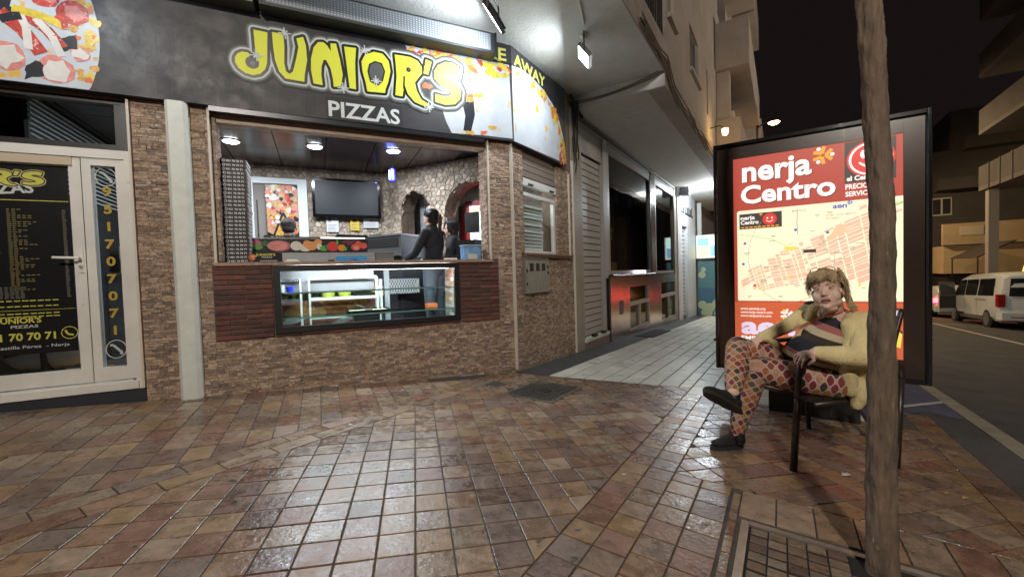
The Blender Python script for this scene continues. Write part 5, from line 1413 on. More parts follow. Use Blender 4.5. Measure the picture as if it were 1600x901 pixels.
b = MB(F); b.box(-1.92, -1.48, -.42, -.13, .756, .766); b.box(-1.93, -1.92, -.43, -.12, .756, .79); b.box(-1.48, -1.47, -.43, -.12, .756, .79); b.box(-1.919, -1.481, -.43, -.42, .756, .79); b.box(-1.919, -1.481, -.13, -.12, .756, .785); b.build('tray', m_blackm, ty)
b = MB(F); b.box(-1.90, -1.50, -.41, -.14, .767, .778); b.build('pastry', mat('pastry', (.55,.46,.30), .6, noise=.3, nscale=18), ty)
b = MB(); b.tube([F(-1.83, -.35, .84), F(-1.72, -.26, .80)], .008, 6); b.build('handle', m_black, ty)
b = MB(F); b.prism([(-1.73, -.27), (-1.65, -.27), (-1.66, -.18), (-1.74, -.19)], .782, .786); b.build('blade', m_steel2, ty)
b = MB(F); b.box(-1.86, -1.60, -.4, -.2, .62, .735); tag(b.build('steel_pan', mat('oven_steel')), 'steel pan under the shelf with the baking tray', 'pan')
b = MB(); b.lathe(F(-2.47, -.3, 1.011), (0, 0, 1), [(0, .032), (.06, .038), (.061, .034)], 14); tag(b.build('blue_cup', mat('blue_plastic', (.01,.02,.45), .35)), 'small deep blue cup on the top glass shelf', 'cup')
b = MB(); b.lathe(F(-2.54, -.25, 1.011), (0, 0, 1), [(0, .022), (.08, .024), (.081, .02)], 12); tag(b.build('jar', mat('clear_jar', (.45,.5,.5), .1)), 'small clear jar beside the blue cup', 'jar')
for k, u in enumerate((-2.10, -1.93)):
    b = MB(); b.lathe(F(u, -.48, .936), (0, 0, 1), [(0, .060), (.045, .072), (.05, .07)], 16); tb_ = b.build('lemon_tub', mat('tub_yellow', (.50,.50,.06), .4))
    b = MB(); b.lathe(F(u, -.48, .9865), (0, 0, 1), [(0, .074), (.008, .070)], 16); b.build('lid', m_white, tb_)
    tag(tb_, ('white lidded yellow tub on the display case rack, the one nearer the posts', 'white lidded yellow tub on the display case rack, beside the dark tray')[k], 'tub', 'tubs on the rack')
b = MB(F); b.box(-1.83, -1.60, -.56, -.40, .936, .965); tag(b.build('dark_tray', m_blackm), 'dark tray on the rack beside the yellow tubs', 'tray')
cr_ = thing('bottle_crate', F(-1.2, -.9, .95), 'white and blue lattice crate behind the display case', 'crate')
b = MB(F); b.box(-1.42, -.98, -1.2, -.92, .92, 1.12); b.build('body', mat('crate_blue', (.10,.16,.22), .5), cr_)
b = MB(F)
for k in range(14): 
    u = -1.42+k*.034; b.line([(u, .925), (min(u+.10, -.98), 1.115)], .008, -.919+k*1e-4); b.line([(u, 1.115), (min(u+.10, -.98), .925)], .008, -.915+k*1e-4)
o = b.build('lattice', m_white, cr_, fix=False); o['kind'] = 'stuff'
for (u, w, h) in ((-1.42, -.75, .92),):
    b = MB(F); b.box(u-.03, u+.03, w-.03, w+.03, ZF, 1.27); tag(b.build('counter_leg', mat('pale_grey_post', (.42,.46,.48), .5)), 'pale grey post holding the counter, seen through the display case', 'post')
b = MB(F); b.box(-1.0, -.88, -.5, -.35, .756, .80); tag(b.build('orange_packet', mat('orange_packet', (.62,.16,.05), .5)), 'orange packet on the lower glass shelf', 'packet')
b = MB(F); b.box(-1.9, -.72, -2.2, -1.7, ZF, 1.15); tag(b.build('kitchen_fridge', mat('oven_dark')), 'dark steel fridge unit behind the display case', 'fridge')
# ------------------------------------------------------------------ lit street map case
mc = thing('map_case', B(.75, -.1, gz(2.6, 3.5)), 'tall back-lit town map case in a dark brown frame behind the seated woman', 'map case')
m_brown = mat('dark_brown_enamel', (.040,.020,.014), .28, noise=.15, nscale=3, coat=.3)
m_edge = mat('black_gloss_edge', (.010,.010,.011), .12, spec=.7)
b = MB(B); b.box(.034, 1.471, -.22, -.045, .20, 2.255); b.build('body', m_brown, mc)
b = MB(B)
b.prism([(0, -.24), (.033, -.24), (.033, .0), (.022, .014), (.008, .014), (0, .004)], .165, 2.285)
b.prism([(1.505, -.24), (1.472, -.24), (1.472, .0), (1.483, .014), (1.497, .014), (1.505, .004)], .165, 2.285)
b.box(.0335, 1.4715, -.24, .006, 2.256, 2.285); b.box(.0335, 1.4715, -.24, .006, .165, .199)
b.build('frame', m_edge, mc)
b = MB(B); b.box(.0345, .164, -.044, -.024, .2, 2.2555); b.box(1.347, 1.4705, -.044, -.024, .2, 2.2555); b.box(.1645, 1.3465, -.044, -.024, 2.137, 2.2555); b.box(.1645, 1.3465, -.044, -.024, .2, .346)
b.build('mount', m_brown, mc)
b = MB(B); b.rect(.034, 1.471, .0, .2, 2.2555); b.build('glass', glass('case_glass', tint=(.97,.97,.96), rough=.015), mc, fix=False)
b = MB(B); b.box(.43, 1.08, -.20, -.005, -.40, .164); b.build('pedestal', mat('black_pedestal', (.012,.011,.010), .4), mc)
b = MB(B); b.tube([B(-.004, -.1, .42), B(-.03, -.1, .42)], .012, 8); b.tube([B(1.507, -.1, .52), B(1.535, -.1, .52)], .012, 8); b.build('lock', m_blackm, mc)
WP = -.030
EK = .44
l_red = lit('map_red', (.42,.062,.042), EK, None); l_or = lit('map_orange', (.58,.115,.045), EK); l_cream = lit('map_cream', (.93,.86,.60), EK)
l_pink = lit('map_pink', (.84,.50,.37), EK, 'NONE'); l_white = lit('map_white', (.92,.90,.86), EK, 'NONE'); l_dk = lit('map_dark', (.055,.042,.036), EK, 'NONE'); l_bred = lit('map_bright_red', (.66,.045,.035), EK, 'NONE')
l_star = lit('map_orange_figures', (.85,.35,.03), EK, 'NONE'); l_shadow = lit('map_text_shadow', (.14,.018,.012), EK, 'NONE'); l_lil = lit('map_lilac', (.74,.62,.80), EK, 'NONE')
l_grey = lit('map_grey', (.36,.34,.26), EK, 'NONE'); l_blue = lit('map_blue', (.10,.13,.45), EK, 'NONE'); l_green = lit('map_green', (.42,.62,.25), EK, 'NONE'); l_pyel = lit('map_yellow', (.85,.66,.10), EK, 'NONE')
l_sand = lit('map_sand', (.86,.74,.50), EK, 'NONE')
b = MB(B)
b.rect(.165, 1.346, WP, 1.662, 2.136, 0); b.rect(.165, 1.346, WP, .347, .80, 1); b.rect(.165, .186, WP, .80, 1.662, 0)
b.poly([(.186, WP, .80), (1.346, WP, .80), (1.346, WP, 1.662), (.186, WP, 1.662)], 0)
po2 = b.build('poster', [l_red, l_or], mc, fix=False)
b = MB(B); b.poly([(.196, WP+.001, .812), (1.346, WP+.001, .812), (1.346, WP+.001, 1.650), (.206, WP+.001, 1.650), (.192, WP+.001, 1.638), (.192, WP+.001, .826)], 0); b.build('map_sheet', l_cream, po2, fix=False)
b = MB(B)
for (t, u, z, s, wd) in (('nerja', .238, 1.918, .262, .525), ('Centro', .226, 1.716, .225, .70)):
    b.text(t, u+.006, WP+.0010, z-.007, s, 1, bold=.034, width=wd); b.text(t, u, WP+.0018, z, s, 0, bold=.030, width=wd)
b.build('title_print', [l_white, l_shadow], po2, fix=False)
def figures(b, u, z, r, m0, m1, w):
    for k in range(3):
        a = pi/2 + .5 + k*2*pi/3
        for s in (-.62, .62):
            b.line([(u+.22*r*cos(a), z+.22*r*sin(a)), (u+r*.95*cos(a+s), z+r*.95*sin(a+s))], r*.34, w+k*1e-4+(s > 0)*3e-5, m0)
        b.disc(u+.80*r*cos(a), w+.0006, z+.80*r*sin(a), r*.20, m1, 10)
b = MB(B); figures(b, .842, 2.055, .078, 0, 1, WP+.002); b.build('figures_logo', [l_star, l_white], po2, fix=False)
b = MB(B); b.rect(.985, 1.305, WP+.001, 1.795, 2.128, 0)
b.disc(1.150, WP+.0016, 1.975, .152, 3, 32, .145); b.disc(1.150, WP+.0020, 1.975, .138, 2, 32, .131); b.disc(1.150, WP+.0024, 1.975, .122, 3, 32, .116)
b.disc(1.105, WP+.0028, 2.015, .020, 2, 14, .034); b.disc(1.195, WP+.0028, 2.015, .020, 2, 14, .034)
b.line([(1.085+.0+.013*k, 1.945-.036*sin(pi*k/10)) for k in range(11)], .016, WP+.0028, 2); b.line([(1.078, 1.953), (1.094, 1.937)], .012, WP+.003, 2)
b.text('el Centro', .998, WP+.0016, 1.812, .052, 2, bold=.04, width=.20)
b.build('smiling_face_print', [l_dk, l_red, l_white, l_bred], po2, fix=False)
b = MB(B); b.text('PRECIO, G', .990, WP+.0012, 1.745, .055, 0, bold=.03, width=.20); b.build('lettering', l_white, po2, fix=False); b = MB(B); b.text('SERVICIO,', .990, WP+.0012, 1.685, .055, 0, bold=.03, width=.20); b.build('lettering', l_white, po2, fix=False)
b = MB(B); b.rect(.212, .545, WP+.002, 1.478, 1.618, 0); b.text('nerja', .222, WP+.0026, 1.565, .05, 1, bold=.03, width=.115); b.text('Centro', .222, WP+.0026, 1.522, .05, 1, bold=.03, width=.145)
b.disc(.452, WP+.0026, 1.555, .055, 2, 20); b.disc(.435, WP+.003, 1.565, .008, 1, 8); b.disc(.47, WP+.003, 1.565, .008, 1, 8); b.line([(.425+.009*k, 1.545-.014*sin(pi*k/6)) for k in range(7)], .006, WP+.003, 1)
for k in range(9): b.rect(.225+k*.034, .25+k*.034, WP+.0026, 1.487, 1.498, 3)
figures(b, .385, 1.603, .013, 3, 3, WP+.003)
b.build('corner_card', [l_dk, l_white, l_bred, l_star], po2, fix=False)
# street blocks of the map
reg = [(.21,.99),(.28,1.09),(.42,1.18),(.55,1.25),(.70,1.33),(.84,1.40),(.92,1.46),(1.02,1.50),(1.10,1.60),(1.335,1.60),(1.33,1.02),(1.10,.99),(.95,1.03),(.80,1.0),(.66,.98),(.52,.92),(.40,.905),(.30,.94)]
def inside(p, poly):
    c = False
    for i in range(len(poly)):
        (x0, y0), (x1, y1) = poly[i-1], poly[i]
        if (y0 > p[1]) != (y1 > p[1]) and p[0] < (x1-x0)*(p[1]-y0)/(y1-y0)+x0: c = not c
    return c
b = MB(B)
rr = random.Random(5)
xs, ys = [0], [0]
while xs[-1] < 1.5: xs.append(xs[-1] + rr.choice((.03, .045, .06, .085)))
while ys[-1] < 1.3: ys.append(ys[-1] + rr.choice((.024, .034, .05)))
def warp(x, y):
    t = radians(22) + .25*sin(x*3.1) ; 
    u, z = x - .1, y - .35
    return (.2 + u*cos(t) - z*.25*sin(2*t), .85 + u*sin(radians(20)) + z*cos(t*.6) + .03*sin(u*7))
for i in range(len(xs)-1):
    for j in range(len(ys)-1):
        q = [warp(*p) for p in ((xs[i]+.0035, ys[j]+.003), (xs[i+1]-.0035, ys[j]+.003), (xs[i+1]-.0035, ys[j+1]-.003), (xs[i]+.0035, ys[j+1]-.003))]
        c = (sum(p[0] for p in q)/4, sum(p[1] for p in q)/4)
        if inside(c, reg) and rr.random() < .88 and all(.20 < p[0] < 1.34 for p in q):
            b.poly([(p[0]+rr.uniform(-.002, .002), WP+.0018, p[1]+rr.uniform(-.002, .002)) for p in q], 0)
o = b.build('street_block', l_pink, po2, fix=False); o['kind'] = 'stuff'
b = MB(B); ww = WP+.0024
b.text('aen', .905, ww, 1.597, .058, 1, bold=.03, width=.095); figures(b, 1.018, 1.635, .020, 1, 1, ww)
b.text('MÁLAGA', .62, ww, 1.598, .026, 0, bold=.01); b.text('EXCMO. AYUNTAMIENTO', .86, ww, 1.535, .024, 0, bold=.01, width=.20); b.text('DE NERJA', .86, ww, 1.508, .024, 0, bold=.01, width=.09)
for k in range(40):
    u, z = rr.uniform(.22, 1.28), rr.uniform(.85, 1.60); l = rr.uniform(.02, .055)
    if .2 < u < .56 and z > 1.45: continue
    b.rect(u, u+l, ww+k*1e-5, z, z+.006, 0)
    if k % 2: b.rect(u+.004, u+l*.8, ww+k*1e-5, z-.011, z-.006, 0)
for (u, z, m_) in ((.255,1.345,1),(.24,1.155,1),(.645,1.44,1),(.87,1.40,1),(.33,.955,4),(.6,1.02,3),(.38,.93,3),(1.08,.95,3),(1.28,1.0,3)): b.disc(u, ww+.0004, z, .012, m_, 10)
b.line([(.60+.32*cos(t*pi/14+2.3), 1.22+.42*sin(t*pi/14+2.3)) for t in range(0, 19)], .0035, ww+.001, 0)
b.line([(.22, 1.43), (.35, 1.40), (.47, 1.37), (.58, 1.30), (.63, 1.33)], .006, ww+.001, 2); b.line([(.66, 1.62), (.655, 1.5), (.66, 1.40)], .006, ww+.0012, 0)
b.rect(.56, .65, ww+.001, 1.265, 1.295, 3); b.rect(1.16, 1.25, ww+.001, 1.55, 1.585, 3); b.line([(1.24, 1.56), (1.345, 1.60)], .02, ww+.0014, 2)
b.rect(.70, .79, ww+.001, 1.235, 1.262, 5)
b.poly([(.86, ww+.001, 1.33), (1.0, ww+.001, 1.40), (.985, ww+.001, 1.46), (.93, ww+.001, 1.45)], 6)
b.build('map_mark', [l_grey, l_blue, l_green, l_pyel, l_bred, l_dk, lit('map_peach', (.88,.55,.33), EK, 'NONE')], po2, fix=False)
for t_, z_, w_ in (('www.aenerja.org', .728, .20), ('www.nerja-centro.com', .695, .255), ('www.nerjacentro.com', .662, .245)):
    b = MB(B); b.text(t_, .212, WP+.0012, z_, .034, 0, bold=.01, width=w_); b.build('lettering', l_white, po2, fix=False)
b = MB(B); b.text('aen', .216, WP+.0012, .508, .215, 1, bold=.04, width=.42); b.build('lettering', [l_white, l_lil], po2, fix=False); b = MB(B); b.text('EMPRES', .216, WP+.0012, .448, .05, 0, bold=.03, width=.22)
b.build('lettering', l_white, po2, fix=False)
b = MB(B); figures(b, .575, .69, .052, 0, 2, WP+.002); b.build('figures_logo', [l_white, l_lil, l_pyel, l_dk], po2, fix=False); b = MB(B)
b.rect(1.255, 1.335, WP+.0012, .64, .76, 3); b.disc(1.30, WP+.0018, .70, .03, 1, 16, .045)
b.poly([(1.30, WP+.0014, .60), (1.34, WP+.0014, .55), (1.33, WP+.0014, .44), (1.28, WP+.0014, .46)], 2); b.poly([(1.27, WP+.0012, .63), (1.345, WP+.0012, .57), (1.30, WP+.0012, .48), (1.26, WP+.0012, .5)], 3)
b.build('corner_emblem', [l_white, l_lil, l_pyel, l_dk], po2, fix=False)

# ------------------------------------------------------------------ street tree
tr_ = thing('street_tree', (TREE[0], TREE[1], gz(*TREE)), 'slender young street tree with rough brown bark standing in the paver pit', 'tree')
m_bark = mat('bark', (.135,.098,.070), .9, noise=.4, nscale=22, bump=1.0, bscale=60, streak=(1, 1, .28), speck=((.34,.30,.24), 42, .70))
cl = [(1381, 925, .068), (1378, 880, .064), (1378, 800, .0605), (1378, 700, .0585), (1378.5, 600, .0545), (1379, 500, .050), (1379, 400, .0475), (1376, 300, .0475), (1371.5, 220, .0465), (1366, 130, .0465), (1361, 60, .0465), (1357, 0, .0455)]
path = [(P(x, y, 1.60), r*.79) for x, y, r in cl]
path[0] = (Vector((path[0][0].x, path[0][0].y, gz(*TREE)-.03)), .056)
top = path[-1][0]
path += [(top + Vector((-.03, .02, .35)), .043), (top + Vector((-.05, .05, .8)), .040), (top + Vector((-.03, .05, 1.25)), .036)]
b = MB(); rr = random.Random(3); i = 0; n = 44
pts = []
for (p, r), (q, s) in zip(path, path[1:]):
    for k in range(16): pts.append((p.lerp(q, k/16), r + (s-r)*k/16))
pts.append(path[-1])
from mathutils import noise as mnoise
def bump_(a, z): return (.0036)*mnoise.noise(Vector((cos(a)*5, sin(a)*5, z*2.2))) + .0030*abs(mnoise.noise(Vector((cos(a)*13, sin(a)*13, z*5+9)))) + .0022*mnoise.noise(Vector((cos(a)*24, sin(a)*24, z*11))) + .0016*sin(a*5+z*9) + .0013*sin(a*9-z*31) + .0012*sin(a*3+z*57) + rr.uniform(-.0009, .0009) + (.004*max(0, cos(a-2.2))*max(0, 1-abs(z-.9)*9)) + .003*max(0, cos(a-4))*max(0, 1-abs(z-1.55)*8)
for p, r in pts:
    for j in range(n):
        a = 2*pi*j/n; R_ = r*1.0 + bump_(a, p.z); b.v.append((p.x+R_*cos(a), p.y+R_*sin(a), p.z))
for k in range(len(pts)-1):
    for j in range(n): b.f.append((k*n+j, k*n+(j+1) % n, (k+1)*n+(j+1) % n, (k+1)*n+j)); b.m.append(0)
b.build('trunk', m_bark, tr_, smooth=True)
fork = path[-1][0]
tips = []
for k in range(6):
    a = k*1.05+.4; e = Vector((cos(a)*.75, sin(a)*.75, 1.05+.25*(k % 2)))
    pp_ = [fork - Vector((0, 0, .03*k)), fork + e*.35 + Vector((0, 0, .05)), fork + e*.7, fork + e]
    b = MB(); b.tube(pp_, [.028, .02, .014, .006], 7); b.build('limb', m_bark, tr_, smooth=True); tips += pp_[1:]
b = MB()
for k in range(1500):
    c = rr.choice(tips) + Vector((rr.gauss(0, .26), rr.gauss(0, .26), rr.gauss(.08, .22)))
    if c.z < 3.35: continue
    d = Vector((rr.uniform(-1, 1), rr.uniform(-1, 1), rr.uniform(-.6, .6))).normalized(); e = d.cross(Vector((rr.uniform(-1, 1), rr.uniform(-1, 1), 1))).normalized()
    l, w = rr.uniform(.045, .08), rr.uniform(.02, .03)
    b.poly([c, c+d*l*.5+e*w, c+d*l, c+d*l*.5-e*w], raw=True)
o = b.build('crown', mat('leaf', (.06,.10,.03), .6, vary=.4), tr_, fix=False); o['kind'] = 'stuff'

# ------------------------------------------------------------------ metal armchair
ch = thing('armchair', (2.03, 2.80, gz(2.03, 2.80)), 'dark brown metal terrace armchair with a curved tube arm on the paving', 'chair')
m_ch = mat('brown_metal_tube', (.040,.030,.024), .38, metal=.3, noise=.15, nscale=20)
c0 = Vector((2.03, 2.80)); cf = Vector((-.96, -.28)); cs_ = Vector((.28, -.96))
def CH(f, s, z): 
    p = c0 + cf*f + cs_*s; return Vector((p.x, p.y, z))
GA = (1.694, 2.496); GB = (1.55, 2.94); GC = (2.345, 3.272); GD = (2.405, 2.575)
def foot(g): return Vector((g[0], g[1], gz(*g)))
def smooth_path(pts, k=5):
    out = []
    n = len(pts)
    for i in range(n-1):
        p0, p1, p2, p3 = pts[max(i-1, 0)], pts[i], pts[i+1], pts[min(i+2, n-1)]
        for q in range(k):
            t = q/k
            out.append(.5*((2*p1) + (p2-p0)*t + (2*p0-5*p1+4*p2-p3)*t*t + (3*p1-p0-3*p2+p3)*t**3))
    out.append(pts[-1]); return out
an = smooth_path([P(1246, 622, 2.46), P(1249, 582, 2.46), P(1256, 565, 2.46), P(1272, 557, 2.475), P(1310, 556.5, 2.52), P(1352, 560, 2.56), P(1385, 565, 2.59), P(1404, 572, 2.61), P(1408, 590, 2.60)])
b = MB(); b.tube(an, .0185, 10); b.build('arm', m_ch, ch, smooth=True)
b = MB(); b.tube([P(1246, 622, 2.46), P(1244, 660, 2.47), foot(GA)], [.0185, .020, .021], 10); b.build('leg', m_ch, ch, smooth=True)
b = MB(); b.tube([P(1408, 590, 2.60), foot(GD)], [.0185, .016], 10); b.build('leg', m_ch, ch, smooth=True)
rB = CH(.27, -.27, .56)
b = MB(); b.tube(smooth_path([CH(.38, -.27, .30), CH(.33, -.27, .50), CH(.26, -.27, .56), CH(.0, -.28, .57), CH(-.24, -.29, .56), CH(-.31, -.30, .50)]), .0185, 10); b.build('arm', m_ch, ch, smooth=True)
b = MB(); b.tube([CH(.38, -.27, .30), foot(GB)], [.0185, .018], 10); b.build('leg', m_ch, ch, smooth=True)
b = MB(); b.tube([CH(-.31, -.30, .50), CH(-.33, -.30, .28), foot(GC)], [.0185, .018, .017], 10); b.build('leg', m_ch, ch, smooth=True)
b = MB(); b.tube(smooth_path([CH(-.345, -.32, .12), CH(-.32, -.27, .245), CH(-.30, -.2, .262), CH(-.28, .1, .262), CH(-.27, .22, .262)]), .016, 8); b.build('brace', m_ch, ch, smooth=True)
for s in (-.255, .235):
    b = MB(); b.tube([CH(.285, s, .272), CH(-.29, s, .255)], .016, 8); b.build('seat_rail', m_ch, ch, smooth=True)
def slat(name, f0, f1, z0, z1, s0=-.24, s1=.222):
    b = MB(); c = [CH(f0, s0, z0), CH(f0, s1, z0), CH(f1, s1, z1), CH(f1, s0, z1)]
    b.hexa([Vector(p) + Vector((0, 0, -.011)) for p in c] + [Vector(p) + Vector((0, 0, .011)) for p in c]); b.build(name, m_ch, ch)
for k in range(6): f = .285-k*.096; slat('seat_slat', f, f-.078, .292-k*.003, .290-k*.003)
for k in range(4):
    f = -.30-.035*k; z = .40+k*.10
    b = MB(); c = [(f, -.25), (f, .25), (f-.018, .25), (f-.018, -.25)]
    b.hexa([CH(x, y, z) for x, y in c] + [CH(x-.028, y, z+.075) for x, y in c]); b.build('back_slat', m_ch, ch)
for s in (-.262, .262):
    b = MB(); b.tube(smooth_path([CH(-.27, s, .26), CH(-.31, s, .40), CH(-.36, s, .60), CH(-.44, s, .82)]), .016, 8); b.build('back_post', m_ch, ch, smooth=True)

# ------------------------------------------------------------------ street lamps
def street_lamp(n, a, h, label, power, spot=True, sd=1):
    p = Vector(K(n, a)); t = thing('street_lamp', p, label, 'street lamp', 'street lamps along the pavement')
    b = MB(); b.tube([p, p + Vector((0, 0, 1.0)), p + Vector((0, 0, h+.1))], [.07, .055, .04], 10); b.build('pole', m_blackm, t, smooth=True)
    hd = p + Vector((D2[1]*.55*sd, -D2[0]*.55*sd, h+.12))
    b = MB(); b.tube([p + Vector((0, 0, h)), p + Vector((D2[1]*.25*sd, -D2[0]*.25*sd, h+.16)), hd], .028, 8); b.build('arm', m_blackm, t, smooth=True)
    b = MB(); b.lathe(hd + Vector((0, 0, -.02)), (0, 0, 1), [(0, .20), (.05, .17), (.10, .05)], 14); b.build('lamp_shade', m_blackm, t, smooth=True)
    b = MB(); b.lathe(hd + Vector((0, 0, -.10)), (0, 0, 1), [(0, .08), (.05, .17), (.078, .19)], 14); b.build('lamp_glass', lit('sodium_glass', (1.0,.58,.20), 22.0), t, smooth=True)
    if spot:
        o = point('lamp_bulb', hd + Vector((0, 0, -.16)), power, (1.0,.66,.34), .10, t)
        l = bpy.data.lights.new('lamp_bulb', 'SPOT'); l.energy = power; l.color = (1.0,.68,.36) if sd > 0 else (1.0,.88,.72); l.shadow_soft_size = .1 if sd > 0 else .3; l.spot_size = radians(150); l.spot_blend = .5
        o.data = l; o.rotation_euler = Vector((D2[1]*.85*sd, -D2[0]*.85*sd, -.75 if sd > 0 else -.55)).to_track_quat('-Z', 'Y').to_euler()
    else: point('lamp_bulb', hd + Vector((0, 0, -.16)), power, (1.0,.91,.80), .16, t)
LAMP = 160
street_lamp(-.72, 19.0, 7.35, 'lit street lamp whose glow shows above the top edge of the map case', 900)
street_lamp(1.15, 33.0, 8.6, 'lit street lamp hidden far down the street behind the map case', 1500)
street_lamp(1.22, -3.4, 5.3, 'unseen street lamp by the kerb behind the viewpoint, added as frontal fill', 800, False)  # unseen lamp, added for soft frontal light on the paving, stone and woman
street_lamp(9.3, 15.0, 7.0, 'unseen street lamp added on the far pavement to light the van and facades', 900, True, -1)  # out of view, added to brighten the van and the facades opposite

# ------------------------------------------------------------------ buildings across the road
m_far = mat('far_render', (.12,.112,.108), .9, noise=.15, nscale=.6)
m_far2 = mat('far_render_dim', (.08,.074,.071), .9, noise=.2, nscale=.6)
bb = thing('balcony_building', K(10.5, 20), 'tall apartment building with deep stacked balconies across the road', 'apartment building')
def kb(b, n0, n1, a0, a1, z0, z1): 
    q = [(n0, a0), (n1, a0), (n1, a1), (n0, a1)]
    b.hexa([(*K(n, a)[:2], z0) for n, a in q] + [(*K(n, a)[:2], z1) for n, a in q])
b = MB(); kb(b, 9.9, 18, 2, 29.5, -3, 19); b.build('wall', m_far, bb)
for z in (4.6, 7.4, 10.2, 12.95, 15.7):
    b = MB(); kb(b, 8.4, 9.895, 3, 30.5, z, z+.20); bl = b.build('balcony', m_far, bb)
    b = MB(); kb(b, 8.4, 8.52, 3, 30.5, z+.205, z+1.2); kb(b, 8.521, 9.895, 30.38, 30.5, z+.205, z+1.2); b.build('parapet', m_far2, bl)
    if z < 5:
        for k in range(22):
            b = MB(); a = 4+k*1.2; kb(b, 8.36, 8.398, a, a+.06, z+.0, z+1.22); b.build('rail_post', m_far, bl)
    for k in range(7):
        b = MB(); kb(b, 9.86, 9.894, 4+k*3.7, 5.9+k*3.7, z+.22, z+2.3); b.build('balcony_door', m_dark, bb)
for a in (12, 18.5, 25, 30):
    b = MB(); kb(b, 8.55, 8.9, a-.2, a+.2, -2.4, 4.595); b.build('column', mat('pale_column', (.26,.25,.24), .8), bb)
for k in range(6):
    b = MB(); kb(b, 9.86, 9.894, 5+k*4, 8+k*4, -1.6, 1.6); b.build('shop_window', m_dark, bb)
mbld = thing('rear_building', K(12, 46), 'dark stepped building with one white framed window beyond the balconies', 'building')
b = MB(); kb(b, 9.2, 20, 43, 55, -4, 9.2); kb(b, 10.4, 20, 43.01, 55, 9.2, 12.0); kb(b, 8.2, 9.199, 44, 55, -4, 7.0); b.build('wall', m_far2, mbld)
b = MB(); kb(b, 9.5, 13, 41.6, 42.999, 6.2, 7.0); b.build('balcony', m_far2, mbld)
b = MB(); kb(b, 11, 14, 41.8, 42.999, 9.0, 9.9); b.build('balcony', m_far2, mbld)
wpt = P(1471, 323, 1); rk_ = wpt - Vector((0, 0, EYE)); s_ = 42.96/(rk_.x*D2[0] + rk_.y*D2[1]); c = Vector((0, 0, EYE)) + rk_*s_
nn = nk(c.x, c.y)
b = MB(); kb(b, nn-.55, nn+.55, 42.93, 42.999, c.z-.65, c.z+.65); wq = b.build('window', mat('window_white', (.5,.48,.44), .6), mbld)
for s in (-1, 1):
    b = MB(); kb(b, nn+s*.26-.2, nn+s*.26+.2, 42.91, 42.929, c.z-.55, c.z+.55); b.build('pane', m_dark, wq)
tw = thing('terrace_wall', K(11, 37), 'long pale terrace wall lit warm yellow at the end of the road', 'wall')
b = MB(); kb(b, 8.55, 14, 36.6, 36.9, 2.15, 3.45); b.build('parapet', mat('ochre_wall', (.46,.36,.22), .85, noise=.1, nscale=1), tw)
b = MB(); kb(b, 8.65, 14, 36.9, 42, .35, 2.1); b.build('fascia', mat('ochre_wall'), tw)
b = MB(); kb(b, 8.9, 14, 37.5, 42, -2.6, .34); b.build('dark_ground_floor', m_dark, tw)
b = MB(); kb(b, 9.3, 10.3, 36.57, 36.599, 2.7, 3.25); b.build('blank_panel', mat('pale_panel', (.55,.48,.36), .8), tw)
aw2 = thing('awning', K(9.8, 33), 'dark sloping awning over the pavement beyond the van', 'awning')
b = MB(); q = [(8.5, 31), (9.86, 31), (9.86, 35), (8.5, 35)]
b.hexa([(*K(n, a)[:2], 1.25 + (.8 if n > 9 else 0)) for n, a in q] + [(*K(n, a)[:2], 1.31 + (.8 if n > 9 else 0)) for n, a in q]); b.build('canvas', mat('dark_canvas', (.05,.04,.035), .9), aw2)
for a in (31.1, 34.9):
    b = MB(); b.tube([(*K(8.55, a)[:2], -1.75), (*K(8.55, a)[:2], 1.27)], .03, 6); b.build('post', m_blackm, aw2)

# bits of litter on the paving
def litter(name, px, py, pts, m, label, cat):
    r = ray(px, py); k = -EYE/(r.z - GX*r.x - GY*r.y); x, y = r.x*k, r.y*k
    b = MB(); n = len(pts)
    b.v += [(x+a, y+c, gz(x+a, y+c)+.004+h) for a, c, h in pts] + [(x+a*.96, y+c*.96, gz(x+a, y+c)+.006+h) for a, c, h in pts]
    b.f += [tuple(range(n-1, -1, -1)), tuple(range(n, 2*n))] + [(q, (q+1) % n, n+(q+1) % n, n+q) for q in range(n)]; b.m += [0]*(n+2)
    tag(b.build(name, m), label, cat)
m_dry = mat('dry_leaf', (.36,.25,.09), .7)
litter('paper_scrap', 1321, 742, [(-.03,-.012,0),(0,-.02,.004),(.03,-.004,0),(.026,.016,.002),(-.01,.02,0)], flat('paper_white'), 'torn white paper scrap on the paving behind the armchair leg', 'litter')
litter('dry_leaf', 1507, 779, [(-.022,-.006,0),(0,-.012,.006),(.024,.0,.002),(.004,.012,.008)], m_dry, 'curled yellow leaf on the paving right of the tree trunk', 'leaf')
litter('dry_leaf', 1478, 771, [(-.012,-.006,0),(.006,-.009,.004),(.014,.004,.002),(-.004,.008,.005)], m_dry, 'tiny yellow leaf scrap on the paving beside the larger curled leaf', 'leaf')
litter('cigarette_end', 975, 742, [(-.012,-.003,0),(.012,-.001,0),(.012,.004,.003),(-.012,.002,.003)], flat('paper_white'), 'white cigarette end lying in the middle of the brown paving', 'litter')
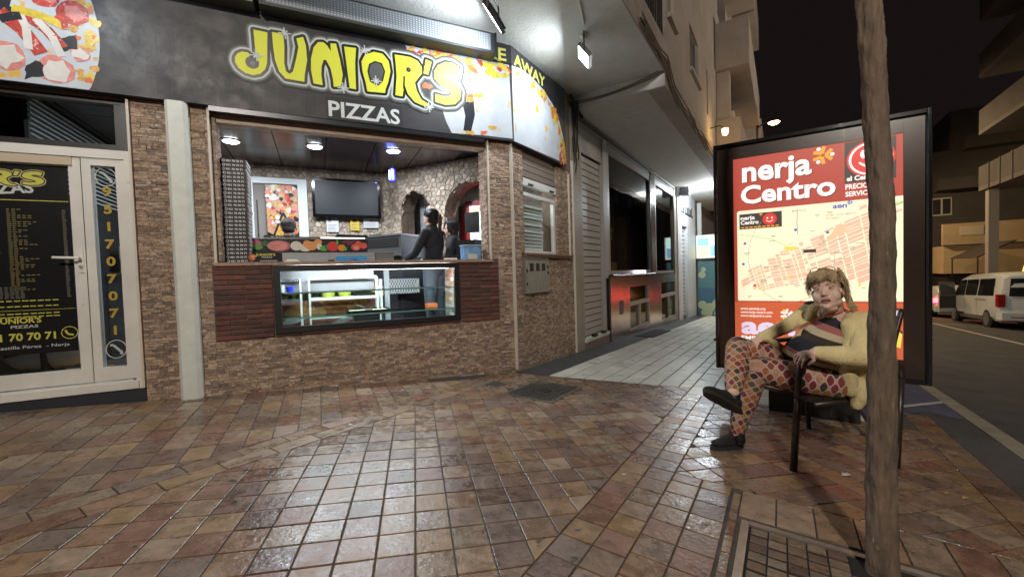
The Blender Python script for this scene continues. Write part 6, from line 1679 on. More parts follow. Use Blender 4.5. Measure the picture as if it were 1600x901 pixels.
# ------------------------------------------------------------------ vehicles
m_paint = mat('white_car_paint', (.62,.66,.66), .22, coat=.6, noise=.03, nscale=2)
m_cglass = mat('dark_car_glass', (.012,.013,.015), .08, spec=.7)
m_tyre = mat('tyre_rubber', (.015,.015,.016), .8)
m_rim = mat('alloy_rim', (.35,.36,.37), .3, metal=.8)
def vehicle(name, n0, a0, label, cat, prof, width, wheels, wr):
    """prof: (length from the rear, floor, belt, roof, tuck at roof)"""
    z0 = K(n0+width/2, a0+2)[2] - .07
    t = thing(name, (*K(n0+width/2, a0+2)[:2], z0), label, cat)
    gl = lambda a: K(n0+width/2, a0+a)[2] - .07
    def V(l, s, h): p = K(n0+s, a0+l); return (p[0], p[1], gl(l)+h)
    b = MB(); secs = []
    for (l, fl, belt, roof, tk, ins) in prof:
        w0, w1 = ins, width-ins
        secs.append([V(l, w0+.10, fl), V(l, w0, fl+.16), V(l, w0, belt), V(l, w0+tk*.75, roof-.10), V(l, w0+tk+.10, roof), V(l, (w0+w1)/2, roof+.03), V(l, w1-tk-.10, roof), V(l, w1-tk*.75, roof-.10), V(l, w1, belt), V(l, w1, fl+.16), V(l, w1-.10, fl)])
    n = len(secs[0])
    for q in secs: b.v += q
    for k in range(len(secs)-1):
        for j in range(n): b.f.append((k*n+j, k*n+(j+1) % n, (k+1)*n+(j+1) % n, (k+1)*n+j)); b.m.append(0)
    b.f.append(tuple(range(n-1, -1, -1))); b.f.append(tuple(range((len(secs)-1)*n, len(secs)*n))); b.m += [0, 0]
    body = b.build('body', m_paint, t, smooth=True, angle=32)
    for l in wheels:
        for s in (0, 1):
            c = Vector(V(l, .0 if s == 0 else width, wr)); ax = Vector((D2[1], -D2[0], 0))*(1 if s == 0 else -1)
            b = MB(); b.lathe(c - ax*.012, ax, [(0, wr*.72), (.0, wr*.9), (.03, wr), (.19, wr), (.22, wr*.9)], 22); wh = b.build('wheel', m_tyre, t, smooth=True, angle=35)
            b = MB(); b.lathe(c - ax*.020, ax, [(0, wr*.10), (.02, wr*.14), (.028, wr*.66), (.0, wr*.70)], 22); 
            rm = b.build('rim', m_rim, wh)
            for k in range(5):
                b = MB(); an_ = k*2*pi/5; d = Vector((0, 0, 1))*cos(an_) + ax.cross(Vector((0, 0, 1)))*sin(an_); e = ax.cross(d)
                b.poly([c - ax*.024 + d*wr*.12 + e*wr*.06, c - ax*.024 + d*wr*.66 + e*wr*.10, c - ax*.024 + d*wr*.66 - e*wr*.10, c - ax*.024 + d*wr*.12 - e*wr*.06], raw=True)
                b.build('spoke', m_rim, wh, fix=False) if False else None
            b = MB(); b.lathe(c + ax*.002, ax, [(0, wr*1.13), (.03, wr*1.13)], 22); b.build('wheel_arch', m_tyre, t)
    return t, V
van, V = vehicle('taxi_van', 6.0, 20.1, 'white taxi van with its front door open and an amber taxi sign on the roof', 'van',
   [(-.02,.42,.95,1.5,.10,.16), (.03,.30,1.02,1.78,.12,.04), (.25,.27,1.05,1.90,.14,0), (1.2,.26,1.07,1.93,.14,0), (3.0,.26,1.07,1.92,.14,0), (3.7,.26,1.06,1.84,.16,0), (4.35,.26,1.04,1.36,.16,.02), (4.9,.28,.98,1.12,.2,.07), (5.1,.38,.80,.92,.25,.22)], 1.93, (.92, 4.12), .335)
def side_panel(b, V, pts, s, out): 
    b.poly([V(l, s-out, h) for l, h in pts], raw=True)
def sideglass(V, name, t, pts, width=None):
    b = MB(); 
    for (l, h) in pts: pass
    q = []
    for l, h in pts: q.append(V(l, -.008 + .105*max(0, (h-1.06)/.80), h))
    b.poly(q, raw=True); b.build(name, m_cglass, t, fix=False)
sideglass(V, 'side_window', van, [(.42,1.13),(1.75,1.13),(1.75,1.72),(.50,1.72)])
sideglass(V, 'side_window', van, [(1.85,1.13),(2.95,1.13),(2.95,1.72),(1.85,1.72)])
sideglass(V, 'side_window', van, [(3.02,1.12),(4.15,1.12),(3.70,1.66),(3.02,1.72)])
b = MB(); b.poly([V(-.035, .22, 1.12), V(-.035, 1.71, 1.12), V(-.005, 1.66, 1.70), V(-.005, .27, 1.70)], raw=True); b.build('rear_window', m_cglass, van, fix=False)
m_tail = mat('tail_light_red', (.28,.012,.012), .15)
for s in (0, 1):
    b = MB(); s0, s1 = (-.012, .14) if s == 0 else (1.79, 1.942); q = [(-.045, s0), (-.045, s1), (.20, s1), (.20, s0)] if s == 0 else [(-.045, s0), (-.045, s1), (.20, s1), (.20, s0)]
    b.hexa([V(l, x, .78) for l, x in q] + [V(l, x, 1.18) for l, x in q]); b.build('tail_light', m_tail, van)
b = MB(); q = [(-.09, .06), (-.09, 1.87), (.15, 1.95), (.15, -.015)]; b.hexa([V(l, x, .34) for l, x in q] + [V(l, x, .58) for l, x in q]); bmp = b.build('bumper', m_paint, van)
b = MB(); q = [(-.095, .25), (-.095, .62), (-.09, .62), (-.09, .25)]; b.hexa([V(l, x, .42) for l, x in q] + [V(l, x, .45) for l, x in q]); b.build('reflector', m_tail, bmp)
b = MB(); b.poly([V(-.048, .70, .80), V(-.048, 1.22, .80), V(-.048, 1.22, .92), V(-.048, .70, .92)], raw=True); b.build('number_plate', mat('plate_white', (.6,.6,.58), .5), van, fix=False)
b = MB(); b.poly([V(1.0, -.012, .98), V(2.0, -.012, .98), V(2.0, -.012, 1.0), V(1.0, -.012, 1.0)], raw=True); b.build('door_rail', m_black, van, fix=False)
for l in (1.80, 2.98):
    b = MB(); b.poly([V(l, -.004, .36), V(l+.012, -.004, .36), V(l+.012, -.004, 1.08), V(l, -.004, 1.08)], raw=True); b.build('door_gap', m_black, van, fix=False)
b = MB(); b.poly([V(3.05, -.006, .40), V(4.0, -.006, .40), V(4.0, -.006, 1.10), V(3.62, -.03+.1, 1.7), V(3.05, .10, 1.74)], raw=True); b.build('open_doorway', m_black, van, fix=False)
b = MB(); hx = [(3.98, -.01), (3.55, -.62), (3.50, -.59), (3.93, .02)]
b.hexa([V(l, s, .42) for l, s in hx] + [V(l, s, 1.10) for l, s in hx]); od = b.build('front_door', m_paint, van)
b = MB(); hx = [(3.92, -.05), (3.545, -.575), (3.50, -.545), (3.90, -.02)]
b.hexa([V(l, s, 1.101) for l, s in hx] + [V(l+.12, s, 1.66) for l, s in hx]); b.build('door_window', mat('grey_car_glass', (.10,.11,.11), .1), od)
b = MB(); hx = [(3.915, -.02), (3.49, -.575), (3.485, -.57), (3.91, .0)]
b.hexa([V(l, s, .58) for l, s in hx] + [V(l, s, 1.09) for l, s in hx]); b.build('door_lining', m_black, od)
tsn = MB(); q = [(.75, .80), (.75, 1.16), (.9, 1.16), (.9, .80)]; tsn.hexa([V(l, x, 1.955) for l, x in q] + [V(l, x+(.05 if x < 1 else -.05), 2.18) for l, x in q]); ts = tsn.build('taxi_sign', lit('taxi_sign_glow', (1.0,.52,.14), .75), van)
b = MB(); b.poly([V(.745, .86, 1.99), V(.745, .93, 1.99), V(.745, .93, 2.12), V(.745, .86, 2.12)], raw=True); b.poly([V(.745, 1.0, 1.99), V(.745, 1.1, 1.99), V(.745, 1.1, 2.12), V(.745, 1.0, 2.12)], raw=True); b.build('sign_mark', m_black, ts, fix=False)
b = MB(); q = [(.74, .9), (.74, 1.06), (.78, 1.06), (.78, .9)]; b.hexa([V(l, x, 1.93) for l, x in q] + [V(l, x, 1.965) for l, x in q]); b.build('green_light', lit('taxi_green', (.1,1,.3), 3), ts)
car, V2 = vehicle('parked_car', 5.95, 26.6, 'white hatchback with a red tail light glowing, parked ahead of the taxi van', 'car',
   [(-.02,.42,.80,1.0,.10,.12), (.05,.30,.90,1.30,.14,.04), (.35,.24,.92,1.46,.18,0), (1.4,.22,.92,1.50,.2,0), (2.4,.22,.92,1.44,.2,0), (3.1,.22,.90,1.08,.2,.02), (3.9,.25,.80,.92,.2,.08), (4.1,.35,.68,.75,.2,.2)], 1.78, (.75, 3.3), .31)
for s in (0, 1):
    b = MB(); s0, s1 = (-.01, .26) if s == 0 else (1.52, 1.79); q = [(-.05, s0), (-.05, s1), (.18, s1), (.18, s0)]
    b.hexa([V2(l, x, .72) for l, x in q] + [V2(l, x, .92) for l, x in q]); b.build('tail_light', lit('tail_glow', (1.0,.03,.04), 9.0), car)
b = MB(); b.poly([V2(-.01, .2, .98), V2(-.01, 1.58, .98), V2(.20, 1.46, 1.36), V2(.20, .32, 1.36)], raw=True); b.build('rear_window', m_cglass, car, fix=False)
b = MB(); b.poly([V2(.6, .03, .96), V2(2.9, .03, .96), V2(2.3, .14, 1.36), V2(.7, .14, 1.36)], raw=True); b.build('side_window', m_cglass, car, fix=False)
b = MB(); q = [(-.08, .05), (-.08, 1.73), (.12, 1.79), (.12, -.01)]; b.hexa([V2(l, x, .32) for l, x in q] + [V2(l, x, .55) for l, x in q]); b.build('bumper', m_paint, car)
car3, V3_ = vehicle('parked_car', 6.1, 37.4, 'grey hatchback with glowing tail lights hidden down the road behind the map case', 'car',
   [(-.02,.42,.80,1.0,.10,.12), (.05,.30,.90,1.30,.14,.04), (.35,.24,.92,1.46,.18,0), (1.4,.22,.92,1.50,.2,0), (2.4,.22,.92,1.44,.2,0), (3.1,.22,.90,1.08,.2,.02), (3.9,.25,.80,.92,.2,.08), (4.1,.35,.68,.75,.2,.2)], 1.78, (.75, 3.3), .31)
for s in (0, 1):
    b = MB(); s0, s1 = (-.01, .30) if s == 0 else (1.48, 1.79); q = [(-.05, s0), (-.05, s1), (.18, s1), (.18, s0)]
    b.hexa([V3_(l, x, .72) for l, x in q] + [V3_(l, x, 1.0) for l, x in q]); b.build('tail_light', lit('brake_glow', (1.0,.03,.035), 13.0), car3)
b = MB(); b.poly([V3_(-.01, .2, .98), V3_(-.01, 1.58, .98), V3_(.20, 1.46, 1.36), V3_(.20, .32, 1.36)], raw=True); b.build('rear_window', m_cglass, car3, fix=False)
b = MB(); b.poly([K(4.7, 21.5, -.066), K(5.55, 21.5, -.066), K(5.55, 21.62, -.066), K(4.7, 21.62, -.066)]); b.poly([K(4.7, 10, -.066), K(4.82, 10, -.066), K(4.82, 21.49, -.066), K(4.7, 21.49, -.066)])
struct(b.build('painted_line', m_whitep))
# ------------------------------------------------------------------ people
def V3(*a): return Vector(a) if len(a) == 3 else Vector(a[0])
def ell(b, c, r, ax=None, n=14, m=8):
    """ellipsoid with axes ax (three unit vectors)"""
    c = Vector(c); X, Y, Z = ax or (Vector((1, 0, 0)), Vector((0, 1, 0)), Vector((0, 0, 1)))
    i = len(b.v)
    for k in range(1, m):
        t = pi*k/m
        for j in range(n):
            a = 2*pi*j/n; b.v.append(tuple(c + X*(r[0]*sin(t)*cos(a)) + Y*(r[1]*sin(t)*sin(a)) + Z*(r[2]*cos(t))))
    tp, bt = len(b.v), len(b.v)+1
    b.v += [tuple(c + Z*r[2]), tuple(c - Z*r[2])]
    for k in range(m-2):
        for j in range(n):
            A_, B_ = i+k*n+j, i+k*n+(j+1) % n; b.f.append((A_, A_+n, B_+n, B_)); b.m.append(0)
    for j in range(n):
        b.f.append((tp, i+j, i+(j+1) % n)); b.f.append((bt, i+(m-2)*n+(j+1) % n, i+(m-2)*n+j)); b.m += [0, 0]
def limb(b, pts, rad, n=14, flat_ax=None, sq=1.0):
    """rounded tapering limb through the points"""
    pts = [Vector(p) for p in pts]
    for k in range(len(pts)-1):
        p, q = pts[k], pts[k+1]; L_ = (q-p).length; s = max(2, int(L_/.02)); 
        b.tube([p.lerp(q, j/s) for j in range(s+1)], [rad[k]+(rad[k+1]-rad[k])*j/s for j in range(s+1)], n)
    for p, r in zip(pts, rad): ell(b, p, (r, r, r))
def fuse(b, name, m, parent, voxel=.008, smooth=3, factor=.5):
    me = bpy.data.meshes.new('shape'); me.from_pydata(b.v, [], b.f)
    bm = bmesh.new(); bm.from_mesh(me); bmesh.ops.recalc_face_normals(bm, faces=bm.faces); bm.to_mesh(me); bm.free()
    ob = bpy.data.objects.new('shape', me); COL.objects.link(ob)
    r = ob.modifiers.new('r', 'REMESH'); r.mode = 'VOXEL'; r.voxel_size = voxel
    s = ob.modifiers.new('s', 'SMOOTH'); s.iterations = smooth; s.factor = factor
    dg = bpy.context.evaluated_depsgraph_get()
    nm = bpy.data.meshes.new_from_object(ob.evaluated_get(dg))
    bpy.data.objects.remove(ob); bpy.data.meshes.remove(me)
    nm.name = name; o = ORG[parent.name]
    nm.transform(Matrix.Translation(-o))
    nm.materials.clear(); nm.materials.append(m)
    nm.polygons.foreach_set('use_smooth', [True]*len(nm.polygons))
    q = bpy.data.objects.new(name, nm); COL.objects.link(q); q.parent = parent; ORG[q.name] = o
    return q
def hand(b, wrist, d, back, curl=.5, k=1.0, side=1, spread=.17):
    """palm and five fingers; d: pointing direction, back: direction of the back of the hand"""
    w = Vector(wrist); d = Vector(d).normalized(); n = (Vector(back) - d*Vector(back).dot(d)).normalized(); t = d.cross(n).normalized()*side
    ell(b, w + d*.045*k, (.042*k, .052*k, .016*k), (t, d, n), 12, 7); ell(b, w + d*.075*k, (.040*k, .024*k, .013*k), (t, d, n), 12, 7)
    for i, (x, l) in enumerate(((.030, .068), (.010, .076), (-.010, .071), (-.029, .055))):
        p = w + t*x*k + d*.085*k; dd = (d + t*spread*(1.2-.8*i)).normalized(); pts = [p - d*.02*k]
        for s, f in enumerate((.45, .32, .25)):
            a = curl*(.55 + .75*s); e = dd*cos(a) - n*sin(a); pts.append(pts[-1] + e*l*f*k*1.25)
        limb(b, pts, [.0088*k, .0082*k, .0074*k, .0062*k], 8)
    p = w + t*.034*k + d*.030*k
    e = (t*.75 + d*.65 - n*.35).normalized(); e2 = (d*.9 + t*.25 - n*.35).normalized()
    limb(b, [p - t*.012*k, p + e*.032*k, p + e*.032*k + e2*.028*k, p + e*.032*k + e2*.050*k], [.0125*k, .0105*k, .0095*k, .0072*k], 8)
def head(b, c, X, Y, Z, k=1.0, full=0.0):
    """head round centre c; X to its left ear, Y out of the face, Z up"""
    q = lambda x, y, z: c + (X*x + Y*y + Z*z)*k
    E = lambda x, y, z, rx, ry, rz: ell(b, q(x, y, z), (rx*k, ry*k, rz*k), (X, Y, Z))
    E(0, -.012, .045, .076, .095, .080); E(0, .022, .0, .068, .074, .085); E(0, .028, -.045, .060+.008*full, .064, .066)
    E(0, .046, -.088, .034+.012*full, .036, .026); E(0, .072, -.102, .020, .016, .017)
    for s in (-1, 1):
        E(.040*s, .050, -.034, .028+.006*full, .034, .034+.006*full); E(.030*s, .083, .030, .026, .012, .009); E(.046*s, .02, -.072, .022+.006*full, .04, .028)
        E(.077*s, -.008, -.012, .010, .018, .028)
    limb(b, [q(0, .088, .018), q(0, .101, -.010), q(0, .106, -.025)], [.0090*k, .0100*k, .0125*k], 8)
    for s in (-1, 1): E(.0105*s, .094, -.029, .008, .009, .007)
    if full: E(0, .018, -.112, .046, .048, .024)
def face(parent, c, X, Y, Z, k, m_skin, mouth_open=1.0, brow=(.12,.08,.05), lipc=(.36,.12,.10)):
    q = lambda x, y, z: c + (X*x + Y*y + Z*z)*k
    for s in (-1, 1):
        b = MB(); ell(b, q(.031*s, .0775, .008), (.0125*k, .0105*k, .0062*k), (X, Y, Z)); e = b.build('eye', mat('eye_white', (.42,.39,.36), .3), parent, smooth=True)
        b = MB(); ell(b, q(.030*s, .0855, .008), (.0062*k, .004*k, .0060*k), (X, Y, Z), 10, 6); b.build('iris', mat('iris_dark', (.035,.035,.04), .2), e, smooth=True)
        for (dz, r, nm) in ((.0075, .0042, 'eyelid'), (-.0068, .0032, 'lower_lid')):
            b = MB(); b.tube(smooth_path([q(.015*s, .0835, .007), q(.022*s, .0885, .008+dz*.8), q(.031*s, .0895, .008+dz), q(.040*s, .0855, .008+dz*.7), q(.048*s, .078, .006)], 3), [r*k*(.5+.5*sin(pi*j/12)) for j in range(13)], 7); b.build(nm, m_skin, parent, smooth=True)
        b = MB(); b.tube(smooth_path([q(.013*s, .0945, .030), q(.032*s, .0950, .038), q(.050*s, .082, .032)], 4), [.0026*k, .0034*k, .0038*k, .004*k, .004*k, .0036*k, .0030*k, .0022*k, .0014*k], 6); b.build('eyebrow', mat('brow_hair%g' % brow[0], brow, .9), parent, smooth=True)
    h = .0085*mouth_open; wd = .0235 + .004*min(mouth_open, 1)
    b = MB(); ell(b, q(0, .084, -.066), (wd*.92*k, .010*k, (.003+h)*k), (X, Y, Z)); b.build('mouth', mat('mouth_dark', (.10,.022,.020), .6), parent, smooth=True)
    lm = mat('lips%g' % lipc[0], lipc, .55)
    for s in (-1, 1):
        T_ = [j/8-1 for j in range(17)]
        b = MB(); b.tube([q(wd*t, .0905 - .013*t*t, -.0635 + .004*mouth_open*t*t + s*(.0035+h)*(1-t*t)**.7) for t in T_], [k*(.0012 + .0030*(1-t*t)) for t in T_], 8); b.build('lip', lm, parent, smooth=True)
    if mouth_open > .5:
        b = MB(); ell(b, q(0, .0885, -.0595), (.015*k, .004*k, .0034*k), (X, Y, Z)); b.build('teeth', mat('teeth', (.5,.48,.42), .3), parent, smooth=True)
def scalp(b, q, d0, d1, r, n=6, lift=.0, wob=.0, rr=random):
    """a lock of hair over the skull from direction d0 to direction d1"""
    d0, d1 = Vector(d0).normalized(), Vector(d1).normalized(); pts = []
    for j in range(n):
        t = j/(n-1); d = d0.lerp(d1, t).normalized(); w = (1+lift*sin(pi*t)) ; o = Vector((rr.uniform(-1, 1), rr.uniform(-1, 1), rr.uniform(-1, 1)))*wob
        
        if d.z < 0:
            hh = hypot(d.x, d.y) or 1; kk = 1 + .9*(1/hh - 1)*min(1, -d.z*1.5); d = Vector((d.x*kk, d.y*kk, d.z*1.35))
        pts.append(q(d.x*.088*w + o.x, -.016 + d.y*.104*w + o.y, .046 + d.z*.093*w + o.z))
    pts = smooth_path(pts, 3); m = len(pts)
    b.tube(pts, [r*(1 - .6*(j/(m-1))**2) for j in range(m)], 4)
def strand(b, pts, r0, r1=.001, n=5):
    pts = smooth_path([Vector(p) for p in pts], 4); k = len(pts)
    b.tube(pts, [r0+(r1-r0)*(j/(k-1))**1.5 for j in range(k)], n)
def basis(Y, up=(0, 0, 1), lean=0.0):
    Y = Vector(Y).normalized(); Z = Vector(up); Z = (Z - Y*Z.dot(Y)).normalized(); X = Y.cross(Z)*-1
    if lean: Z, X = (Z*cos(lean) + X*sin(lean)), (X*cos(lean) - Z*sin(lean))
    return X, Y, Z
skin = mat('skin', (.68,.46,.37), .5, noise=.08, nscale=30, spec=.4)
skin2 = mat('skin_pale', (.50,.34,.27), .5, noise=.06, nscale=30, spec=.4)

# ---- the seated woman
def Pw(px, py, y): return P(px, py, y)
lady = thing('person', (1.95, 2.72, gz(1.95, 2.72)), 'seated woman in a yellow cardigan and patterned trousers, legs crossed, laughing at the viewpoint', 'person')
sh_n, sh_f = Pw(1348, 507, 2.53), Pw(1268, 484, 2.88)
neck = (sh_n + sh_f)/2 + Vector((-.01, .0, .035))
hc = Pw(1293, 455, 2.62)
vdir = (Vector((0, 0, EYE)) - hc).normalized(); rimg = Vector((-vdir.y, vdir.x, 0)).normalized()
hy = (vdir*cos(radians(11)) - rimg*sin(radians(11)) + Vector((0, 0, .08))).normalized()
hx_, hy, hz = basis(hy)
tilt_ = radians(8); 
hz2 = hz*cos(tilt_) - rimg*sin(tilt_); hx_, hy, hz = basis(hy, hz2)
HK = 1.0
hip_n, hip_f = Vector((2.02, 2.60, .375)), Vector((1.965, 2.82, .385))
kn_n, an_n = Pw(1181, 577, 2.72), Pw(1153, 676, 2.81)
kn_f, an_f = Pw(1153, 543, 2.83), Pw(1146, 612, 2.58)
el_n, wr_n = Pw(1347, 553, 2.41), Pw(1272, 551, 2.46)
el_f, wr_f = Pw(1224, 512, 2.86), Pw(1190, 527, 2.82)
pel = (hip_n+hip_f)/2 + Vector((.02, 0, .02)); chest = (sh_n+sh_f)/2 + Vector((.0, 0, -.13)); belly = pel.lerp(chest, .45) + Vector((-.05, -.02, .0))
TF = Vector((-.96, -.28, .0)).normalized(); TS = Vector((.28, -.96, 0)); TU = (chest - pel).normalized(); TF2 = (TF - TU*TF.dot(TU)).normalized()
TA = (TS, TF2, TU)
b = MB()
head(b, hc, hx_, hy, hz, HK, 1.0)
limb(b, [neck + Vector((0, 0, -.05)), neck.lerp(hc, .45), hc - hz*.05 - hy*.02], [.068, .060, .062])
ell(b, chest, (.165, .10, .17), TA); ell(b, belly, (.155, .12, .14), TA); ell(b, pel, (.165, .115, .12), TA)
limb(b, [sh_n, el_n, wr_n], [.055, .042, .028]); limb(b, [sh_f, el_f, wr_f], [.055, .042, .028])
limb(b, [chest + Vector((0, 0, .12)), sh_n], [.07, .055]); limb(b, [chest + Vector((0, 0, .12)), sh_f], [.07, .055])
limb(b, [hip_n, kn_n, kn_n.lerp(an_n, .35), an_n], [.085, .058, .055, .036]); limb(b, [hip_f, kn_f, kn_f.lerp(an_f, .35), an_f], [.085, .058, .055, .036])
hand(b, wr_n, Pw(1246, 556, 2.45) - wr_n, (-.1, -.35, 1), .85, .95, -1)
hand(b, wr_f, Pw(1168, 540, 2.78) - wr_f, (-.2, -.1, 1), .7, .95, 1)
body = fuse(b, 'body', skin, lady, .0050, 1)
face(lady, hc, hx_, hy, hz, HK, skin, 1.0, (.30,.20,.12), (.50,.21,.18))
# trousers with a leaf-lattice print
b = MB()
ell(b, pel + Vector((0, 0, -.02)), (.185, .135, .125), TA); ell(b, pel + TF*.05 + Vector((0, 0, .0)), (.17, .12, .10), TA)
LEGS = [(hip_n + Vector((0, 0, .01)), kn_n, kn_n.lerp(an_n, .40), an_n), (hip_f + Vector((0, 0, .01)), kn_f, kn_f.lerp(an_f, .40), an_f)]
limb(b, [LEGS[0][0], LEGS[0][0].lerp(kn_n, .5)+Vector((0, 0, -.008)), kn_n, LEGS[0][2], an_n + Vector((0, 0, .035))], [.112, .104, .080, .070, .052])
limb(b, [LEGS[1][0], LEGS[1][0].lerp(kn_f, .5), kn_f, LEGS[1][2], an_f.lerp(kn_f, .10)], [.112, .100, .078, .072, .055])
m_leg = mat('leaf_print_cotton', (.3,.2,.15), .85)
nt = m_leg.node_tree; N = nt.nodes; L = nt.links
at = N.new('ShaderNodeAttribute'); at.attribute_name = 'cloth'; sx = N.new('ShaderNodeSeparateXYZ'); L.new(at.outputs['Vector'], sx.inputs[0])
def mth(op, a, c=None, c2=None):
    n = N.new('ShaderNodeMath'); n.operation = op
    for i, v in enumerate((a, c, c2)):
        if v is None: continue
        if isinstance(v, (int, float)): n.inputs[i].default_value = v
        else: L.new(v, n.inputs[i])
    return n.outputs[0]
cu = mth('COSINE', mth('MULTIPLY', sx.outputs[0], pi)); cv = mth('COSINE', mth('MULTIPLY', sx.outputs[1], pi))
sm = mth('ADD', cu, cv); ab = mth('ABSOLUTE', sm)
pa = mth('FLOOR', mth('MULTIPLY', mth('ADD', mth('ADD', sx.outputs[0], sx.outputs[1]), 1.0), .5)); pb = mth('FLOOR', mth('MULTIPLY', mth('ADD', mth('SUBTRACT', sx.outputs[0], sx.outputs[1]), 1.0), .5))
cx_ = N.new('ShaderNodeCombineXYZ'); L.new(pa, cx_.inputs[0]); L.new(pb, cx_.inputs[1])
wn_ = N.new('ShaderNodeTexWhiteNoise'); wn_.noise_dimensions = '3D'; L.new(cx_.outputs[0], wn_.inputs['Vector'])
cr = N.new('ShaderNodeValToRGB'); e = cr.color_ramp; e.interpolation = 'CONSTANT'
pal = [(.15,.022,.030), (.34,.17,.035), (.035,.032,.026), (.30,.105,.03), (.18,.03,.045), (.09,.075,.04), (.36,.20,.13), (.20,.05,.035)]
while len(e.elements) < len(pal): e.elements.new(.5)
for k, c in enumerate(pal): e.elements[k].position = k/len(pal); e.elements[k].color = (*c, 1)
L.new(wn_.outputs['Value'], cr.inputs[0])
nz = N.new('ShaderNodeTexNoise'); nz.inputs['Scale'].default_value = 95; nz.inputs['Detail'].default_value = 3; g_ = N.new('ShaderNodeNewGeometry'); L.new(g_.outputs['Position'], nz.inputs['Vector'])
hsv = N.new('ShaderNodeHueSaturation'); L.new(cr.outputs[0], hsv.inputs['Color']); L.new(mth('MULTIPLY_ADD', nz.outputs[0], 1.5, .3), hsv.inputs['Value'])
def rmp(x, a, c): 
    n = N.new('ShaderNodeMapRange'); n.inputs[1].default_value = a; n.inputs[2].default_value = c; L.new(x, n.inputs[0]); return n.outputs[0]
m1 = N.new('ShaderNodeMix'); m1.data_type = 'RGBA'; L.new(rmp(ab, .40, .48), m1.inputs[0]); m1.inputs[6].default_value = (.50,.38,.31,1); L.new(hsv.outputs[0], m1.inputs[7])
m2 = N.new('ShaderNodeMix'); m2.data_type = 'RGBA'; L.new(rmp(ab, .16, .22), m2.inputs[0]); m2.inputs[6].default_value = (.42,.26,.22,1); L.new(m1.outputs[2], m2.inputs[7])
L.new(m2.outputs[2], N['Principled BSDF'].inputs['Base Color'])
tro = fuse(b, 'trousers', m_leg, lady, .0085, 4)
me = tro.data; at_ = me.attributes.new('cloth', 'FLOAT_VECTOR', 'POINT'); o0 = ORG[lady.name]; vals = []
chains = [[LEGS[0][0], kn_n, an_n], [LEGS[1][0], kn_f, an_f]]
for v in me.vertices:
    p = v.co + o0; best = None
    for ci, c in enumerate(chains):
        acc = 0
        for q0, q1 in zip(c, c[1:]):
            d = q1-q0; l = d.length; t = max(0 if acc else -.3, min(1, (p-q0).dot(d)/l/l)); fp = q0 + d*t; ds = (p-fp).length
            if best is None or ds < best[0]: best = (ds, acc + t*l, d.normalized(), p-fp, ci)
            acc += l
    ds, s, ax, rv, ci = best
    away = (p - Vector((0, 0, EYE))).normalized(); away = (away - ax*away.dot(ax)).normalized(); sd = ax.cross(away)
    mid = chains[ci][1]; aw0 = (mid - Vector((0, 0, EYE))).normalized(); aw0 = (aw0 - ax*aw0.dot(ax)).normalized(); sd = ax.cross(aw0)
    a = atan2(rv.dot(sd), -rv.dot(aw0))
    vals += [a/(2*pi)*14 + ci*.7, s/.029 + ci*.4, 0]
at_.data.foreach_set('vector', vals)
# striped top
b = MB()
ell(b, chest + Vector((-.012, -.01, 0)), (.178, .122, .175), TA); ell(b, belly, (.182, .150, .155), TA); ell(b, chest + TF2*.075 + TS*.085 - TU*.02, (.082, .07, .085), TA); ell(b, chest + TF2*.075 - TS*.085 - TU*.02, (.082, .07, .085), TA)
ell(b, pel + TU*.10 + TF2*.04, (.185, .14, .09), TA); ell(b, belly + TF2*.07 - TS*.03 - TU*.01, (.17, .15, .145), TA); ell(b, chest + TF2*.06 - TU*.08, (.16, .13, .13), TA)
limb(b, [chest + TU*.10, sh_n], [.09, .066]); limb(b, [chest + TU*.10, sh_f], [.09, .066]); limb(b, [neck + Vector((0, 0, -.045)), neck + Vector((-.01, 0, -.005))], [.085, .070])
m_top = mat('striped_knit', (.02,.02,.03), .85)
nt = m_top.node_tree; N = nt.nodes; L = nt.links
g_ = N.new('ShaderNodeNewGeometry'); dt = N.new('ShaderNodeVectorMath'); dt.operation = 'DOT_PRODUCT'; L.new(g_.outputs['Position'], dt.inputs[0])
sax = (TU*.93 + TS*.10 + TF2*.22).normalized(); dt.inputs[1].default_value = sax
base = pel.dot(sax)
mp_ = N.new('ShaderNodeMapRange'); L.new(dt.outputs['Value'], mp_.inputs[0]); mp_.inputs[1].default_value = base + .02; mp_.inputs[2].default_value = base + .50; 
cr = N.new('ShaderNodeValToRGB'); e = cr.color_ramp; e.interpolation = 'CONSTANT'
st = [(0, (.012,.012,.016)), (.15, (.45,.37,.22)), (.21, (.30,.09,.09)), (.26, (.010,.012,.022)), (.42, (.035,.024,.017)), (.50, (.48,.40,.26)), (.58, (.33,.11,.10)), (.66, (.014,.014,.022)), (.85, (.03,.025,.025))]
while len(e.elements) < len(st): e.elements.new(.5)
for k, (p_, c) in enumerate(st): e.elements[k].position = p_; e.elements[k].color = (*c, 1)
L.new(mp_.outputs[0], cr.inputs[0]); L.new(cr.outputs[0], N['Principled BSDF'].inputs['Base Color'])
top_ = fuse(b, 'top', m_top, lady, .0085, 4)
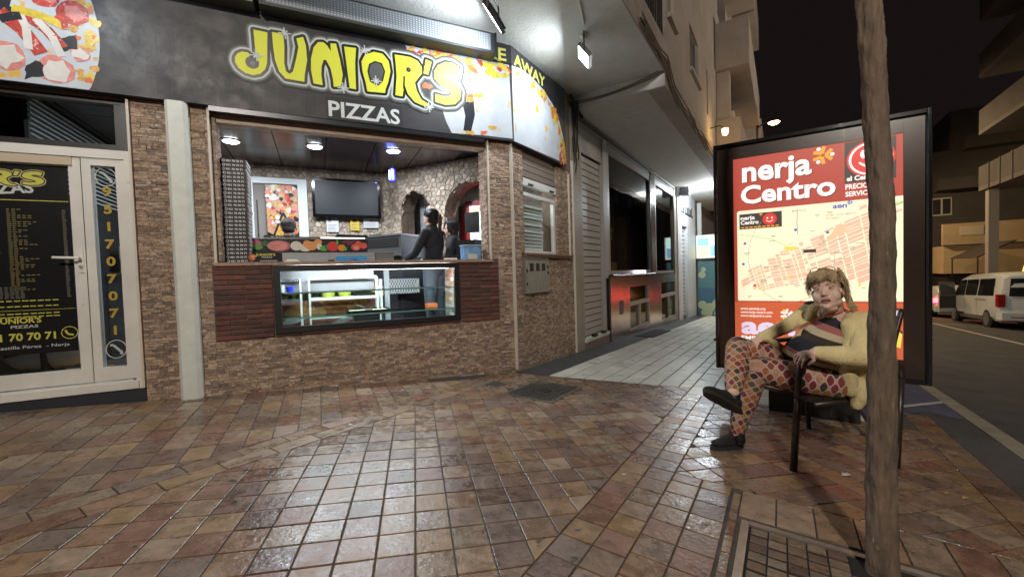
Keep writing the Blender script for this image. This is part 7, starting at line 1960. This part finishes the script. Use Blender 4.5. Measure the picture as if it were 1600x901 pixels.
# cardigan: sleeves, back, and the two open fronts
b = MB()
limb(b, [sh_n + Vector((.01, 0, .012)), sh_n.lerp(el_n, .5) + Vector((.015, -.01, -.005)), el_n + Vector((.01, -.005, -.012)), el_n.lerp(wr_n, .5) + Vector((0, 0, -.012)), wr_n.lerp(el_n, .10)], [.072, .076, .068, .057, .042])
limb(b, [el_n + Vector((.02, .03, -.03)), el_n + Vector((-.03, .05, -.055))], [.06, .045])
limb(b, [sh_f + Vector((.0, .0, .004)), sh_f.lerp(el_f, .5), el_f, el_f.lerp(wr_f, .6), wr_f], [.060, .050, .046, .041, .035])
bk = -TF2
for t in range(5):
    c = chest.lerp(pel, t/4*1.0) + bk*.075 + TU*.03
    ell(b, c, (.19, .075, .11), TA)
limb(b, [neck + TS*.07 + bk*.03 + Vector((0, 0, -.03)), sh_n + Vector((-.02, .03, .01))], [.045, .07]); limb(b, [neck - TS*.07 + bk*.03 + Vector((0, 0, -.03)), sh_f], [.045, .065]); limb(b, [neck + TS*.07 + bk*.04 + Vector((0, 0, -.02)), neck + bk*.075 + Vector((0, 0, -.015)), neck - TS*.07 + bk*.04 + Vector((0, 0, -.02))], [.03, .03, .03])
# near front: from shoulder past the hip
pn = [sh_n + TF2*.055 + Vector((-.03, .02, -.02)), chest + TS*.165 + TF2*.085 - TU*.03, chest.lerp(pel, .5) + TS*.185 + TF2*.09, pel + TS*.19 + TF2*.06 + TU*.06, pel + TS*.20 - TF2*.02 - TU*.05]
limb(b, pn, [.047, .043, .046, .050, .043])
limb(b, [pel + TS*.20 - TF2*.05 + TU*.08, pel + TS*.22 - TF2*.09 - TU*.06, pel + TS*.22 - TF2*.10 - TU*.12], [.07, .055, .035]); limb(b, [el_n + Vector((.03, .05, -.02)), pel + TS*.22 - TF2*.08 + TU*.06], [.06, .06])
# far front: long edge down to the lap
pf = [sh_f + TF2*.05 + TS*.06 + Vector((0, 0, .0)), chest - TS*.14 + TF2*.105 - TU*.0, chest.lerp(pel, .45) - TS*.17 + TF2*.12, pel - TS*.17 + TF2*.14 + TU*.09, wr_f + Vector((.02, -.02, .0))]
limb(b, pf, [.038, .024, .026, .028, .024])
m_card = mat('yellow_knit', (.70,.59,.31), .95, noise=.14, nscale=7, bump=.8, bscale=90, streak=(1, 1, .35))
card = fuse(b, 'cardigan', m_card, lady, .0085, 3)
for k in range(3):
    b = MB(); p = Pw(1335 - 0, 560 + 0, 2.37) + Vector((0, 0, -.0)) if k == 0 else pn[1+k] + TF2*.055 - TS*.02
    b.lathe(p, (p*-1 + Vector((0, 0, EYE))), [(0, .011), (.006, .010)], 10)
    b.build('button', mat('button_yellow', (.55,.40,.10), .4), card)
# strap, necklace, drawstring lie on the clothes
from mathutils.bvhtree import BVHTree
def on_surface(names, px, py, lift=.004):
    best = None
    d = ray(px, py).normalized(); o = Vector((0, 0, EYE))
    for n_ in names:
        if n_.name not in BV: 
            me = n_.data; og = ORG[lady.name]
            BV[n_.name] = BVHTree.FromPolygons([v.co + og for v in me.vertices], [tuple(p.vertices) for p in me.polygons])
        h = BV[n_.name].ray_cast(o, d)
        if h[0] is not None and (best is None or h[3] < best): best = h[3]
    return o + d*(best - lift) if best else None
BV = {}
def over(pts, r, name, m, par, n=6):
    b = MB(); b.tube(smooth_path([Vector(p) for p in pts], 6), r, n); return b.build(name, m, par, smooth=True)
sp_pts = [on_surface([top_, body, tro, card], x, y, .006) for x, y in ((1326,481),(1318,484),(1308,487),(1298,490),(1288,494),(1278,498),(1268,502),(1258,507),(1248,511),(1238,516),(1228,520),(1218,524),(1208,528))]
sp_pts = [p for p in sp_pts if p]
_o = Vector((0, 0, EYE)); _d = [(p-_o).length for p in sp_pts]
for _k in range(3): _d = [min(_d[i], (_d[max(i-1, 0)]+_d[i]+_d[min(i+1, len(_d)-1)])/3) for i in range(len(_d))]
sp_pts = [_o + (p-_o).normalized()*(d-.003) for p, d in zip(sp_pts, _d)]
b = MB(); sp = smooth_path(sp_pts, 3)
for p, q_ in zip(sp, sp[1:]):
    n_ = (Vector((0, 0, EYE)) - p).normalized(); t = (q_-p).normalized().cross(n_)*.0095
    b.hexa([p-t-n_*.003, q_-t-n_*.003, q_+t-n_*.003, p+t-n_*.003, p-t+n_*.002, q_-t+n_*.002, q_+t+n_*.002, p+t+n_*.002])
b.build('shoulder_strap', mat('tan_leather', (.33,.115,.05), .45), lady)
nk_ = [on_surface([top_, body], x, y, .004) for x, y in ((1288,486),(1284,490),(1281,493),(1279,497))]
nk_ = [p for p in nk_ if p]
if len(nk_) > 1: over(nk_, .0035, 'necklace', mat('silver', (.6,.6,.58), .25, metal=.9), lady)
eh = hc + (hx_*-.076 + hy*.0 + hz*-.035)*HK
over([eh, eh + Vector((0, 0, -.02)), eh + Vector((0, 0, -.045))], .0018, 'earring', m_black, lady)
ds_ = [p for p in (on_surface([top_, tro], x, y, .003) for x, y in ((1226,526),(1220,532),(1214,538),(1210,544))) if p]
if len(ds_) > 1: over(ds_, .004, 'drawstring', m_black, lady)
# hair: cap, loose fringe, ponytail
m_hair = mat('light_brown_hair', (.50,.375,.215), .6, vary=.30, noise=.15, nscale=40)
q = lambda x, y, z: hc + (hx_*x + hy*y + hz*z)*HK
b = MB(); ell(b, q(0, -.020, .052), (.084*HK, .097*HK, .082*HK), (hx_, hy, hz)); ell(b, q(0, -.05, .0), (.078*HK, .070*HK, .085*HK), (hx_, hy, hz)); hair = fuse(b, 'hair', m_hair, lady, .009, 2)
b = MB(); rr = random.Random(9); U = rr.uniform
for k in range(420):      # swept back over the skull
    a = U(-2.0, 2.0); el = U(-.1, .55)
    d0 = (sin(a)*cos(el), cos(a)*cos(el), sin(el) + .35*max(0, cos(a)))
    scalp(b, q, d0, (U(-.15, .35), -.75 + U(-.2, .2), U(-.1, .9)), U(.0018, .0034), 6, U(.0, .07), .003, rr)
for k in range(460):      # tousled fringe
    a = U(-1.15, 1.05); x0 = sin(a)
    p0 = q(x0*.040 + U(-.012, .012), .045 + U(-.03, .02), .137 - .03*x0*x0 + U(-.006, .012)); p1 = q(x0*.068 + U(-.01, .01), .086*cos(a*.8) + U(0, .012), .110 + U(-.01, .012))
    l = .016 + .010*sin(a*9+1) + U(-.010, .014) + (.03 if a > .85 else .02 if a < -.95 else 0); w_ = -.010 + .009*sin(a*6) + U(-.007, .007)
    p2 = q(x0*.080 + w_*.7, .100*cos(a*.85) + U(-.002, .010), .092 - l*.6); p3 = q(x0*.086 + w_*1.5, .100*cos(a*.9) + U(.0, .020), .090 - l)
    strand(b, [p0, p1, p2, p3], U(.0012, .0023), .0006, 4)
for k in range(150):      # short wisps at the temples
    s = U(-1, 1); s = -1 if s < -.25 else 1; z0 = U(.03, .115); l = U(.03, .075) if s < 0 else U(.05, .11)
    strand(b, [q(.070*s, U(-.02, .04), z0+.03), q(.088*s, U(-.03, .045), z0), q((.094 + U(-.004, .016))*s, U(-.04, .04), z0-l*.55), q((.092 + U(-.012, .024))*s, U(-.05, .03), z0-l)], U(.0013, .0026), .0006, 4)
for k in range(190):      # ponytail behind the neck
    r_ = lambda t: U(-t, t)
    strand(b, [q(.045+r_(.02), -.085+r_(.02), .04+r_(.02)), q(.078+r_(.014), -.085+r_(.012), -.03+r_(.02)), q(.092+r_(.018), -.07+r_(.02), -.085+r_(.018)), q(.108+r_(.02), -.06+r_(.02), -.118+r_(.018))], U(.0018, .0036), .0009, 4)
for k in range(80):       # flyaway curls
    a = U(0, 2*pi); z0 = U(.0, .13); w_ = .090 if z0 < .09 else .066
    p0 = q(w_*cos(a)*.95, .092*sin(a)*.95 - .01, z0); p1 = q(w_*cos(a)*1.16 + U(-.014, .014), .1*sin(a)*1.08 - .01, z0 + U(-.02, .022)); p2 = q(w_*cos(a)*1.20 + U(-.024, .024), .108*sin(a), z0 - U(-.012, .04))
    strand(b, [p0, p1, p2], .0011, .0005, 4)
b.build('hair_strands', m_hair, lady, fix=False, smooth=True)
# shoes
def shoe(heel, toe, up, name, par):
    heel, toe = Vector(heel), Vector(toe); d = (toe-heel); l = d.length; d.normalize(); u = (Vector(up) - d*Vector(up).dot(d)).normalized(); s = d.cross(u); A3 = (s, d, u)
    b = MB(); ell(b, heel + d*.05 + u*.045, (.036, .055, .045), A3); ell(b, heel + d*l*.5 + u*.035, (.040, l*.36, .034), A3); ell(b, heel + d*l*.76 + u*.026, (.046, l*.24, .026), A3); ell(b, heel + d*.06 + u*.085, (.036, .045, .035), A3); ell(b, heel + d*l*.42 + u*.055, (.034, .06, .030), A3)
    o = fuse(b, name, mat('black_knit_shoe', (.010,.010,.011), .85, bump=.5, bscale=200), par, .007, 2)
    b = MB(); out = []
    for k in range(28):
        a = 2*pi*k/28; y = -cos(a); w_ = .035 + .012*max(0, y) ; w_ *= (1 - .10*(1-abs(y))) ; out.append((sin(a)*w_*(1 if abs(y) < .99 else 1), l*.5 + y*l*.53))
    i = len(b.v)
    for z_ in (-.014, .012): b.v += [tuple(heel + s*x + d*y + u*z_) for x, y in out]
    n = 28
    b.f.append(tuple(range(n))); b.f.append(tuple(range(n, 2*n))); b.m += [0, 0]
    for k in range(n): b.f.append((k, (k+1) % n, n+(k+1) % n, n+k)); b.m.append(0)
    so = b.build('sole', mat('shoe_sole', (.020,.019,.018), .7, bump=.8, bscale=120), o)
    return o
gl_ = lambda x, y, z=.015: Vector((x, y, gz(x, y)+z))
shoe(gl_(1.575, 2.845), gl_(1.335, 2.795), (0, 0, 1), 'shoe', lady)
shoe(Pw(1158, 643, 2.56), Pw(1101, 611, 2.47), an_f - (Pw(1158, 643, 2.56)*.55 + Pw(1101, 611, 2.47)*.45) + Vector((.05, .10, .05)), 'shoe', lady)
b = MB(); limb(b, [an_n + Vector((0, 0, .06)), an_n + Vector((.01, 0, -.05))], [.040, .038]); b.build('sock', m_black, lady, smooth=True); b = MB(); limb(b, [an_f.lerp(kn_f, .12), an_f + Vector((.0, .0, -.035))], [.040, .040]); b.build('sock', m_black, lady, smooth=True)
# glasses pushed up on the hair
gs = thing('glasses', q(0, .05, .135), 'thin gold framed glasses pushed up on the seated woman\'s hair', 'glasses')
m_gold = mat('gold_wire', (.55,.40,.20), .25, metal=.9)
for s in (-1, 1):
    b = MB(); c = Vector((.034*s, .060, .120))
    pts = [q(c.x + .030*cos(t*2*pi/16), c.y + .030*sin(t*2*pi/16)*.75 - .012*0, c.z + .020*sin(t*2*pi/16)*.75 + .010) for t in range(16)]
    b.tube(pts, .0021, 5, closed=True); b.build('rim', m_gold, gs)
    b = MB(); b.tube([q(.064*s, .060, .128), q(.084*s, .0, .110), q(.086*s, -.05, .085)], .002, 5); b.build('temple', m_gold, gs)
b = MB(); b.tube([q(-.006, .062, .130), q(0, .064, .134), q(.006, .062, .130)], .002, 5); b.build('bridge', m_gold, gs)

# ---- the people inside the shop
def standing(name, label, foot, yaw, hgt, joints, cols, hairstyle, fine=.011, turn=0.0, mouth=.1, tuck=0.0):
    """yaw: heading the body faces; joints in metres for a 1.65 m figure (right, forward, up)"""
    k = hgt/1.65; fx_, fy2 = sin(yaw), cos(yaw); Yb = Vector((fx_, fy2, 0)); Xb = Vector((fy2, -fx_, 0))
    o = Vector(foot); J = lambda x, y, z: o + (Xb*x + Yb*y)*k + Vector((0, 0, z*k))
    t = thing(name, o, label, 'person')
    hd = J(*joints.get('head', (0, .03, 1.53))); yh = yaw + turn
    Y = Vector((sin(yh), cos(yh), joints.get('nod', -.08))); X, Y, Z = basis(Y)
    hp = J(0, 0, .92); chs = J(*joints.get('chest', (0, .01, 1.24)))
    S_ = [J(*joints.get('shl', (-.15, 0, 1.35))), J(*joints.get('shr', (.15, 0, 1.35)))]
    E_ = [J(*joints['ell']), J(*joints['elr'])]; W_ = [J(*joints['wrl']), J(*joints['wrr'])]
    H_ = [J(-.085, 0, .88), J(.085, 0, .88)]; K_ = [J(-.09, .02, .48), J(.09, .02, .48)]; A_ = [J(-.09, -.02, .08), J(.09, -.02, .08)]
    AXB = (Xb, Yb, Vector((0, 0, 1)))
    b = MB(); head(b, hd, X, Y, Z, k*.98)
    limb(b, [chs + Vector((0, 0, .14)), hd - Z*.07*k - Y*.02], [.055*k, .05*k]); ell(b, chs, (.115*k, .08*k, .17*k), AXB); ell(b, hp, (.12*k, .085*k, .12*k), AXB); ell(b, (chs+hp)/2, (.10*k, .075*k, .2*k), AXB)
    for i in (0, 1):
        limb(b, [chs + Vector((0, 0, .10)), S_[i], E_[i], W_[i]], [.06*k, .05*k, .038*k, .026*k]); limb(b, [H_[i], K_[i], A_[i]], [.08*k, .05*k, .036*k])
        ell(b, A_[i] + Yb*.07 - Vector((0, 0, .04*k)), (.04, .12, .035), AXB)
        hand(b, W_[i], (W_[i]-E_[i]), (0, 0, 1) if abs((W_[i]-E_[i]).normalized().z) < .8 else Yb, .6, k*.95, 1 if i else -1)
    fuse(b, 'body', skin2, t, fine*.75, 2)
    face(t, hd, X, Y, Z, k*.98, skin2, mouth, (.03,.02,.018))
    b = MB(); ell(b, chs + Vector((0, 0, .02)), (.145*k, .108*k, .19*k), AXB); ell(b, (chs+hp)/2, (.132*k, .105*k, .2*k), AXB); ell(b, hp + Vector((0, 0, .03)), (.15*k, .115*k, .12*k), AXB)
    for i in (0, 1): limb(b, [chs + Vector((0, 0, .09)), S_[i], E_[i], W_[i].lerp(E_[i], .12)], [.075*k, .060*k, .048*k, .038*k])
    limb(b, [chs + Vector((0, 0, .15)), chs + Vector((0, 0, .20))], [.075*k, .062*k])
    jk = fuse(b, 'jacket', cols[0], t, fine, 3)
    b = MB(); ell(b, hp, (.165*k, .118*k, .12*k), AXB)
    for i in (0, 1): limb(b, [H_[i], H_[i].lerp(K_[i], .5), K_[i], A_[i] + Vector((0, 0, .03))], [.098*k, .085*k, .068*k, .052*k])
    fuse(b, 'trousers', cols[1], t, fine, 3)
    q = lambda x, y, z: hd + (X*x + Y*y + Z*z)*k
    b = MB(); ell(b, q(0, -.022, .053), (.081*k, .094*k, .080*k), (X, Y, Z)); ell(b, q(0, -.04, .0), (.077*k, .072*k, .085*k), (X, Y, Z))
    if hairstyle == 'bob':
        for s in (-1, 1): ell(b, q(.066*s, -.022, -.045), (.022*k, .046*k, .070*k), (X, Y, Z))
        ell(b, q(0, -.06, -.05), (.072*k, .046*k, .072*k), (X, Y, Z))
    fuse(b, 'hair', cols[2], t, .009, 2)
    b = MB(); rr = random.Random(len(label)); U = rr.uniform; qq = lambda x, y, z: q(x, y, z)
    if hairstyle == 'ponytail':
        for j in range(480):
            a = U(-2.3, 2.3); scalp(b, qq, (sin(a), cos(a)*1.0, .30 + .45*max(0, cos(a)) - .35*max(0, -cos(a)) + (U(-.12, .15) if abs(a) < .8 else U(-.55, .15))), (U(-.10, .10), -1, U(.02, .22)), U(.0018, .0032), 6, U(0, .03), .0015, rr)
        for j in range(160):
            a = U(-1.5, 1.5); scalp(b, qq, (sin(a), -cos(a), -.75+U(-.15, .4)), (U(-.08, .08), -1, U(.0, .10)), U(.0018, .0030), 5, U(0, .02), .0015, rr)
        b.lathe(q(0, -.118, .045), -Y, [(0, .017*k), (.014, .019*k)], 10); b.build('hair_tie', m_black, t); b = MB()
        for j in range(150):
            r_ = lambda s: U(-s, s)
            strand(b, [q(r_(.010), -.112, .045+r_(.010)), q(.0+r_(.018), -.145+r_(.014), .03), q(.010+r_(.026), -.150+r_(.018), -.06+r_(.02)), q(.016+r_(.018), -.135+r_(.018), -.165-U(0, .05))], .0036, .001, 4)
    elif hairstyle == 'bob':
        for j in range(380):
            a = U(-pi, pi); scalp(b, qq, (U(-.25, .25), U(-.35, .15), 1), (sin(a)*.95, cos(a), .42+U(-.05, .08) if abs(a) < .75 else -.95+U(-.25, .25)), U(.0018, .0032), 7, U(0, .05), .001, rr)
    else:
        for j in range(260):
            a = U(-pi, pi); scalp(b, qq, (U(-.3, .3), U(-.3, .2), 1), (sin(a), cos(a), .35+U(-.1, .1) if abs(a) < 1.2 else -.35+U(-.2, .2)), .0026, 6, U(0, .05), .002, rr)
    if b.v: b.build('hair_strands', cols[2], t, fix=False, smooth=True)
    return t, jk, q
m_jack = mat('navy_fleece', (.010,.011,.016), .9, noise=.2, nscale=12); m_jack2 = mat('charcoal_fleece', (.020,.023,.030), .9, noise=.2, nscale=12)
m_trs = mat('blue_grey_trousers', (.055,.062,.080), .9, noise=.15, nscale=14); m_blk = mat('black_cloth', (.012,.012,.014), .9)
fyaw = radians(65.1-90)
p1 = F(-.83, -.62, ZF)
w1, jk1, q1 = standing('person', 'woman with a brown ponytail in a dark jacket, her back to the counter window', p1, fyaw + radians(-38), 1.69,
  dict(ell=(-.22, .12, 1.10), wrl=(-.16, .32, 1.03), elr=(.21, .08, 1.10), wrr=(.12, .28, 1.03)), (m_jack, m_trs, mat('dark_brown_hair', (.050,.028,.018), .65, vary=.35)), 'ponytail', turn=radians(4))
over([q1(-.15, -.05, -.20), q1(-.10, -.10, -.22), q1(-.075, -.115, -.32)], .004, 'piping', mat('grey_piping', (.3,.32,.34), .6), jk1)
p2 = F(-.455, -.93, ZF)
w2, jk2, q2 = standing('person', 'woman with a short black bob in a charcoal jacket, arms folded, in profile', p2, fyaw + radians(-70), 1.62,
  dict(head=(0, .04, 1.51), ell=(-.24, .10, 1.06), wrl=(.04, .24, 1.07), elr=(.24, .10, 1.06), wrr=(-.04, .22, 1.10)), (m_jack2, m_blk, mat('black_hair', (.012,.010,.010), .6, vary=.3)), 'bob', mouth=.15)
over([q2(.17, -.03, -.17), q2(.20, -.02, -.24), q2(.19, .02, -.34)], .003, 'piping', mat('grey_piping', (.3,.32,.34), .6), jk2)
p3 = F(-2.52, -1.42, ZF)
standing('person', 'cook with short dark hair half hidden behind the printed topping cabinet', p3, fyaw, 1.62,
  dict(ell=(-.25, .14, 1.08), wrl=(-.12, .32, .98), elr=(.25, .14, 1.08), wrr=(.12, .32, .98), nod=-.25), (m_blk, m_blk, mat('black_hair'), ), 'short')
# temp
